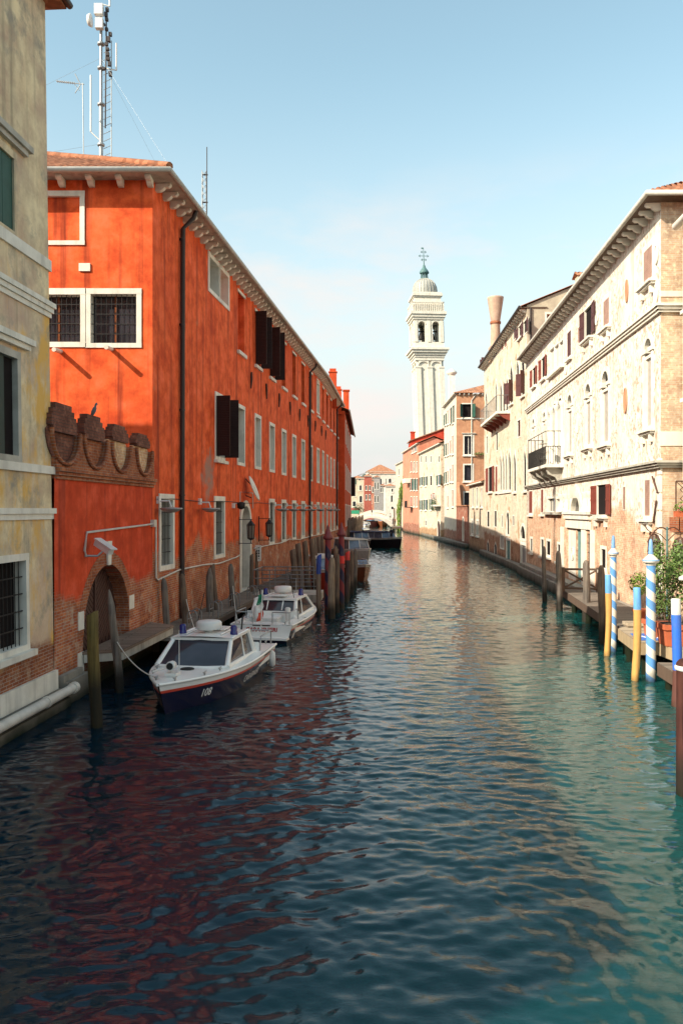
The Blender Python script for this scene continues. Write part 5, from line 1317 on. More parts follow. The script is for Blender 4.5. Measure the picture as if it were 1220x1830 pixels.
# piano nobile: round headed windows with pale blinds below the arch
def nobile(xl, xr, yt, yb, shift=0):
    r = AR(xl, xr, yt, yb); w_ = window(pa, FA, r, d=.42, arch='round', pane='dark', fw=.20, sill=True, brackets=True, proud=.06)
    rad = (r[1]-r[0])/2; zs_ = r[3]-rad
    b = MB(); b.fbox(FA, r[0]+.16, r[1]-.012, -.135, -.10, r[2]+.02, zs_-.12); b.build('blind', 'blind_g', w_)
    b = MB(); b.fbox(FA, r[0]-.28, r[0]+.30, -.40, .075, zs_-.10, zs_+.06); b.fbox(FA, r[1]-.30, r[1]+.28, -.40, .075, zs_-.10, zs_+.06); b.fbox(FA, r[0]+.014, r[1]-.014, -.11, -.02, zs_-.30, zs_-.18); b.build('impost', 'istria_b', w_)
for a in ((1151.5, 1164, 609, 764), (1075, 1087, 667, 792), (1045.5, 1055, 689, 797), (1013.5, 1021.5, 708, 810)): nobile(*a)
nobile(970, 974.5, 738, 816); nobile(951, 955, 750, 834)
for xl, xr in ((978.5, 985.5), (987, 994.5), (996.2, 1004.5)):
    yt = 733-(xl-978)*1.05; window(pa, FA, AR(xl, xr, yt, 838), d=.5, arch='round', pane='blind' if xl < 986 else 'glass', fw=.10, sill=False, proud=.04)
for px in (986.2, 995.4, 1005.4):
    b = MB(); p = FA.P(FA.u(px), .02, 0); z1 = FA.z(px, 741-(px-978)*.75); z0 = 6.9
    b.lathe((p[0], p[1], 0), [(.20, z0), (.20, z0+.2), (.14, z0+.25), (.125, z1-.25), (.14, z1-.2), (.22, z1), (.22, z1+.12)], 12); b.build('column', 'istria_b', pa)
# oval medallions and rosettes
for px, py, rw, rh, m in ((1117.5, 716, .22, .50, 'salmon'), (1032, 757, .18, .50, 'istria'), (1120, 520, .16, .45, 'salmon'), (1173, 455, .18, .32, 'istria'), (1172, 527, .18, .30, 'istria'), (1118, 583, .15, .26, 'istria'), (1066, 571, .18, .26, 'istria'), (1037, 643, .2, .25, 'istria'), (1067, 568, .2, .2, 'istria'), (985, 690, .3, .3, 'istria'), (1011, 660, .25, .25, 'istria')):
    u, z = FA.u(px), FA.z(px, py); b = MB(); n = 24
    b.add([FA.P(u+rw*math.cos(k*2*math.pi/n), .035, z+rh*math.sin(k*2*math.pi/n)) for k in range(n)], [tuple(range(n))])
    b.tube([FA.P(u+rw*math.cos(k*2*math.pi/n), .03, z+rh*math.sin(k*2*math.pi/n)) for k in range(n+1)], .03, 5, cap=False); b.build('medallion', m, pa)
# string courses and corner
for (z, hh, nn) in ((11.40, .30, .22), (5.98, .26, .26)):
    b = MB()
    for k in range(3):
        q = nn*(.45+.28*k); b.fbox(FA, -q, FA.L, -.05, q, z+hh*k/3, z+hh*(k+1)/3-.004); b.fbox(FS, FS.L-11, FS.L+q, -.05, q*.98, z+hh*k/3, z+hh*(k+1)/3-.006)
    b.build('string_course', 'istria_b' if z > 10 else 'greystone', pa)
b = MB(); b.fbox(FS, FS.L-1.2, FS.L+.03, -.05, .03, 6.75, 7.25); b.build('stone_block', 'istria_b', pa); b = MB(); b.fbox(FS, FS.L-9, FS.L, -.05, .03, 11.95, 12.15); b.build('stone_block', 'istria_b', pa)
# mezzanine and ground floor
window(pa, FA, AR(1152, 1161, 858, 922), d=.22, shut='closed', shm='pink_sh', pane='dark', fw=.18, brackets=True)
window(pa, FA, AR(1113, 1117.5, 870, 911), d=.14, shut='closed', shm='pink_sh', pane='dark', fw=.03, sill=False)
window(pa, FA, AR(1066, 1083, 867, 920), d=.2, shut='flat', shm='red_sh', pane='dark', fw=.12, brackets=True)
window(pa, FA, AR(966.5, 970.5, 875, 916), d=.12, shut='closed', shm='red_sh', pane='dark', fw=.12)
window(pa, FA, AR(945, 951, 878, 917), d=.12, shut='closed', shm='red_sh', pane='dark', fw=.12)
for a in ((995.5, 1001.5, 972, 1000), (976, 983, 966, 991), (966, 971, 963, 990), (947, 951, 962, 984), (1073.5, 1082, 980, 1014)): window(pa, FA, AR(*a), d=.15, grille=True, pane='dark', fw=.12)
# two storey stone portal
uL, uR = FA.u(1056), FA.u(1012)
b = MB(); zt = FA.z(1035, 920)
b.fbox(FA, uL, uR, -.05, .20, zt-.22, zt+.02); b.fbox(FA, uL+.1, uR-.1, -.05, .11, zt-.7, zt-.225); b.fbox(FA, uL-.1, uR+.1, -.05, .27, zt+.024, zt+.14)
for y0_, y1_ in ((37.9, 38.6), (39.6, 40.5), (45.0, 45.8)):
    b.fbox(FA, y0_-28.3, y1_-28.3, -.05, .07, .8, zt-.703)
pt_ = b.build('portal', 'istria', pa)
window(pa, FA, (40.6-28.3, 41.85-28.3, .85, zt-.75), d=.25, pane='teal', fw=0, sill=False, name='door')
window(pa, FA, (38.7-28.3, 39.5-28.3, 1.1, zt-.9), d=.5, pane='dark', fw=0, sill=False, grille=True)
window(pa, FA, (42.0-28.3, 44.0-28.3, .85, zt-.75), d=.12, pane='istria', fw=0, sill=False, name='panelled_door')
b = MB(); u, z = 14.6, FA.z(1022, 990)
b.add([FA.P(u+.33*math.cos(k*math.pi/10), -.03, z+.33*math.sin(k*math.pi/10)) for k in range(20)], [tuple(range(20))])
for r_ in (.33, .22, .1): b.tube([FA.P(u+r_*math.cos(k*math.pi/10), -.02, z+r_*math.sin(k*math.pi/10)) for k in range(21)], .035, 5, cap=False)
b.build('spiral_boss', 'istria', pt_)
zq = FA.z(1030, 866)
ra = (FA.u(1038.0), FA.u(1021), zt+.16, zq-.55)
window(pa, FA, ra, d=.5, arch='round', pane='glass', fw=.42, sill=False, proud=.15, name='arch_window', cross=(2, 1, 'white_metal'))
for px in (1055, 1046, 1012.5, 1003.5):
    u = FA.u(px); p = FA.P(u, .0, 0); b = MB(); b.lathe((p[0], p[1], 0), [(.22, zt+.15), (.22, zt+.35), (.16, zt+.40), (.14, zq-.75), (.16, zq-.7), (.24, zq-.5), (.24, zq-.42)], 14); b.build('column', 'istria_b', pa)
b = MB(); u = FA.u(1029); b.prism([(-.2, ra[3]-.15), (.2, ra[3]-.15), (.3, zq-.1), (-.3, zq-.1)], lambda a, c, d: FA.P(u+a, d, c), 0, .38); b.build('keystone', 'istria_b', pa)
window(pa, FA, (FA.u(1001.5), FA.u(993.5), zt+.16, zq-.65), d=.5, pane='blind', fw=.08, sill=False, cross=(2, 1, 'varnish'))
window(pa, FA, (FA.u(991), FA.u(978), zt+.16, zq-.6), d=.5, pane='glass', fw=.12, sill=False, cross=(3, 1, 'istria'))
b = MB(); b.fbox(FA, FA.u(1003), FA.u(974), -.05, .25, zt-.02, zt+.12); b.build('sill', 'greystone', pa)
# balcony with an iron railing
ub0, ub1 = FA.u(1006), FA.u(970); zb = FA.z(984, 840)
b = MB(); b.fbox(FA, ub0, ub1, -.02, 1.0, zb-.02, zb+.14); bo = b.build('balcony', 'istria', pa)
for k in range(4):
    b = MB(); u = ub0+.5+(ub1-ub0-1.0)*k/3; b.prism([(0, zb-.95), (.2, zb-.85), (.4, zb-.55), (.75, zb-.40), (.9, zb-.02), (0, zb-.02)], lambda a, c, d: FA.P(u+d, a, c), -.16, .16); b.build('bracket', 'greystone', bo)
b = MB(); rl = lambda u, n, z: FA.P(u, n, z)
for (za, zb_, st) in ((zb+.16, zb+1.15, .17), (zb+1.15, zb+2.0, 1.2)):
    uu = [ub0+.04+(ub1-ub0-.08)*k/max(2, round((ub1-ub0)/st)) for k in range(max(2, round((ub1-ub0)/st))+1)]
    for u in uu: b.tube([rl(u, 0.95, za), rl(u, 0.95, zb_)], .014, 4, cap=False)
    for u in (ub0+.04, ub1-.04):
        for k in range(max(2, round(1.25/st))): n_ = .05+.9*k/max(2, round(1.25/st)); b.tube([rl(u, n_, za), rl(u, n_, zb_)], .014, 4, cap=False)
    for u in (ub0+.04, ub1-.04): b.tube([rl(u, 0, zb_), rl(u, 0.95, zb_)], .022, 5)
    b.tube([rl(ub0+.04, 0.95, zb_), rl(ub1-.04, 0.95, zb_)], .024, 5)
b.build('railing', 'iron', bo)
b = MB(); uu = (ub0+.3, ub0+.62); b.lathe(FA.P(ub0+.9, .96, zb+1.35), [(.02, -.02), (.26, -.01), (.26, .01), (.02, .02)], 14); b.build('plate', 'greystone', bo)
# side wall and walls
mb = MB(); FA.wall(mb, -1.0, HA, mi=0); 
mb.quad((RB[0], RB[1], -1), (24, 58, -1), (24, 58, HA), (RB[0], RB[1], HA)); mb.quad((24, 58, -1), (22, 28.3, -1), (22, 28.3, HA), (24, 58, HA))
mb.build('wall', 'cream', pa)
mb = MB(); FS.wall(mb, -1.0, HA); mb.build('side_wall', 'brick_tan', pa)
b = MB()
for k in range(9): b.fbox(FA, -.015, .55 if k % 2 else .38, -.05, .02, .8+k*.62, .8+k*.62+.56)
b.build('quoins', 'istria', pa)
for (px, py, du, dz) in ((1173, 866, -.28, -.3), (1172, 915, .25, -.4)):
    u, z = FA.u(px), FA.z(px, py); b = MB(); b.tube([FA.P(u-du, .08, z-dz), FA.P(u+du*.8, .05, z+dz)], .035, 6); b.build('wall_tie', 'rust', pa)
b = MB(); u = FA.u(1061); b.tube([FA.P(u, .06, 1.0), FA.P(u, .06, 4.4)], .03, 6); u = FA.u(1073); b.fbox(FA, u-.12, u+.12, 0, .35, 4.05, 4.3); b.build('conduit', 'pipe_w', pa)
ovA = .62
e0, e1 = FA.P(-ovA, ovA, 0), FA.P(FA.L+.2, ovA, 0)
b = MB(); q = [(e0[0], e0[1]), (e1[0], e1[1]), (e1[0]+2, e1[1]), (e0[0]+2.2, e0[1]+.2)]
b.hexa([(*p, HA) for p in q]+[(*p, HA+.07) for p in q]); q = [(e0[0], e0[1]), (24, e0[1]), (24, e0[1]+1.2), (e0[0]+2.2, e0[1]+1.2)]; b.hexa([(*p, HA+.002) for p in q]+[(*p, HA+.068) for p in q]); b.build('soffit', 'timber', pa)
corbel_row(pa, FA, .74, HA-.004, 'istria', .0, FA.L, size=(.15, .52, .27), start=.1); corbel_row(pa, FS, .95, HA-.004, 'istria', FS.L-6, FS.L-.3, size=(.15, .52, .27))
b = MB(); b.tube([(e1[0]-.02, e1[1], HA+.10), (e0[0]-.02, e0[1]-.02, HA+.10), (24, e0[1]-.02, HA+.10)], .10, 10); b.build('gutter', 'gutter', pa)
b = MB(); tile_slope(b, (e0[0]+.1, e0[1]+.1, HA+.2), (e1[0]+.1, e1[1], HA+.2), (1, -.07), 3.3, 6, hipA=True, pitch=.28, amp=.07)
tile_slope(b, (24, e0[1]+.1, HA+.2), (e0[0]+.1, e0[1]+.1, HA+.2), (0, 1), 3.3, 6, hipB=True, pitch=.28, amp=.08)
b.quad((e0[0]+6.1, e0[1]+6, HA+3.5), (e1[0]+6, e1[1], HA+3.5), (24, 58, HA), (24, 30, HA)); b.build('roof', 'tile', pa)
# stone quay along its foot
q = MB(); q.fbox(FA, -8, FA.L, .0, .75, -1.5, .55); q.fbox(FA, -8, FA.L, .0, .55, .553, .78); o = q.build('quay', 'quay'); o['kind'] = 'structure'

# white house corner at the picture's edge
nh = thing('white_house', 'white rendered house corner with a pale gutter at the right edge of view', 'house', (11.72, 27.9, 0))
Fn = Facade((11.72-.0717*14, 13.9), (11.72, 27.9), 'l')
mb = MB(); mb.quad((11.72, 27.9, 4.6), (20, 27.9, 4.6), (20, 27.9, 14.3), (11.72, 27.9, 14.3)); mb.quad((10.72, 13.9, 4.6), (20, 13.9, 4.6), (20, 13.9, 14.3), (10.72, 13.9, 14.3)); mb.quad((20, 13.9, 4.6), (20, 27.9, 4.6), (20, 27.9, 14.3), (20, 13.9, 14.3))
window(nh, Fn, (13.05, 13.65, 8.4, 9.6), d=.2, fw=.1); window(nh, Fn, (13.05, 13.65, 11.4, 12.6), d=.2, fw=.1); Fn.wall(mb, 4.6, 14.3); mb.add([(10.72, 13.9, 4.6), (11.72, 27.9, 4.6), (20, 27.9, 4.6), (20, 13.9, 4.6)], [(0, 1, 2, 3)]); mb.build('wall', 'white_pl', nh)
b = MB(); b.hexa([(12.3, 14, -1), (20, 14, -1), (20, 27.4, -1), (12.95, 27.4, -1), (12.3, 14, 4.59), (20, 14, 4.59), (20, 27.4, 4.59), (12.95, 27.4, 4.59)]); b.build('lower_wall', 'brick_tan', nh)
b = MB(); g0, g1 = Fn.P(14.0, .25, 14.25), Fn.P(0, .25, 14.25); b.tube([g0, g1], .13, 10); b.build('gutter', 'pipe_w', nh)
b = MB(); tile_slope(b, Fn.P(14.0, .25, 14.4), Fn.P(0, .25, 14.4), (1, -.07), 1.6, 5, pitch=.28); b.quad((16.4, 27.9, 16), (15.4, 13.9, 16), (20, 13.9, 14.3), (20, 27.9, 14.3)); b.build('roof', 'tile', nh)
# low garden wall below it, with lattice and flower box
gw = thing('brick_wall', 'low ochre brick garden wall with a coping of upright bricks by the lanterns', 'wall', (12, 27.2, 0))
b = MB(); b.hexa([(11.30, 27.6, -1), (20, 27.6, -1), (20, 27.9, -1), (11.30, 27.9, -1), (11.30, 27.6, 3.75), (20, 27.6, 3.75), (20, 27.9, 3.75), (11.30, 27.9, 3.75)]); b.build('wall', 'brick_tan', gw)
b = MB()
for k in range(40): b.box((11.35+k*.21, 27.72, 4.02), (.16, .42, .5+.02*(k % 3)))
b.build('coping', 'brick_red', gw)
lt = thing('lattice', 'rusty iron lattice panel above the upright brick coping', 'trellis', (11.5, 27.8, 4.28))
b = MB()
for k in range(-12, 26):
    x0 = 11.45+k*.16
    for dx in (1.25, -1.25):
        a, c = (x0 if dx > 0 else x0+1.25, 4.3), (x0+dx if dx > 0 else x0, 5.5)
        pts = [(a[0]+(c[0]-a[0])*f, 27.82, a[1]+(c[1]-a[1])*f) for f in (0, .25, .5, .75, 1)]
        pts = [p for p in pts if 11.45 <= p[0] <= 13.5]
        if len(pts) > 1: b.tube([pts[0], pts[-1]], .012, 4, cap=False)
for z in (4.3, 5.5): b.tube([(11.45, 27.82, z), (13.5, 27.82, z)], .025, 5)
b.tube([(11.45, 27.82, 4.3), (11.45, 27.82, 5.5)], .025, 5); b.build('panel', 'rust', lt)

def foliage(mb, blobs, n, size, seed=1, mi=0, fl=None):
    rr = random.Random(seed)
    tot = sum(b_[3]*b_[4]*b_[5] for b_ in blobs)
    for (cx, cy, cz, rx, ry, rz) in blobs:
        for _ in range(int(n*rx*ry*rz/tot)):
            while True:
                a, b_, c = rr.uniform(-1, 1), rr.uniform(-1, 1), rr.uniform(-1, 1); d = a*a+b_*b_+c*c
                if .15 < d < 1: break
            p = Vector((cx+a*rx, cy+b_*ry, cz+c*rz)); nrm = Vector((a+rr.uniform(-.7, .7), b_+rr.uniform(-.7, .7), c+rr.uniform(-.3, .9))).normalized()
            t_ = nrm.orthogonal().normalized(); t_ = Matrix.Rotation(rr.uniform(0, 6.28), 3, nrm) @ t_; s_ = nrm.cross(t_); L = size*rr.uniform(.6, 1.3); wd = L*.42
            m_ = fl if (fl is not None and rr.random() < .08) else mi
            mb.add([p-t_*L*.5, p+s_*wd*.5+nrm*L*.06, p+t_*L*.5, p-s_*wd*.5+nrm*L*.06], [(0, 1, 2, 3)], m_)
    return mb
# window box on the coping
wb = thing('flower_box', 'flower box with green leaves and pink blooms on the brick coping', 'planter', (12.1, 27.6, 4.3))
b = MB(); b.box((12.0, 27.68, 4.38), (1.3, .22, .2)); b.build('box', 'terracotta', wb)
b = MB(); foliage(b, [(11.6, 27.65, 4.6, .35, .2, .22), (12.1, 27.65, 4.65, .45, .2, .28)], 420, .10, 3, 0, 1); b.build('plant', ['leaf_y', 'flower'], wb)

# ---------------------------------------------------------------- docks, posts and pots, right bank
def deck_thing(name, lab, poly, z, th_, mat, beam, piles):
    t = thing(name, lab, 'dock', (poly[0][0], poly[0][1], z)); n = len(poly)
    b = MB(); b.prism(poly, lambda a, c, d: (a, c, d), z-th_, z); b.build('deck', mat, t)
    b = MB()
    for i in range(n):
        a, c = Vector(poly[i]), Vector(poly[(i+1) % n]); d = (c-a); 
        if d.length < .3: continue
        nn = Vector((d.y, -d.x)).normalized()*.05
        q = [a-nn*.2, c-nn*.2, c+nn*.9, a+nn*.9]; b.hexa([(*p, z-th_-.24) for p in q]+[(*p, z-.012) for p in q])
    b.build('edge_beam', beam, t)
    for (x, y) in piles: b = MB(); b.tube([(x, y, -1.5), (x, y, z-th_-.02)], .12, 8); b.build('pile', 'post', t)
    return t
zf = .80
deck_thing('dock', 'long grey plank dock along the foot of the palazzo', [(8.75, 25.2), (10.35, 38.2), (11.55, 38.2), (10.65, 25.2)], zf, .08, 'planks_grey', 'timber', [(8.95, 25.5), (9.35, 28.6), (9.8, 32.2), (10.2, 35.6)])
deck_thing('dock', 'sunlit pale plank landing holding the terracotta planters', [(8.02, 21.95), (8.38, 24.6), (8.8, 25.1), (14, 25.1), (14, 20.6), (8.62, 20.9), (8.55, 21.93)], .92, .09, 'planks_pale', 'timber_pale', [(8.35, 22.3), (8.6, 24.2), (9.3, 21.3)])
deck_thing('dock', 'lower dark plank dock in front of the pale landing', [(7.85, 18.2), (8.05, 20.7), (14, 20.3), (14, 15.5), (8.6, 15.5)], .62, .09, 'planks_grey', 'timber', [(8.1, 18.8), (8.25, 20.4), (9.5, 19.0)])
b = MB(); b.hexa([(10.25, 25.2, .5), (12, 25.2, .5), (12, 27.5, .5), (11.1, 27.5, .5), (10.25, 25.2, .76), (12, 25.2, .76), (12, 27.5, .76), (11.1, 27.5, .76)]); o = b.build('pavement', 'quay'); o['kind'] = 'structure'
t = thing('step_box', 'low wooden step between the grey dock and the pale landing', 'step', (9.3, 25.0, .8))
b = MB(); b.box((9.4, 25.0, 1.0), (1.35, .5, .12)); b.build('tread', 'planks_pale', t); b = MB(); b.box((9.4, 25.02, .87), (1.2, .36, .13)); b.build('riser', 'timber', t)
t = thing('door_mat', 'blue mat with pale writing on the pale landing', 'mat', (9.0, 23.3, .93))
b = MB(); b.hexa([(8.15, 22.3, .924), (9.75, 22.3, .924), (9.95, 23.5, .924), (8.35, 23.5, .924), (8.15, 22.3, .936), (9.75, 22.3, .936), (9.95, 23.5, .936), (8.35, 23.5, .936)]); b.build('sheet', 'mat', t)
b = MB(); rr = random.Random(4)
for (x0, yy) in ((8.45, 22.8), (9.2, 22.85)):
    pts = [(x0+.08*k, yy+.22*math.sin(k*1.9+x0), .943) for k in range(6)]; b.tube(pts, .016, 4)
b.build('writing', 'white_paint', t)
# weathered posts
for px, py, pt, r, lab, ln in ((972, 1075, 976, .125, 'farthest weathered grey post by the palazzo dock', (.0, 0)), (998, 1092, 984, .15, 'weathered post at the far end of the grey dock', (-.0, 0)),
                               (1046, 1112, 1001, .16, 'worn post with reddish top before the portal', (-.0, 0)), (1075, 1150, 1010, .15, 'dark weathered post next to the ochre pole', (0, 0))):
    x, y = at_z(px, py); post(x, y, CAMH-(pt-912)*y/FPX, r, lab, 'post_grey' if px != 1075 else 'post', ln, .82, 'worn', 'weathered posts along the palazzo dock')
g_ = 'blue and white spiral poles by the landing'
x, y = at_z(1095, 1165); striped_pole(x, y, CAMH-(992-912)*y/FPX, .105, 'slimmer blue and white spiral pole with finial, farther along the landing', 'stripe_blue', 'cap_blue', .17, .3, 'disc', g_)
x, y = at_z(1162, 1218); striped_pole(x, y, CAMH-(1006-912)*y/FPX, .125, 'thicker blue and white spiral pole with finial in front of planters', 'stripe_blue', 'cap_blue', .21, .3, 'disc', g_)
g_ = 'ochre poles with light blue tops'
for px, py, pt, ps, r, lab in ((1084.5, 1172, 1028, 1060, .095, 'ochre pole with light blue top, farther one'), (1134, 1216, 1051, 1089, .098, 'ochre pole with light blue top, nearer one beside the landing')):
    x, y = at_z(px, py); zf_ = lambda p: CAMH-(p-912)*y/FPX
    post(x, y, zf_(pt), r, lab, painted_post('ochre_blue_paint', (.13, .36, .66), (.60, .33, .10), zf_(ps), .02), (.008 if px < 1100 else .02, 0), .97, 'flat', g_, 'mooring_pole', 20)
x, y = at_z(1206, 1262); zf_ = lambda p: CAMH-(p-912)*y/FPX
post(x, y, zf_(1071), .105, 'bright blue pole with a white top and brown foot', painted_post('blue_white_top_paint', (.62, .62, .58), (.035, .15, .62), zf_(1098), .02, zlow=zf_(1197), clow=(.12, .05, .04)), (.012, 0), .98, 'flat', None, 'mooring_pole', 20)
x, y = 5.46, 12.84
t = thing('brown_post', 'thick dark brown post with a white ring at the right edge', 'post', (x, y, 0), world=False)
b = MB(); b.lathe((0, 0, 0), [(.17, -1.5), (.165, 0), (.16, 1.95), (.155, 2.0)], 24); b.build('shaft', 'post_brown', t, world=False)
b = MB(); b.lathe((0, 0, 2.0), [(.16, -.035), (.185, -.02), (.185, .03), (.165, .045)], 24); b.build('ring', 'white_metal', t, world=False)
b = MB(); b.lathe((0, 0, 2.04), [(.165, 0), (.16, .04), (.12, .09), (.05, .12), (.01, .125)], 24); b.build('cap', 'post_brown', t, world=False)
# cross braced railing before the portal
t = thing('dock_railing', 'weathered cross braced wooden railing at the far end of the grey dock', 'railing', (10.4, 37.6, .8))
b = MB(); a, c = Vector((10.1, 37.0, 0)), Vector((11.6, 36.8, 0))
for p in (a, c): b.box((p.x, p.y, 1.35), (.12, .12, 1.1))
b.tube([(a.x, a.y, 1.82), (c.x, c.y, 1.82)], .055, 6); b.tube([(a.x, a.y, .95), (c.x, c.y, .95)], .05, 6); b.build('frame', 'timber', t)
b = MB(); b.tube([(a.x, a.y, .95), (c.x, c.y, 1.8)], .045, 6); b.tube([(a.x, a.y+.05, 1.8), (c.x, c.y+.05, .95)], .045, 6); b.build('brace', 'timber', t)
# planters with climbing plants
def planter(lab, x, y, w_, d_, h, blobs, seed, n=1500):
    t = thing('planter', lab, 'planter', (x, y, .92)); z = .92
    b = MB(); b.hexa([(x-w_*.45, y-d_*.45, z+.003), (x+w_*.45, y-d_*.45, z+.003), (x+w_*.45, y+d_*.45, z+.003), (x-w_*.45, y+d_*.45, z+.003), (x-w_/2, y-d_/2, z+h-.12), (x+w_/2, y-d_/2, z+h-.12), (x+w_/2, y+d_/2, z+h-.12), (x-w_/2, y+d_/2, z+h-.12)])
    b.box((x, y, z+h-.055), (w_+.08, d_+.08, .13)); b.build('pot', 'terracotta', t)
    b = MB(); b.box((x, y, z+h+.012), (w_-.04, d_-.04, .02)); b.build('soil', 'soil', t)
    b = MB(); rr = random.Random(seed)
    for k in range(7):
        px_, py_ = x+rr.uniform(-.3, .3)*w_, y+rr.uniform(-.3, .3)*d_; bl = blobs[k % len(blobs)]
        b.tube([(px_, py_, z+h), ((px_+bl[0])/2+rr.uniform(-.1, .1), (py_+bl[1])/2, (z+h+bl[2])/2), (bl[0], bl[1], bl[2])], [.022, .016, .008], 5)
    b.build('stems', 'timber', t)
    b = MB(); foliage(b, blobs, n, .115, seed, 0, 1); b.build('foliage', ['leaf', 'flower' if seed == 99 else 'leaf_y'], t); return t
x1, y1 = at_y(1182, 22.7), 22.9
planter('terracotta planter with a tall climbing plant behind the thicker spiral pole', x1, y1, .72, .5, .48, [(x1-.10, y1, 2.0, .30, .25, .55), (x1+.05, y1, 2.75, .38, .28, .55), (x1+.18, y1, 1.75, .25, .2, .35), (x1-.12, y1, 3.15, .22, .2, .30), (x1+.42, y1, 3.0, .3, .25, .4), (x1-.05, y1, 3.4, .2, .2, .3)], 11, 1500)
x2, y2 = at_y(1212, 21.6), 21.6
planter('larger terracotta planter by the bright blue pole, vine spreading overhead', x2, y2, .95, .62, .56, [(x2+.05, y2+.3, 2.2, .38, .3, .6), (x2+.15, y2+.3, 3.0, .40, .3, .55), (x2-.10, y2+.2, 2.65, .26, .25, .4), (x2+.5, y2+.2, 2.6, .4, .3, .7), (x2+.1, y2+.3, 3.4, .3, .25, .3)], 12, 1600)
x3, y3 = at_y(1147, 26.0), 26.2
t = thing('potted_shrub', 'round pale green shrub in a pot against the brick wall', 'plant', (x3, y3, .78))
b = MB(); b.lathe((x3, y3, .78), [(.16, 0), (.22, .45), (.25, .46), (.25, .54), (.2, .54)], 14); b.build('pot', 'terracotta', t)
b = MB(); b.tube([(x3, y3, 1.3), (x3, y3, 1.9)], .03, 5); b.build('stem', 'timber', t)
b = MB(); foliage(b, [(x3, y3, 2.15, .36, .33, .40)], 700, .09, 5); b.build('foliage', 'leaf_y', t)
# lamp post carrying two iron lanterns
lx_, ly_ = at_y(1191, 23.6), 23.6
t = thing('lamp_post', 'slim green lamp post with two hanging iron lanterns over the planters', 'street lamp', (lx_, ly_, .92))
b = MB(); b.tube([(lx_, ly_, .92), (lx_, ly_, 4.02)], .028, 8); b.build('pole', 'copper', t)
b = MB()
for sg in (-1, 1):
    b.tube([(lx_+sg*.42*f, ly_, 3.98-.05+.12*math.sin(math.pi*f)-.10*f) for f in [k/10 for k in range(11)]], .02, 6); b.tube([(lx_+sg*.42, ly_, 3.83), (lx_+sg*.56, ly_, 3.93), (lx_+sg*.62, ly_, 4.02)], .014, 5)
    b.tube([(lx_, ly_, 3.6), (lx_+sg*.2, ly_, 3.80), (lx_+sg*.36, ly_, 3.86)], .014, 5)
b.build('bracket', 'rust', t)
for sg, dz, s_ in ((-1, .02, .92), (1, -.08, 1.08)):
    c = (lx_+sg*.33, ly_-.12*sg, 3.36+dz); b = MB()
    for k in range(8):
        a = k*math.pi/4; ca_, sa_ = math.cos(a)*.19*s_, math.sin(a)*.19*s_
        b.tube([(c[0]+ca_*.8, c[1]+sa_*.8, c[2]-.36), (c[0]+ca_, c[1]+sa_, c[2]-.30), (c[0]+ca_, c[1]+sa_, c[2]+.22), (c[0]+ca_*.6, c[1]+sa_*.6, c[2]+.38), (c[0], c[1], c[2]+.44)], .022, 4)
    for z in (-.31, -.08, .20): b.tube([(c[0]+.195*s_*math.cos(k*math.pi/8), c[1]+.195*s_*math.sin(k*math.pi/8), c[2]+z) for k in range(17)], .02, 4, cap=False)
    b.lathe(c, [(.15, -.38), (.10, -.44), (.03, -.47)], 8, sm=False); b.tube([(c[0], c[1], c[2]+.42), (c[0], c[1], c[2]+.54)], .015, 5)
    ln = b.build('lantern', 'rust', t); b = MB(); b.lathe(c, [(.14*s_, -.36), (.18*s_, -.30), (.18*s_, .22), (.11*s_, .37)], 8, sm=False, cap=False); b.build('glass', 'lampglass', ln)
# folded garden parasol at the edge
px_, py_ = at_y(1222, 21.0), 21.0
t = thing('parasol', 'edge of a pale parasol over the larger planter', 'parasol', (px_+.9, py_, .92))
b = MB(); b.tube([(px_+.9, py_, .92), (px_+.9, py_, 3.25)], .03, 8); b.build('pole', 'white_metal', t)
b = MB(); vs = [(px_+.9, py_, 3.25)]+[(px_+.9+1.05*math.cos(k*math.pi/4), py_+1.05*math.sin(k*math.pi/4), 2.72) for k in range(8)]; b.add(vs, [(0, 1+k, 1+(k+1) % 8) for k in range(8)])
vs2 = [(x, y, z-.02) for x, y, z in vs]; b.add(vs2, [(0, 1+(k+1) % 8, 1+k) for k in range(8)]); b.build('canopy', 'canvas', t)
# ---------------------------------------------------------------- buff gothic palazzo beyond
BA, BB = (13.27, 58.15), (14.5, 82.6)
pb = thing('gothic_palazzo', 'buff brick palazzo with gothic arched windows and a flared pot chimney', 'palazzo', (BA[0], BA[1], 0))
FB = Facade(BA, BB, 'l'); FB.ds = .36; BR = FB.rect; HB = 19.0
FBs = Facade((24, 58.15), BA, 'l')
for a in ((926, 932, 585, 606), (935, 941, 577, 600), (918, 922, 589, 608), (896, 899.5, 608, 627), (902, 905, 603, 622), (882, 887.5, 623, 642)):
    window(pb, FB, BR(*a), d=.25, shut='closed' if a[0] in (896, 902, 918, 882) else 'flat', shm='red_sh' if a[0] in (896, 902) else 'brown_sh', pane='dark', fw=.08, sill=a[0] == 926)
window(pb, FB, BR(866.5, 869, 642, 656), d=.2, shut='square', shm='brown_sh', pane='dark', fw=.08)
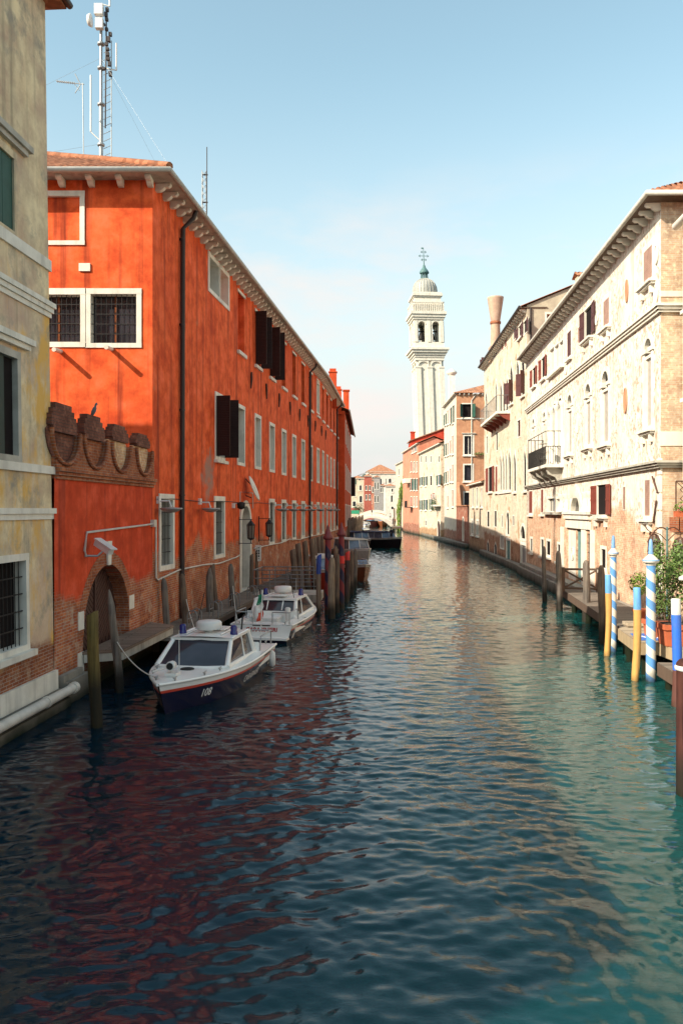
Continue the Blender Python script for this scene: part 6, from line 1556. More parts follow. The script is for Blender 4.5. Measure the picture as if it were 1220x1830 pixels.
# gothic windows of the main floor
for a, sh in (((922.5, 927, 641, 706), None), ((931.5, 937, 634, 708), 'square'), ((911, 916, 652, 722), 'square'), ((904, 908, 672, 735), None), ((898.5, 902, 676, 738), None), ((893, 896.5, 680, 742), None), ((885, 888, 680, 742), 'half'), ((867.5, 870.5, 698, 750), None)):
    window(pb, FB, BR(*a), d=.15, arch='gothic', pane='dark', fw=.10, sill=a[0] in (931.5, 911, 867.5), shut=sh, shm='brown_sh', proud=.05, shk=.6)
b = MB(); ua, ub = FB.u(911), FB.u(879); zb = FB.z(900, 744)
b.fbox(FB, ua, ub, -.02, 1.1, zb-.15, zb+.05); bo = b.build('balcony', 'istria', pb)
b = MB()
n = 22
for k in range(n+1): b.tube([FB.P(ua+.04+(ub-ua-.08)*k/n, 1.06, zb+.05), FB.P(ua+.04+(ub-ua-.08)*k/n, 1.06, zb+1.35)], .016, 4, cap=False)
for u in (ua+.04, ub-.04):
    for k in range(5): b.tube([FB.P(u, .1+.24*k, zb+.05), FB.P(u, .1+.24*k, zb+1.35)], .016, 4, cap=False)
    b.tube([FB.P(u, 0, zb+1.35), FB.P(u, 1.06, zb+1.35)], .03, 5)
b.tube([FB.P(ua+.04, 1.06, zb+1.35), FB.P(ub-.04, 1.06, zb+1.35)], .03, 5); b.build('railing', 'railing', bo)
for k in range(6):
    b = MB(); u = ua+.2+(ub-ua-.4)*k/5; b.prism([(0, zb-.75), (.5, zb-.5), (1.0, zb-.16), (0, zb-.16)], lambda a, c, d: FB.P(u+d, a, c), -.12, .12); b.build('bracket', 'red_sh', bo)
for a in ((924, 929.5, 753, 782), (885.5, 889, 774, 806), (868.5, 871, 781, 811)): window(pb, FB, BR(*a), d=.2, pane='dark', fw=.08, sill=False, grille=a[0] > 900, shut='half' if a[0] > 900 else None, shm='red_sh')
for a in ((935.5, 940, 799, 876), (917.5, 921.5, 804, 878), (908.5, 912.5, 803, 876), (903, 906, 805, 876), (898, 901, 806, 876), (893, 896, 808, 876)):
    window(pb, FB, BR(*a), d=.15, arch='gothic', pane='dark', fw=.09, sill=a[0] > 910, proud=.05)
window(pb, FB, BR(872, 879, 836, 879), d=.2, shut='flat', shm='red_sh', pane='dark', fw=.08); window(pb, FB, BR(885, 888.5, 834, 879), d=.2, shut='closed', shm='red_sh', pane='dark', fw=.08)
b = MB(); b.fbox(FB, FB.u(914), FB.u(890), -.02, .10, FB.z(900, 882), FB.z(900, 877.5)); b.build('string_course', 'istria', pb)
for a in ((883, 887, 913, 941), (870, 874, 914, 941), (896, 898, 921, 942), (916, 918.5, 922, 939)): window(pb, FB, BR(*a), d=.12, pane='dark', fw=.08, sill=False, grille=True)
window(pb, FB, BR(904.5, 909.5, 915, 955), d=.3, arch='round', pane='dark', fw=.16, sill=False); window(pb, FB, BR(929.5, 938, 939, 962), d=.3, arch='round', pane='dark', fw=.2, sill=False)
for a in ((870, 873, 965, 987), (883, 887, 969, 993)): window(pb, FB, BR(*a), d=.15, arch='gothic', pane='dark', fw=.10, sill=False)
window(pb, FB, BR(904, 911, 965, 1007), d=.25, pane='teal', fw=.2, sill=False, name='door'); window(pb, FB, BR(893, 900, 957, 979), d=.15, pane='white_sh', fw=.1, sill=False); window(pb, FB, BR(930, 939, 973, 1012), d=.35, pane='grey_far', fw=.22, sill=False, name='door')
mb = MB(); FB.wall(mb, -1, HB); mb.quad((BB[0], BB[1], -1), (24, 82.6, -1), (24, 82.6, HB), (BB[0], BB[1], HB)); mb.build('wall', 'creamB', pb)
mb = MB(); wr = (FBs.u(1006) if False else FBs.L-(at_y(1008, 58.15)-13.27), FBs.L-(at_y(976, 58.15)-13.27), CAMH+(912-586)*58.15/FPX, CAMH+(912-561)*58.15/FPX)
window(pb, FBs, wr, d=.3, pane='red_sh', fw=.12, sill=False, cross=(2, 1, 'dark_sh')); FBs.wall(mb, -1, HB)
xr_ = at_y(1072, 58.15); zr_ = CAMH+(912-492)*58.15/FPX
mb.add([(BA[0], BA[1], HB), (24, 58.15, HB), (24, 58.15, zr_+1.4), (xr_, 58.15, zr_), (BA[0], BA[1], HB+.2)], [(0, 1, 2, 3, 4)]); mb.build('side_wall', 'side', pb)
b = MB(); ov = .55; e0, e1 = FB.P(-.1, ov, 0), FB.P(FB.L+.2, ov, 0)
b.hexa([(e0[0], e0[1], HB), (e1[0], e1[1], HB), (e1[0]+2, e1[1], HB), (e0[0]+2, e0[1], HB), (e0[0], e0[1], HB+.07), (e1[0], e1[1], HB+.07), (e1[0]+2, e1[1], HB+.07), (e0[0]+2, e0[1], HB+.07)]); b.build('soffit', 'timber', pb)
corbel_row(pb, FB, .78, HB-.004, 'istria', .1, FB.L, size=(.2, .5, .28))
sl_ = (zr_-HB-.2)/(xr_-BA[0])
b = MB(); tile_slope(b, (e0[0]+.1, e0[1]-.1, HB+.12), (e1[0]+.1, e1[1], HB+.12), (1, 0), sl_*11, 11, pitch=.3); rfb = b.build('roof', 'tile', pb)
b = MB(); b.tube([(e0[0], e0[1], HB+.08), (e1[0], e1[1], HB+.08)], .09, 8); b.tube([FBs.P(FBs.L-.25, .08, .8), FBs.P(FBs.L-.25, .08, HB)], .07, 8); b.build('gutter', 'pipe_d', pb)
cx, cy = at_y(880, 77.0)+.25, 77.0
b = MB(); b.box((cx, cy, 19.3), (1.15, 1.1, 1.4)); b.lathe((cx, cy, 0), [(.48, 19.9), (.43, 22.3), (.44, 22.35)], 18); b.lathe((cx, cy, 0), [(.42, 22.3), (.76, 24.55), (.78, 24.7), (.70, 24.72), (.6, 24.5), (.3, 24.2)], 18)
b.build('chimney', 'pipe_w' if False else 'salmon_chim', rfb) if 'salmon_chim' in M else b.build('chimney', plaster('chimney_plaster', (.52, .38, .28), (.46, .32, .23), (.2, .15, .1), .3, tide=0), rfb)
b = MB(); b.lathe((cx, cy, 0), [(.47, 22.15), (.52, 22.22), (.52, 22.38), (.47, 22.42)], 18, cap=False); b.build('chimney_collar', 'brick_red', rfb)
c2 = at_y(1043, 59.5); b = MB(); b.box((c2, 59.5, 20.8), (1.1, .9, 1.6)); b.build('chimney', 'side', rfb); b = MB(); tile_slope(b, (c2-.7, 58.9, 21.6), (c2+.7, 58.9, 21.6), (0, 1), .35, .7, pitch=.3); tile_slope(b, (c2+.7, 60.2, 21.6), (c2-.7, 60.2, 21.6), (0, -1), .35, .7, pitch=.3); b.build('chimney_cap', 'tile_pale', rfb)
q = MB(); q.fbox(FB, 0, FB.L, .0, .5, -1.5, .5); o = q.build('quay', 'quay'); o['kind'] = 'structure'

# ---------------------------------------------------------------- plainer houses further along
def house(name, lab, A, B, z, depth, mat, wins=(), cwins=(), side_mat=None, roof='tile', pitch=.35, zb=-1.0, side='l', eave=.35, group=None, cat='house', corb=None, hip=False):
    t = thing(name, lab, cat, (A[0], A[1], 0), group)
    F = Facade(A, B, side); F.ds = .4 if side == 'l' else 1.0; inn = (-F.n[0], -F.n[1])
    C0 = (A[0]+inn[0]*depth, A[1]+inn[1]*depth); C1 = (B[0]+inn[0]*depth, B[1]+inn[1]*depth)
    FS_ = Facade(C0, A, side) 
    for a in wins: window(t, F, F.rect(*a[:4]), **(a[4] if len(a) > 4 else {}))
    for a in cwins: window(t, FS_, FS_.rect(*a[:4]), **(a[4] if len(a) > 4 else {}))
    mb = MB(); F.wall(mb, zb, z); mb.quad((*B, zb), (*C1, zb), (*C1, z), (*B, z)); mb.quad((*C0, zb), (*C1, zb), (*C1, z), (*C0, z))
    if not side_mat: FS_.wall(mb, zb, z)
    mb.build('wall', mat, t)
    if side_mat: mb = MB(); FS_.wall(mb, zb, z); mb.build('side_wall', side_mat, t)
    b = MB(); e0, e1 = F.P(-eave, eave, z), F.P(F.L+eave, eave, z); run = depth/2+eave; rise = run*pitch
    tile_slope(b, (e0[0], e0[1], z+.08), (e1[0], e1[1], z+.08), inn, rise, run, hipA=hip, hipB=hip, pitch=.34, sub=4)
    f0 = (C1[0]+inn[0]*eave+F.d[0]*eave, C1[1]+inn[1]*eave+F.d[1]*eave); f1 = (C0[0]+inn[0]*eave-F.d[0]*eave, C0[1]+inn[1]*eave-F.d[1]*eave)
    tile_slope(b, (*f0, z+.08), (*f1, z+.08), (-inn[0], -inn[1]), rise, run, hipA=hip, hipB=hip, pitch=.34, sub=4)
    if hip: tile_slope(b, (*f1, z+.08), (e0[0], e0[1], z+.08), F.d, rise, run, hipA=True, hipB=True, pitch=.34, sub=4)
    r_ = b.build('roof', roof, t)
    if not hip:
        b = MB(); m0 = ((A[0]+C0[0])/2, (A[1]+C0[1])/2); m1 = ((B[0]+C1[0])/2, (B[1]+C1[1])/2); zr = z+(depth/2)*pitch
        b.add([(*A, z), (*C0, z), (*m0, zr)], [(0, 1, 2)]); b.add([(*B, z), (*C1, z), (*m1, zr)], [(0, 1, 2)]); b.build('gable', side_mat or mat, t)
    b = MB(); b.hexa([(*F.P(-.1, -.1, z-.1)[:2], z-.05), (*F.P(F.L+.1, -.1, z)[:2], z-.05), (*F.P(F.L+.1, eave+.04, z)[:2], z-.05), (*F.P(-.1, eave+.04, z)[:2], z-.05), (*F.P(-.1, -.1, z)[:2], z+.06), (*F.P(F.L+.1, -.1, z)[:2], z+.06), (*F.P(F.L+.1, eave+.04, z)[:2], z+.06), (*F.P(-.1, eave+.04, z)[:2], z+.06)])
    b.build('eave', 'istria', t)
    if corb: corbel_row(t, FS_, .6, z-.055, 'istria', FS_.L-corb, FS_.L, size=(.17, .35, .24))
    return t, F, FS_, r_
D_ = dict
W1_ = D_(fw=.10, d=.2, pane='glass'); WG = D_(fw=.10, d=.15, shut='flat', shm='green_sh', pane='glass'); WP = D_(fw=.10, d=.12, pane='pink_sh', sill=True); WN = D_(fw=.10, d=.2, pane='glass', sill=False)
# low annexe with a tiled roof, then the brick garden wall
house('annexe', 'low cream and brick annexe with tiled roof against the gothic palazzo', (14.52, 82.8), (15.0, 95.5), 7.4, 7, 'stone_pl',
      [(859, 861.5, 873, 905, W1_), (850.5, 853.5, 872, 905, W1_), (843.5, 846, 873, 905, W1_), (851, 855, 931, 955, D_(fw=.2, d=.2)), (842, 845.5, 930, 953, D_(fw=.2, d=.2))], pitch=.4, roof='tile_pale')
gw = thing('low_wall', 'dark stained low brick wall between annexe and salmon house', 'wall', (15.0, 95.6, 0))
Fg = Facade((15.0, 95.6), (15.1, 106.8), 'l'); window(gw, Fg, (4.2, 5.6, .8, 3.6), d=.3, arch='round', pane='door_wood', fw=.15, sill=False, name='door')
b = MB(); Fg.wall(b, -1, 5.0); b.quad(Fg.P(0, -.4, 5.0), Fg.P(Fg.L, -.4, 5.0), Fg.P(Fg.L, 0, 5), Fg.P(0, 0, 5)); b.quad(Fg.P(0, -.4, -1), Fg.P(Fg.L, -.4, -1), Fg.P(Fg.L, -.4, 5), Fg.P(0, -.4, 5)); b.build('wall', 'brick_low', gw)
b = MB(); b.hexa([Fg.P(9.2, -.35, 5.15), Fg.P(11.1, -.35, 5.15), Fg.P(11.1, -.02, 5.15), Fg.P(9.2, -.02, 5.15), Fg.P(11.0, -.35, 8.2), Fg.P(11.1, -.35, 8.2), Fg.P(11.1, -.02, 8.2), Fg.P(11.0, -.02, 8.2)]); b.build('buttress', 'salmon', gw)
b = MB(); b.fbox(Fg, -.1, Fg.L, -.5, .1, 5.003, 5.14); b.build('coping', 'tile_pale', gw)
# salmon house
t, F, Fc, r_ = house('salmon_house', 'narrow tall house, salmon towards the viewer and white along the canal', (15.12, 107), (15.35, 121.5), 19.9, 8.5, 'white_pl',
   [(803, 806, y0, y1, WP) for y0, y1 in ((731, 757), (788, 812), (838, 861))]+[(798.5, 801, y0+4, y1+2, WP) for y0, y1 in ((731, 757), (788, 812), (838, 861), (882, 905))]+[(807.5, 810, y0-4, y1, WG) for y0, y1 in ((731, 757),)]+
   [(807, 810, y0-4, y1, WP) for y0, y1 in ((784, 812), (835, 861), (880, 905))]+[(794.6, 796.6, y0+6, y1+3, WG) for y0, y1 in ((735, 757), (788, 812), (838, 861))],
   [(826, 843, 722, 746, D_(fw=.12, d=.25, shut='open', shm='green_sh', pane='dark')), (829, 844.5, 779, 812, D_(fw=.16, d=.25, pane='glass', hood=True, cross=(2, 1, 'istria'))), (829, 844, 831, 859, D_(fw=.16, d=.25, pane='glass')), (829, 843, 880, 911, D_(fw=.14, d=.25, pane='glass'))],
   'salmon', pitch=.36, roof='tile_pale', corb=6, hip=True)
b = MB(); b.fbox(Fc, 0, Fc.L+.02, -.02, .05, Fc.z(840, 749), Fc.z(840, 747)); b.build('string_course', 'istria', t)
b = MB(); b.tube([Fc.P(Fc.L-2.0, .08, 1), Fc.P(Fc.L-2.0, .08, 19.0), Fc.P(Fc.L-2.6, .08, 19.8)], .06, 6); b.build('downpipe', 'pipe_w', t)
cx, cy = at_y(806.5, 113), 113.0; b = MB(); b.box((cx, cy, 21.6), (.75, .75, 3.6)); b.lathe((cx, cy, 0), [(.45, 23.3), (.75, 23.6), (.75, 23.75), (.1, 24.2)], 10); b.build('chimney', 'istria', r_)
b = MB(); foliage(b, [(Fc.P(Fc.L-3, .3, 0)[0], 106.6, Fc.z(836, 810)-.1, .9, .25, .25)], 160, .2, 6); b.build('window_plants', 'leaf', t)
# pale stone house
t, F, Fc, r_ = house('stone_house', 'pale stone house with green shutters and pots on its low balcony', (15.0, 122.5), (13.95, 146), 14.6, 8, 'stone_pl',
   [(a, a+3, 816-k*0, 827, WN) for k, a in enumerate((751, 759, 768, 782.5))]+[(751, 754, 853, 868, WG), (759, 762, 852, 868, WG), (768, 771.5, 851, 868, D_(fw=.1, d=.2, pane='dark', sill=False)), (782, 786, 849, 867, WG)]+
   [(751, 753.5, 894, 911, WG), (758.5, 762, 893, 911, WG), (768.5, 771, 892, 911, WG), (759, 762, 930, 939, WN), (781, 786, 930, 962, D_(fw=.15, d=.3, arch='round', pane='door_wood', sill=False, name='door'))], pitch=.42, roof='tile_pale')
b = MB(); b.hexa([F.P(0, 0, 5.1), F.P(4.5, 0, 5.1), F.P(4.5, .9, 5.1), F.P(0, .9, 5.1), F.P(0, 0, 5.35), F.P(4.5, 0, 5.35), F.P(4.5, .9, 5.35), F.P(0, .9, 5.35)]); b.build('balcony', 'istria', t)
b = MB(); p = F.P(2.5, .7, 5.5); foliage(b, [(p[0], p[1], 5.2, .5, 1.6, .9), (p[0]+.2, p[1]+1.2, 5.9, .4, .9, .6)], 420, .22, 8); o = b.build('balcony_plants', 'leaf_d', t); o['kind'] = 'stuff'
b = MB(); p = F.P(5.3, .5, 6.9)
for k in range(5): q_ = F.P(4.2+k*.55, .35, 6.9); b.box((q_[0], q_[1], 6.7+.1*(k % 2)), (.05, .4, .75), F.rz+.4*(k % 3), mi=k % 3)
b.build('laundry', ['cloth_l', 'cloth_r', 'canvas'], t)
# pink house with the red gable
t, F, Fc, r_ = house('pink_house', 'pink house with small balcony and a red upper wall', (13.9, 146.5), (13.0, 172), 16.6, 5.5, 'pink',
   [(a, a+2.2, y0, y1, WG if j % 2 else W1_) for j, (y0, y1) in enumerate(((826, 843), (856, 876), (888, 905))) for a in (733.5, 738.5, 743.5)]+[(740, 744, 796, 808, W1_), (735.5, 738, 799, 810, W1_)], pitch=.4)
b = MB(); b.fbox(F, 12, 17, 0, 1.1, F.z(736, 862), F.z(736, 854)); b.build('balcony', 'istria', t)
b = MB(); b.tube([F.P(20, 1, -.5), F.P(20, 1, 8.5)], .07, 6); b.fbox(F, 8, 12, 0, 1.2, 5.0, 5.15)
for k in range(9): b.tube([F.P(8+.5*k, 1.15, 5.15), F.P(8+.5*k, 1.15, 6.3)], .03, 4)
b.tube([F.P(8, 1.15, 6.3), F.P(12, 1.15, 6.3)], .03, 4); b.build('railing', 'iron', t)
rg = thing('red_house', 'vivid red gabled upper storey rising behind the pale stone house', 'house', (16.5, 158, 0))
y_ = 158.0; X0, X1 = at_y(734, y_), at_y(800, y_); zt0, zt1 = CAMH+(912-789)*y_/FPX, CAMH+(912-764)*y_/FPX
b = MB(); b.hexa([(X0, y_, 2), (X1, y_, 2), (X1, y_+6, 2), (X0, y_+6, 2), (X0, y_, zt0), (X1, y_, zt1), (X1, y_+6, zt1), (X0, y_+6, zt0)]); b.build('wall', 'red_pl', rg)
b = MB(); b.hexa([(X0-.3, y_-.25, zt0+.02), (X1, y_-.25, zt1+.02), (X1, y_+6.2, zt1+.02), (X0-.3, y_+6.2, zt0+.02), (X0-.3, y_-.25, zt0+.2), (X1, y_-.25, zt1+.2), (X1, y_+6.2, zt1+.2), (X0-.3, y_+6.2, zt0+.2)]); rr_ = b.build('roof', 'tile', rg)
b = MB(); b.box((at_y(738, y_), y_+1, zt0+.9), (.8, .8, 1.8)); b.box((at_y(738, y_), y_+1, zt0+1.9), (1.0, 1.0, .2)); b.build('chimney', 'red_pl', rr_)
# cream house at the bridge with the climbing plant
t, F, Fc, r_ = house('ivy_house', 'cream house at the bridge foot half covered in bright climber', (at_y(731, 176), 176), (at_y(707, 203), 203), 15.8, 7, 'cream_far',
   [(722, 726, 838, 852, D_(fw=.12, d=.2, pane='dark_sh', sill=True)), (718, 721, 872, 882, D_(fw=.1, d=.2, pane='dark', arch='round', sill=False)), (711, 713.5, 838, 850, W1_), (712, 714.5, 880, 893, W1_)], pitch=.5)
iv = thing('climbing_plant', 'bright yellow green climber hanging down the cream house by the bridge', 'climber', (*F.P(6, .2, 0)[:2], 0))
b = MB(); bl = []
for (px, py, r_) in ((728, 846, 1.0), (726, 856, 1.3), (722, 868, 1.6), (719, 880, 1.7), (718, 893, 1.6), (716, 905, 1.5), (714, 915, 1.3), (715, 928, 1.3), (715, 940, 1.2), (716, 950, 1.0), (723, 878, 1.3)):
    u, z = F.u(px), F.z(px, py); p = F.P(u, .35, z); bl.append((p[0], p[1], z, .55, 2.2, r_))
foliage(b, bl, 2600, .42, 21); b.build('leaves', 'leaf_y', iv)
b = MB(); b.tube([F.P(F.u(716), .15, 0), F.P(F.u(716), .15, 6), F.P(F.u(724), .15, 11)], .08, 6); b.build('stem', 'timber', iv)
q = MB(); q.hexa([(15.0, 96, -1.5), (17, 96, -1.5), (14, 205, -1.5), (at_y(731, 176)-.9, 176, -1.5), (14.5, 96, .5), (17, 96, .5), (14, 205, .5), (at_y(731, 176)-.9, 176, .5)]); o = q.build('quay', 'quay'); o['kind'] = 'structure'

# ---------------------------------------------------------------- leaning bell tower
TY = 184.0; tx = at_y(774, TY); K = TY/FPX
tw = thing('bell_tower', 'leaning white stone bell tower with belfry arches, ribbed dome and cross', 'bell tower', (tx, TY, 0), world=False)
LEAN = lambda x, y, z: (x-.036*z, y, z)
Zp = lambda py: CAMH+(912-py)*K
def tb(b, name, mat, par=None): o = b.xf(LEAN).build(name, mat, par or tw, world=False); return o
wS = 6.3; zS = Zp(643); zB0 = Zp(626); zB1 = Zp(577); zC = Zp(563); zD0 = Zp(554); zD1 = Zp(530); zdome = Zp(499); zl = Zp(474); ztop = Zp(443)
b = MB(); b.box((0, 0, zS/2-.5), (wS-.7, wS-.7, zS+1))
tb(b, 'shaft', 'tower')
b = MB()
for ang in range(4):
    ca, sa = round(math.cos(ang*math.pi/2)), round(math.sin(ang*math.pi/2))
    rot = lambda x, y: (x*ca-y*sa, x*sa+y*ca)
    for xx in (-wS/2+.55, 0, wS/2-.55):
        x, y = rot(xx, -wS/2+.175); d = (1.1, .36) if ang % 2 == 0 else (.36, 1.1)
        if abs(xx) > .1: d = (1.1, .352) if ang % 2 == 0 else (.348, 1.1)
        b.box((x, y, (zS-2.4)/2), (*d, zS-2.4)); b.box((x, y, zS-2.2), (d[0]+.2, d[1]+.2, .35))
    for c_ in (-wS/4+.14, wS/4-.14):      # arches closing the recessed panels
        r_ = 1.15
        for i in range(10):
            a0, a1 = math.pi*i/10, math.pi*(i+1)/10
            q = [(c_+r_*math.cos(a0), zS-2.0+r_*math.sin(a0)*.9), (c_+r_*math.cos(a1), zS-2.0+r_*math.sin(a1)*.9), (c_+r_*math.cos(a1), zS-.7), (c_+r_*math.cos(a0), zS-.7)]
            b.hexa([(*rot(x, -wS/2+.36), z) for x, z in q]+[(*rot(x, -wS/2+.06), z) for x, z in q])
b.box((0, 0, zS-.35), (wS+.1, wS+.1, .7)); tb(b, 'pilasters', 'tower')
b = MB()
for k, (z, s_, h) in enumerate(((zS+.15, 6.7, .5), (zS+.65, 7.2, .5), (zS+1.2, 7.9, .6), (zS+1.75, 8.5, .45))): b.box((0, 0, z+h/2-.2), (s_, s_, h-.004))
tb(b, 'cornice', 'tower')
wB = 6.5
b = MB(); b.box((0, 0, zB0+.55), (wB, wB, 1.3))
zb_ = zB0+1.2; zt_ = zB1
ops = [(-wB/4-.72, -wB/4+.80), (wB/4-.80, wB/4+.72)]
for ang in range(4):
    A_ = [(-wB/2, -wB/2), (wB/2, -wB/2), (wB/2, wB/2), (-wB/2, wB/2)]
    F_ = Facade(A_[ang], A_[(ang+1) % 4], 'r')
    for o0, o1 in ops: F_.ops.append((o0+wB/2, o1+wB/2, zb_, zb_+4.6, 'round'))
    F_.wall(b, zb_, zt_, depth=.9)
    for xx in (.35, wB/2, wB-.35): b.fbox(F_, xx-.34, xx+.34, -.05, .16, zb_+.003, zt_-.3)
    for o in F_.ops:
        pts = outline(o)[2:]; c = (o[0]+o[1])/2; rr = (o[1]-o[0])/2
        for i in range(len(pts)-1):
            p, q = pts[i], pts[i+1]; zs_ = o[3]-rr; sc_ = 1.22
            P2, Q2 = (c+(p[0]-c)*sc_, zs_+(p[1]-zs_)*sc_), (c+(q[0]-c)*sc_, zs_+(q[1]-zs_)*sc_)
            b.hexa([F_.P(p[0], -.02, p[1]), F_.P(q[0], -.02, q[1]), F_.P(Q2[0], -.02, Q2[1]), F_.P(P2[0], -.02, P2[1]), F_.P(p[0], .09, p[1]), F_.P(q[0], .09, q[1]), F_.P(Q2[0], .09, Q2[1]), F_.P(P2[0], .09, P2[1])])
tb(b, 'belfry', 'tower')
b = MB()
for x in (-1.2, 1.2): b.lathe((x, 0, zb_+1.2), [(.85, 0), (.78, .15), (.55, .8), (.45, 1.3), (.1, 1.45)], 14); b.tube([(x, 0, zb_+2.6), (x, 0, zt_)], .1, 6)
for k in range(7): b.tube([(-2.6+k*.8, -1.2, zb_), (-1.9+k*.6, 1.0, zt_-.5)], .09, 4)
b.tube([(-3, 0, zb_+3.0), (3, 0, zb_+3.0)], .16, 6); tb(b, 'bells', 'iron')
b = MB()
for (z, s_, h) in ((zB1+.25, 7.0, .5), (zB1+.8, 7.5, .6), (zB1+1.4, 8.0, .6)): b.box((0, 0, z), (s_, s_, h))
tb(b, 'cornice', 'tower')
b = MB(); wb_ = 7.2
for ang in range(4):
    A_ = [(-wb_/2, -wb_/2), (wb_/2, -wb_/2), (wb_/2, wb_/2), (-wb_/2, wb_/2)]; F_ = Facade(A_[ang], A_[(ang+1) % 4], 'r')
    b.fbox(F_, 0, wb_, -.3, 0, zD0+.75, zD0+1.0); b.fbox(F_, 0, wb_, -.3, 0, zC-.3, zC)
    for k in range(17): b.fbox(F_, .1+k*(wb_-.4)/16, .30+k*(wb_-.4)/16, -.24, -.06, zC+.002, zD0+.748)
tb(b, 'balustrade', 'tower')
b = MB(); b.box((0, 0, (zC+zD1)/2-.5), (5.9, 5.9, zD1-zC+.4))
for (z, s_, h) in ((zD1-.85, 6.2, .3), (zD1-.4, 6.7, .5), (zD1+.05, 6.3, .3)): b.box((0, 0, z), (s_, s_, h))
tb(b, 'drum', 'tower')
b = MB(); r0 = 2.75; hD = zdome-zD1; n = 24; prof = [(r0*.97, zD1), (r0*.99, zD1+hD*.15), (r0, zD1+hD*.32), (r0*.96, zD1+hD*.5), (r0*.84, zD1+hD*.7), (r0*.64, zD1+hD*.86), (r0*.40, zD1+hD*.96), (r0*.28, zD1+hD)]
b.lathe((0, 0, 0), prof, 32)
dm = tb(b, 'dome', 'lead'); b = MB()
for k in range(n):
    a = 2*math.pi*k/n; b.tube([((r+.02)*math.cos(a), (r+.02)*math.sin(a), z) for r, z in prof], .07, 5)
tb(b, 'ribs', 'greystone', dm)
b = MB(); z0 = zdome-.1; hl = zl-z0
for k in range(8): a = k*math.pi/4; b.tube([(.78*math.cos(a), .78*math.sin(a), z0), (.66*math.cos(a), .66*math.sin(a), z0+hl*.42)], .11, 6)
b.lathe((0, 0, z0), [(.95, 0), (.95, .15), (.6, .2)], 12); b.lathe((0, 0, z0), [(1.0, hl*.40), (1.12, hl*.46), (.9, hl*.6), (.55, hl*.75), (.32, hl*.86), (.34, hl*.92), (.2, hl)], 12); tb(b, 'lantern', 'copper')
b = MB(); h_ = ztop-zl; b.tube([(0, 0, zl-.2), (0, 0, ztop)], [.13, .06], 6)
for f, w_ in ((.30, .5), (.52, 1.05), (.75, .5)):
    z = zl+h_*f; b.tube([(-w_, 0, z), (w_, 0, z)], .07, 5)
    for sg in (-1, 1): b.ball((sg*w_, 0, z), .14, 8); b.ball((sg*w_*.8, 0, z+.2), .09, 6); b.ball((sg*w_*.8, 0, z-.2), .09, 6)
b.box((-.25, 0, ztop-.15), (.5, .05, .35)); tb(b, 'cross', 'copper')
tw.rotation_euler = (0, 0, R(4))

# ---------------------------------------------------------------- bridges and the far end of the canal
def bridge(lab, Y, x0, x1, zc, zend, wid, mat, rail_mat, th_=.45, par=.9):
    t = thing('bridge', lab, 'bridge', ((x0+x1)/2, Y, 0)); n = 20
    zz = lambda f: zend+(zc-zend)*math.sin(math.pi*min(1, max(0, .08+.84*f)))**.8
    b = MB()
    for i in range(n):
        f0, f1 = i/n, (i+1)/n; X0, X1 = x0+(x1-x0)*f0, x0+(x1-x0)*f1; u0_, u1_ = zz(f0)-th_-1.0*abs(2*f0-1)**2.5, zz(f1)-th_-1.0*abs(2*f1-1)**2.5
        b.hexa([(X0, Y, u0_), (X1, Y, u1_), (X1, Y+wid, u1_), (X0, Y+wid, u0_), (X0, Y, zz(f0)), (X1, Y, zz(f1)), (X1, Y+wid, zz(f1)), (X0, Y+wid, zz(f0))])
    b.build('span', mat, t)
    b = MB()
    for yy in (Y-.03, Y+wid-.2):
        for i in range(n):
            f0, f1 = i/n, (i+1)/n; X0, X1 = x0+(x1-x0)*f0, x0+(x1-x0)*f1
            b.hexa([(X0, yy, zz(f0)+par-.18), (X1, yy, zz(f1)+par-.18), (X1, yy+.26, zz(f1)+par-.18), (X0, yy+.26, zz(f0)+par-.18), (X0, yy, zz(f0)+par), (X1, yy, zz(f1)+par), (X1, yy+.26, zz(f1)+par), (X0, yy+.26, zz(f0)+par)])
            for k in (0, .5): b.box((X0+(X1-X0)*k, yy+.13, zz(f0+k/n)+(par-.18)/2), (.14, .14, par-.2))
    b.build('balustrade', rail_mat, t)
    b = MB(); b.box((x0-.8, Y+wid/2, zend/2-.4), (1.8, wid+.4, zend+1.2)); b.box((x1+.8, Y+wid/2, zend/2-.4), (1.8, wid+.4, zend+1.2)); b.build('abutment', mat, t); return t
bridge('pale stone arched footbridge with a balustrade, the nearer of two bridges', 205, at_y(631, 205), at_y(699, 205), CAMH+(912-925)*205/FPX+.35, .9, 3.0, 'white_far', 'istria')
bridge('brick arched bridge behind the pale stone footbridge', 250, at_y(642, 250), at_y(699, 250), CAMH+(912-916)*250/FPX, 1.6, 4, 'brick_red', 'istria', par=.8)
rr = random.Random(5)
for k, (px, Y, z, sh, lab) in enumerate(((702, 204, .9, 'cloth_d', 'person in dark clothes standing at the foot of the footbridge'), (705, 203.4, .9, 'cloth_r', 'person in red at the foot of the footbridge'), (697, 206, 2.0, 'cloth_l', 'person in pale clothes coming down the footbridge'),
                                   (664, 206.5, 3.1, 'cloth_d', 'person in dark clothes on top of the pale footbridge'))): person(lab, (at_y(px, Y), Y, z), rr.uniform(0, 6), sh)
g_ = 'houses at the far end of the canal'
def farhouse(name, lab, xl, xr, yt, Y, mat, wins=(), depth=9, roof='tile_pale', pitch=.4, hip=True):
    return house(name, lab, (at_y(xl, Y), Y), (at_y(xr, Y), Y), CAMH+(912-yt)*Y/FPX, depth, mat, wins, pitch=pitch, side='r', group=g_, eave=.3, roof=roof, hip=hip)
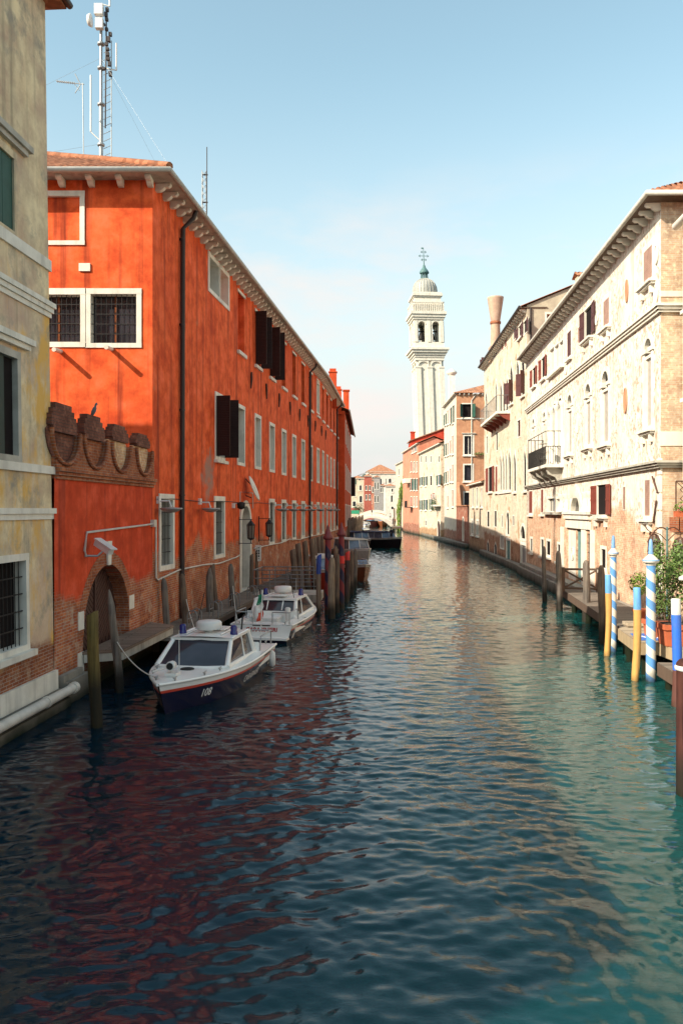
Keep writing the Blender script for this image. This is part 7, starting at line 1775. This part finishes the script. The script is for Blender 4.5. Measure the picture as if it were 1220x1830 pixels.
farhouse('cream_house', 'cream house with arched windows left of the far bridges', 628, 650, 855, 262, 'cream_far', [(642, 646, 867, 876, D_(fw=.12, d=.3, arch='round', shut=None)), (642, 647, 886, 898, D_(fw=.12, d=.3, arch='round')), (641, 643.5, 855.5, 859, D_(fw=.1, sill=False)), (631.5, 634.5, 880, 887, D_(fw=.12)), (630, 635.5, 896, 905, D_(fw=.15)), (632, 635, 857, 866, D_(fw=.1, shut='flat', shm='green_sh'))])
farhouse('red_far_house', 'dark red house behind the cream house at the canal end', 650.5, 664, 851, 285, 'red_far', [(653, 655.5, 868, 876, W1_), (659, 661.5, 868, 876, W1_), (653, 655.5, 884, 893, W1_), (659, 661.5, 884, 893, W1_)])
farhouse('narrow_red_house', 'narrow brownish red house with dark windows in the far row', 660, 668, 858, 300, 'pink', [(662, 664, 870, 880, W1_), (665, 667, 870, 880, W1_), (662, 664, 890, 900, W1_)], roof='tile')
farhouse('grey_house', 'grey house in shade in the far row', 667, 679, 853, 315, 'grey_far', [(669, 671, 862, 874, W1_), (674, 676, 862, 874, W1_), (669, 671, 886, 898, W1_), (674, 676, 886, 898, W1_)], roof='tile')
farhouse('white_palace', 'long white palace with tall arched windows closing the view', 662, 712, 847, 360, 'white_far', [(677, 682, 855, 866, D_(fw=.2, d=.5, arch='round', sill=False)), (688.5, 690, 855, 866, D_(fw=.2, d=.5, arch='round', sill=False)), (694, 699, 855, 863, D_(fw=.2, d=.5, arch='round', sill=False)), (677, 683, 870, 884, D_(fw=.2, d=.5, sill=False))], depth=14, pitch=.15, hip=False)
farhouse('attic_house', 'low white attic with a row of small windows and red roof on the palace', 655, 705, 843, 376, 'white_far', [(662+4.4*k, 664+4.4*k, 845, 848, D_(fw=.15, d=.3, sill=False)) for k in range(3)]+[(682+2.6*k, 684+2.6*k, 844.5, 847.5, D_(fw=.15, d=.3, sill=False)) for k in range(7)], depth=12, pitch=.55)
farhouse('white_church', 'pale classical building with red roof right of the far bridges', 688, 706, 869, 246, 'white_far', [(698, 701.5, 885, 897, D_(fw=.15, d=.3, arch='round', sill=False)), (699, 702, 873, 879, D_(fw=.15, d=.3)), (698.5, 703, 905, 910, D_(fw=.15, d=.3, arch='round', sill=False))], roof='tile_pale')
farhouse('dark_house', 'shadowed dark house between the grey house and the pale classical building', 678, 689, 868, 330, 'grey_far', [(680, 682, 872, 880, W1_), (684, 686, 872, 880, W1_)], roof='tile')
# far left bank: awnings, quay, foliage, boats under the bridge
q = MB(); q.hexa([(-30, 150, -1.5), (3.3, 150, -1.5), (4.3, 300, -1.5), (-30, 300, -1.5), (-30, 150, 1.0), (3.3, 150, 1.0), (4.3, 300, 1.0), (-30, 300, 1.0)]); q.hexa([(12.8, 200, -1.5), (60, 200, -1.5), (60, 420, -1.5), (15.5, 420, -1.5), (12.8, 200, .8), (60, 200, .8), (60, 420, .8), (15.5, 420, .8)]); o = q.build('quay', 'quay'); o['kind'] = 'structure'
for nm, px, py, Y, mt, lab in (('awning', 634, 912, 225, 'greenpaint', 'green awning on the far left bank by the footbridge'), ('awning', 635, 908, 240, 'cloth_r', 'red awning behind the green one on the far left bank')):
    x = at_y(px, Y); z = CAMH+(912-py)*Y/FPX; t = thing(nm, lab, 'awning', (x, Y, 1.0)); b = MB(); b.hexa([(x-1.2, Y, z-1.0), (x+1.2, Y, z-1.0), (x+1.2, Y+2, z-.3), (x-1.2, Y+2, z-.3), (x-1.2, Y, z-.9), (x+1.2, Y, z-.9), (x+1.2, Y+2, z), (x-1.2, Y+2, z)]); b.build('cloth', mt, t)
    b = MB()
    for xx in (x-1.1, x+1.1): b.tube([(xx, Y+.1, .9), (xx, Y+.1, z-1)], .05, 5)
    b.build('frame', 'steel', t)
def tree_(name, lab, x, y, z0, blobs, seed, mat, size, n=700):
    t = thing(name, lab, 'tree', (x, y, z0)); b = MB(); top = blobs[0]
    b.tube([(x, y, z0-.5), (x+.1, y, (z0+top[2])/2), (top[0], top[1], top[2])], [.22, .17, .06], 7)
    for bl in blobs[1:]: b.tube([(x+.05, y, z0+(top[2]-z0)*.5), (bl[0], bl[1], bl[2])], [.10, .03], 5)
    b.build('trunk', 'timber', t); b = MB(); foliage(b, blobs, n, size, seed); b.build('crown', mat, t)
x = at_y(650, 240); tree_('small_tree', 'small dark tree behind the footbridge on the far left bank', x-1.6, 240, 1.0, [(x-1.6, 240, 5.4, 1.5, 1.5, 1.3), (x-.8, 240, 4.6, 1.2, 1.2, 1.0), (x-2.4, 240.4, 4.7, 1.1, 1.1, 1.0)], 31, 'leaf_d', .35, 500)
x = at_y(653, 395); tree_('roof_tree', 'dark tree top showing over the far roofs', x, 395, 10, [(x, 395, 20.8, 3.0, 2.5, 2.2), (x+2.2, 395, 20.0, 2.2, 2, 1.7), (x-2.5, 395, 19.6, 2.2, 2, 1.7)], 32, 'leaf_d', .7, 500)
cabin_boat('orange brown boat beneath the far footbridge', (at_y(683.5, 226), 226, 0), R(-95), 6.5, 3.0, 'varnish', 'tile_pale', None, 1.3, (.4, .6), cz=.5)
cabin_boat('dark boat with a high red prow beneath the far footbridge', (at_y(661.5, 224), 224, 0), R(-120), 7.5, 2.4, 'red_sh', 'blackhull', None, 1.5, (.4, .6), cz=.4)
for px, Y, lab in ((650, 197, 'white covered boat moored at far left bank before the footbridge'), (646, 180, 'grey covered boat moored at far left bank, nearer one')): cabin_boat(lab, (at_y(px, Y), Y, 0), R(-80), 8, 2.8, 'gel_dirty', 'gel', 'canvas', 1.0, (.15, .75), cz=.6)
x, y = at_z(688.5, 941); post(x, y, 3.3, .16, 'thin dark pole standing before the footbridge arch', 'post', (0, 0), .95, seg=8)
x, y = at_z(704, 948); post(x, y, 5.0, .18, 'tall dark pole at the right foot of the footbridge', 'post', (0, 0), .95, seg=8)
deck_thing('dock', 'small dark landing stage at the right foot of the footbridge', [(at_y(700, 178), 176), (at_y(704, 186), 186), (at_y(716, 186), 186), (at_y(716, 178), 176)], .9, .15, 'planks_grey', 'timber', [(at_y(702, 178), 178), (at_y(711, 178), 178)])
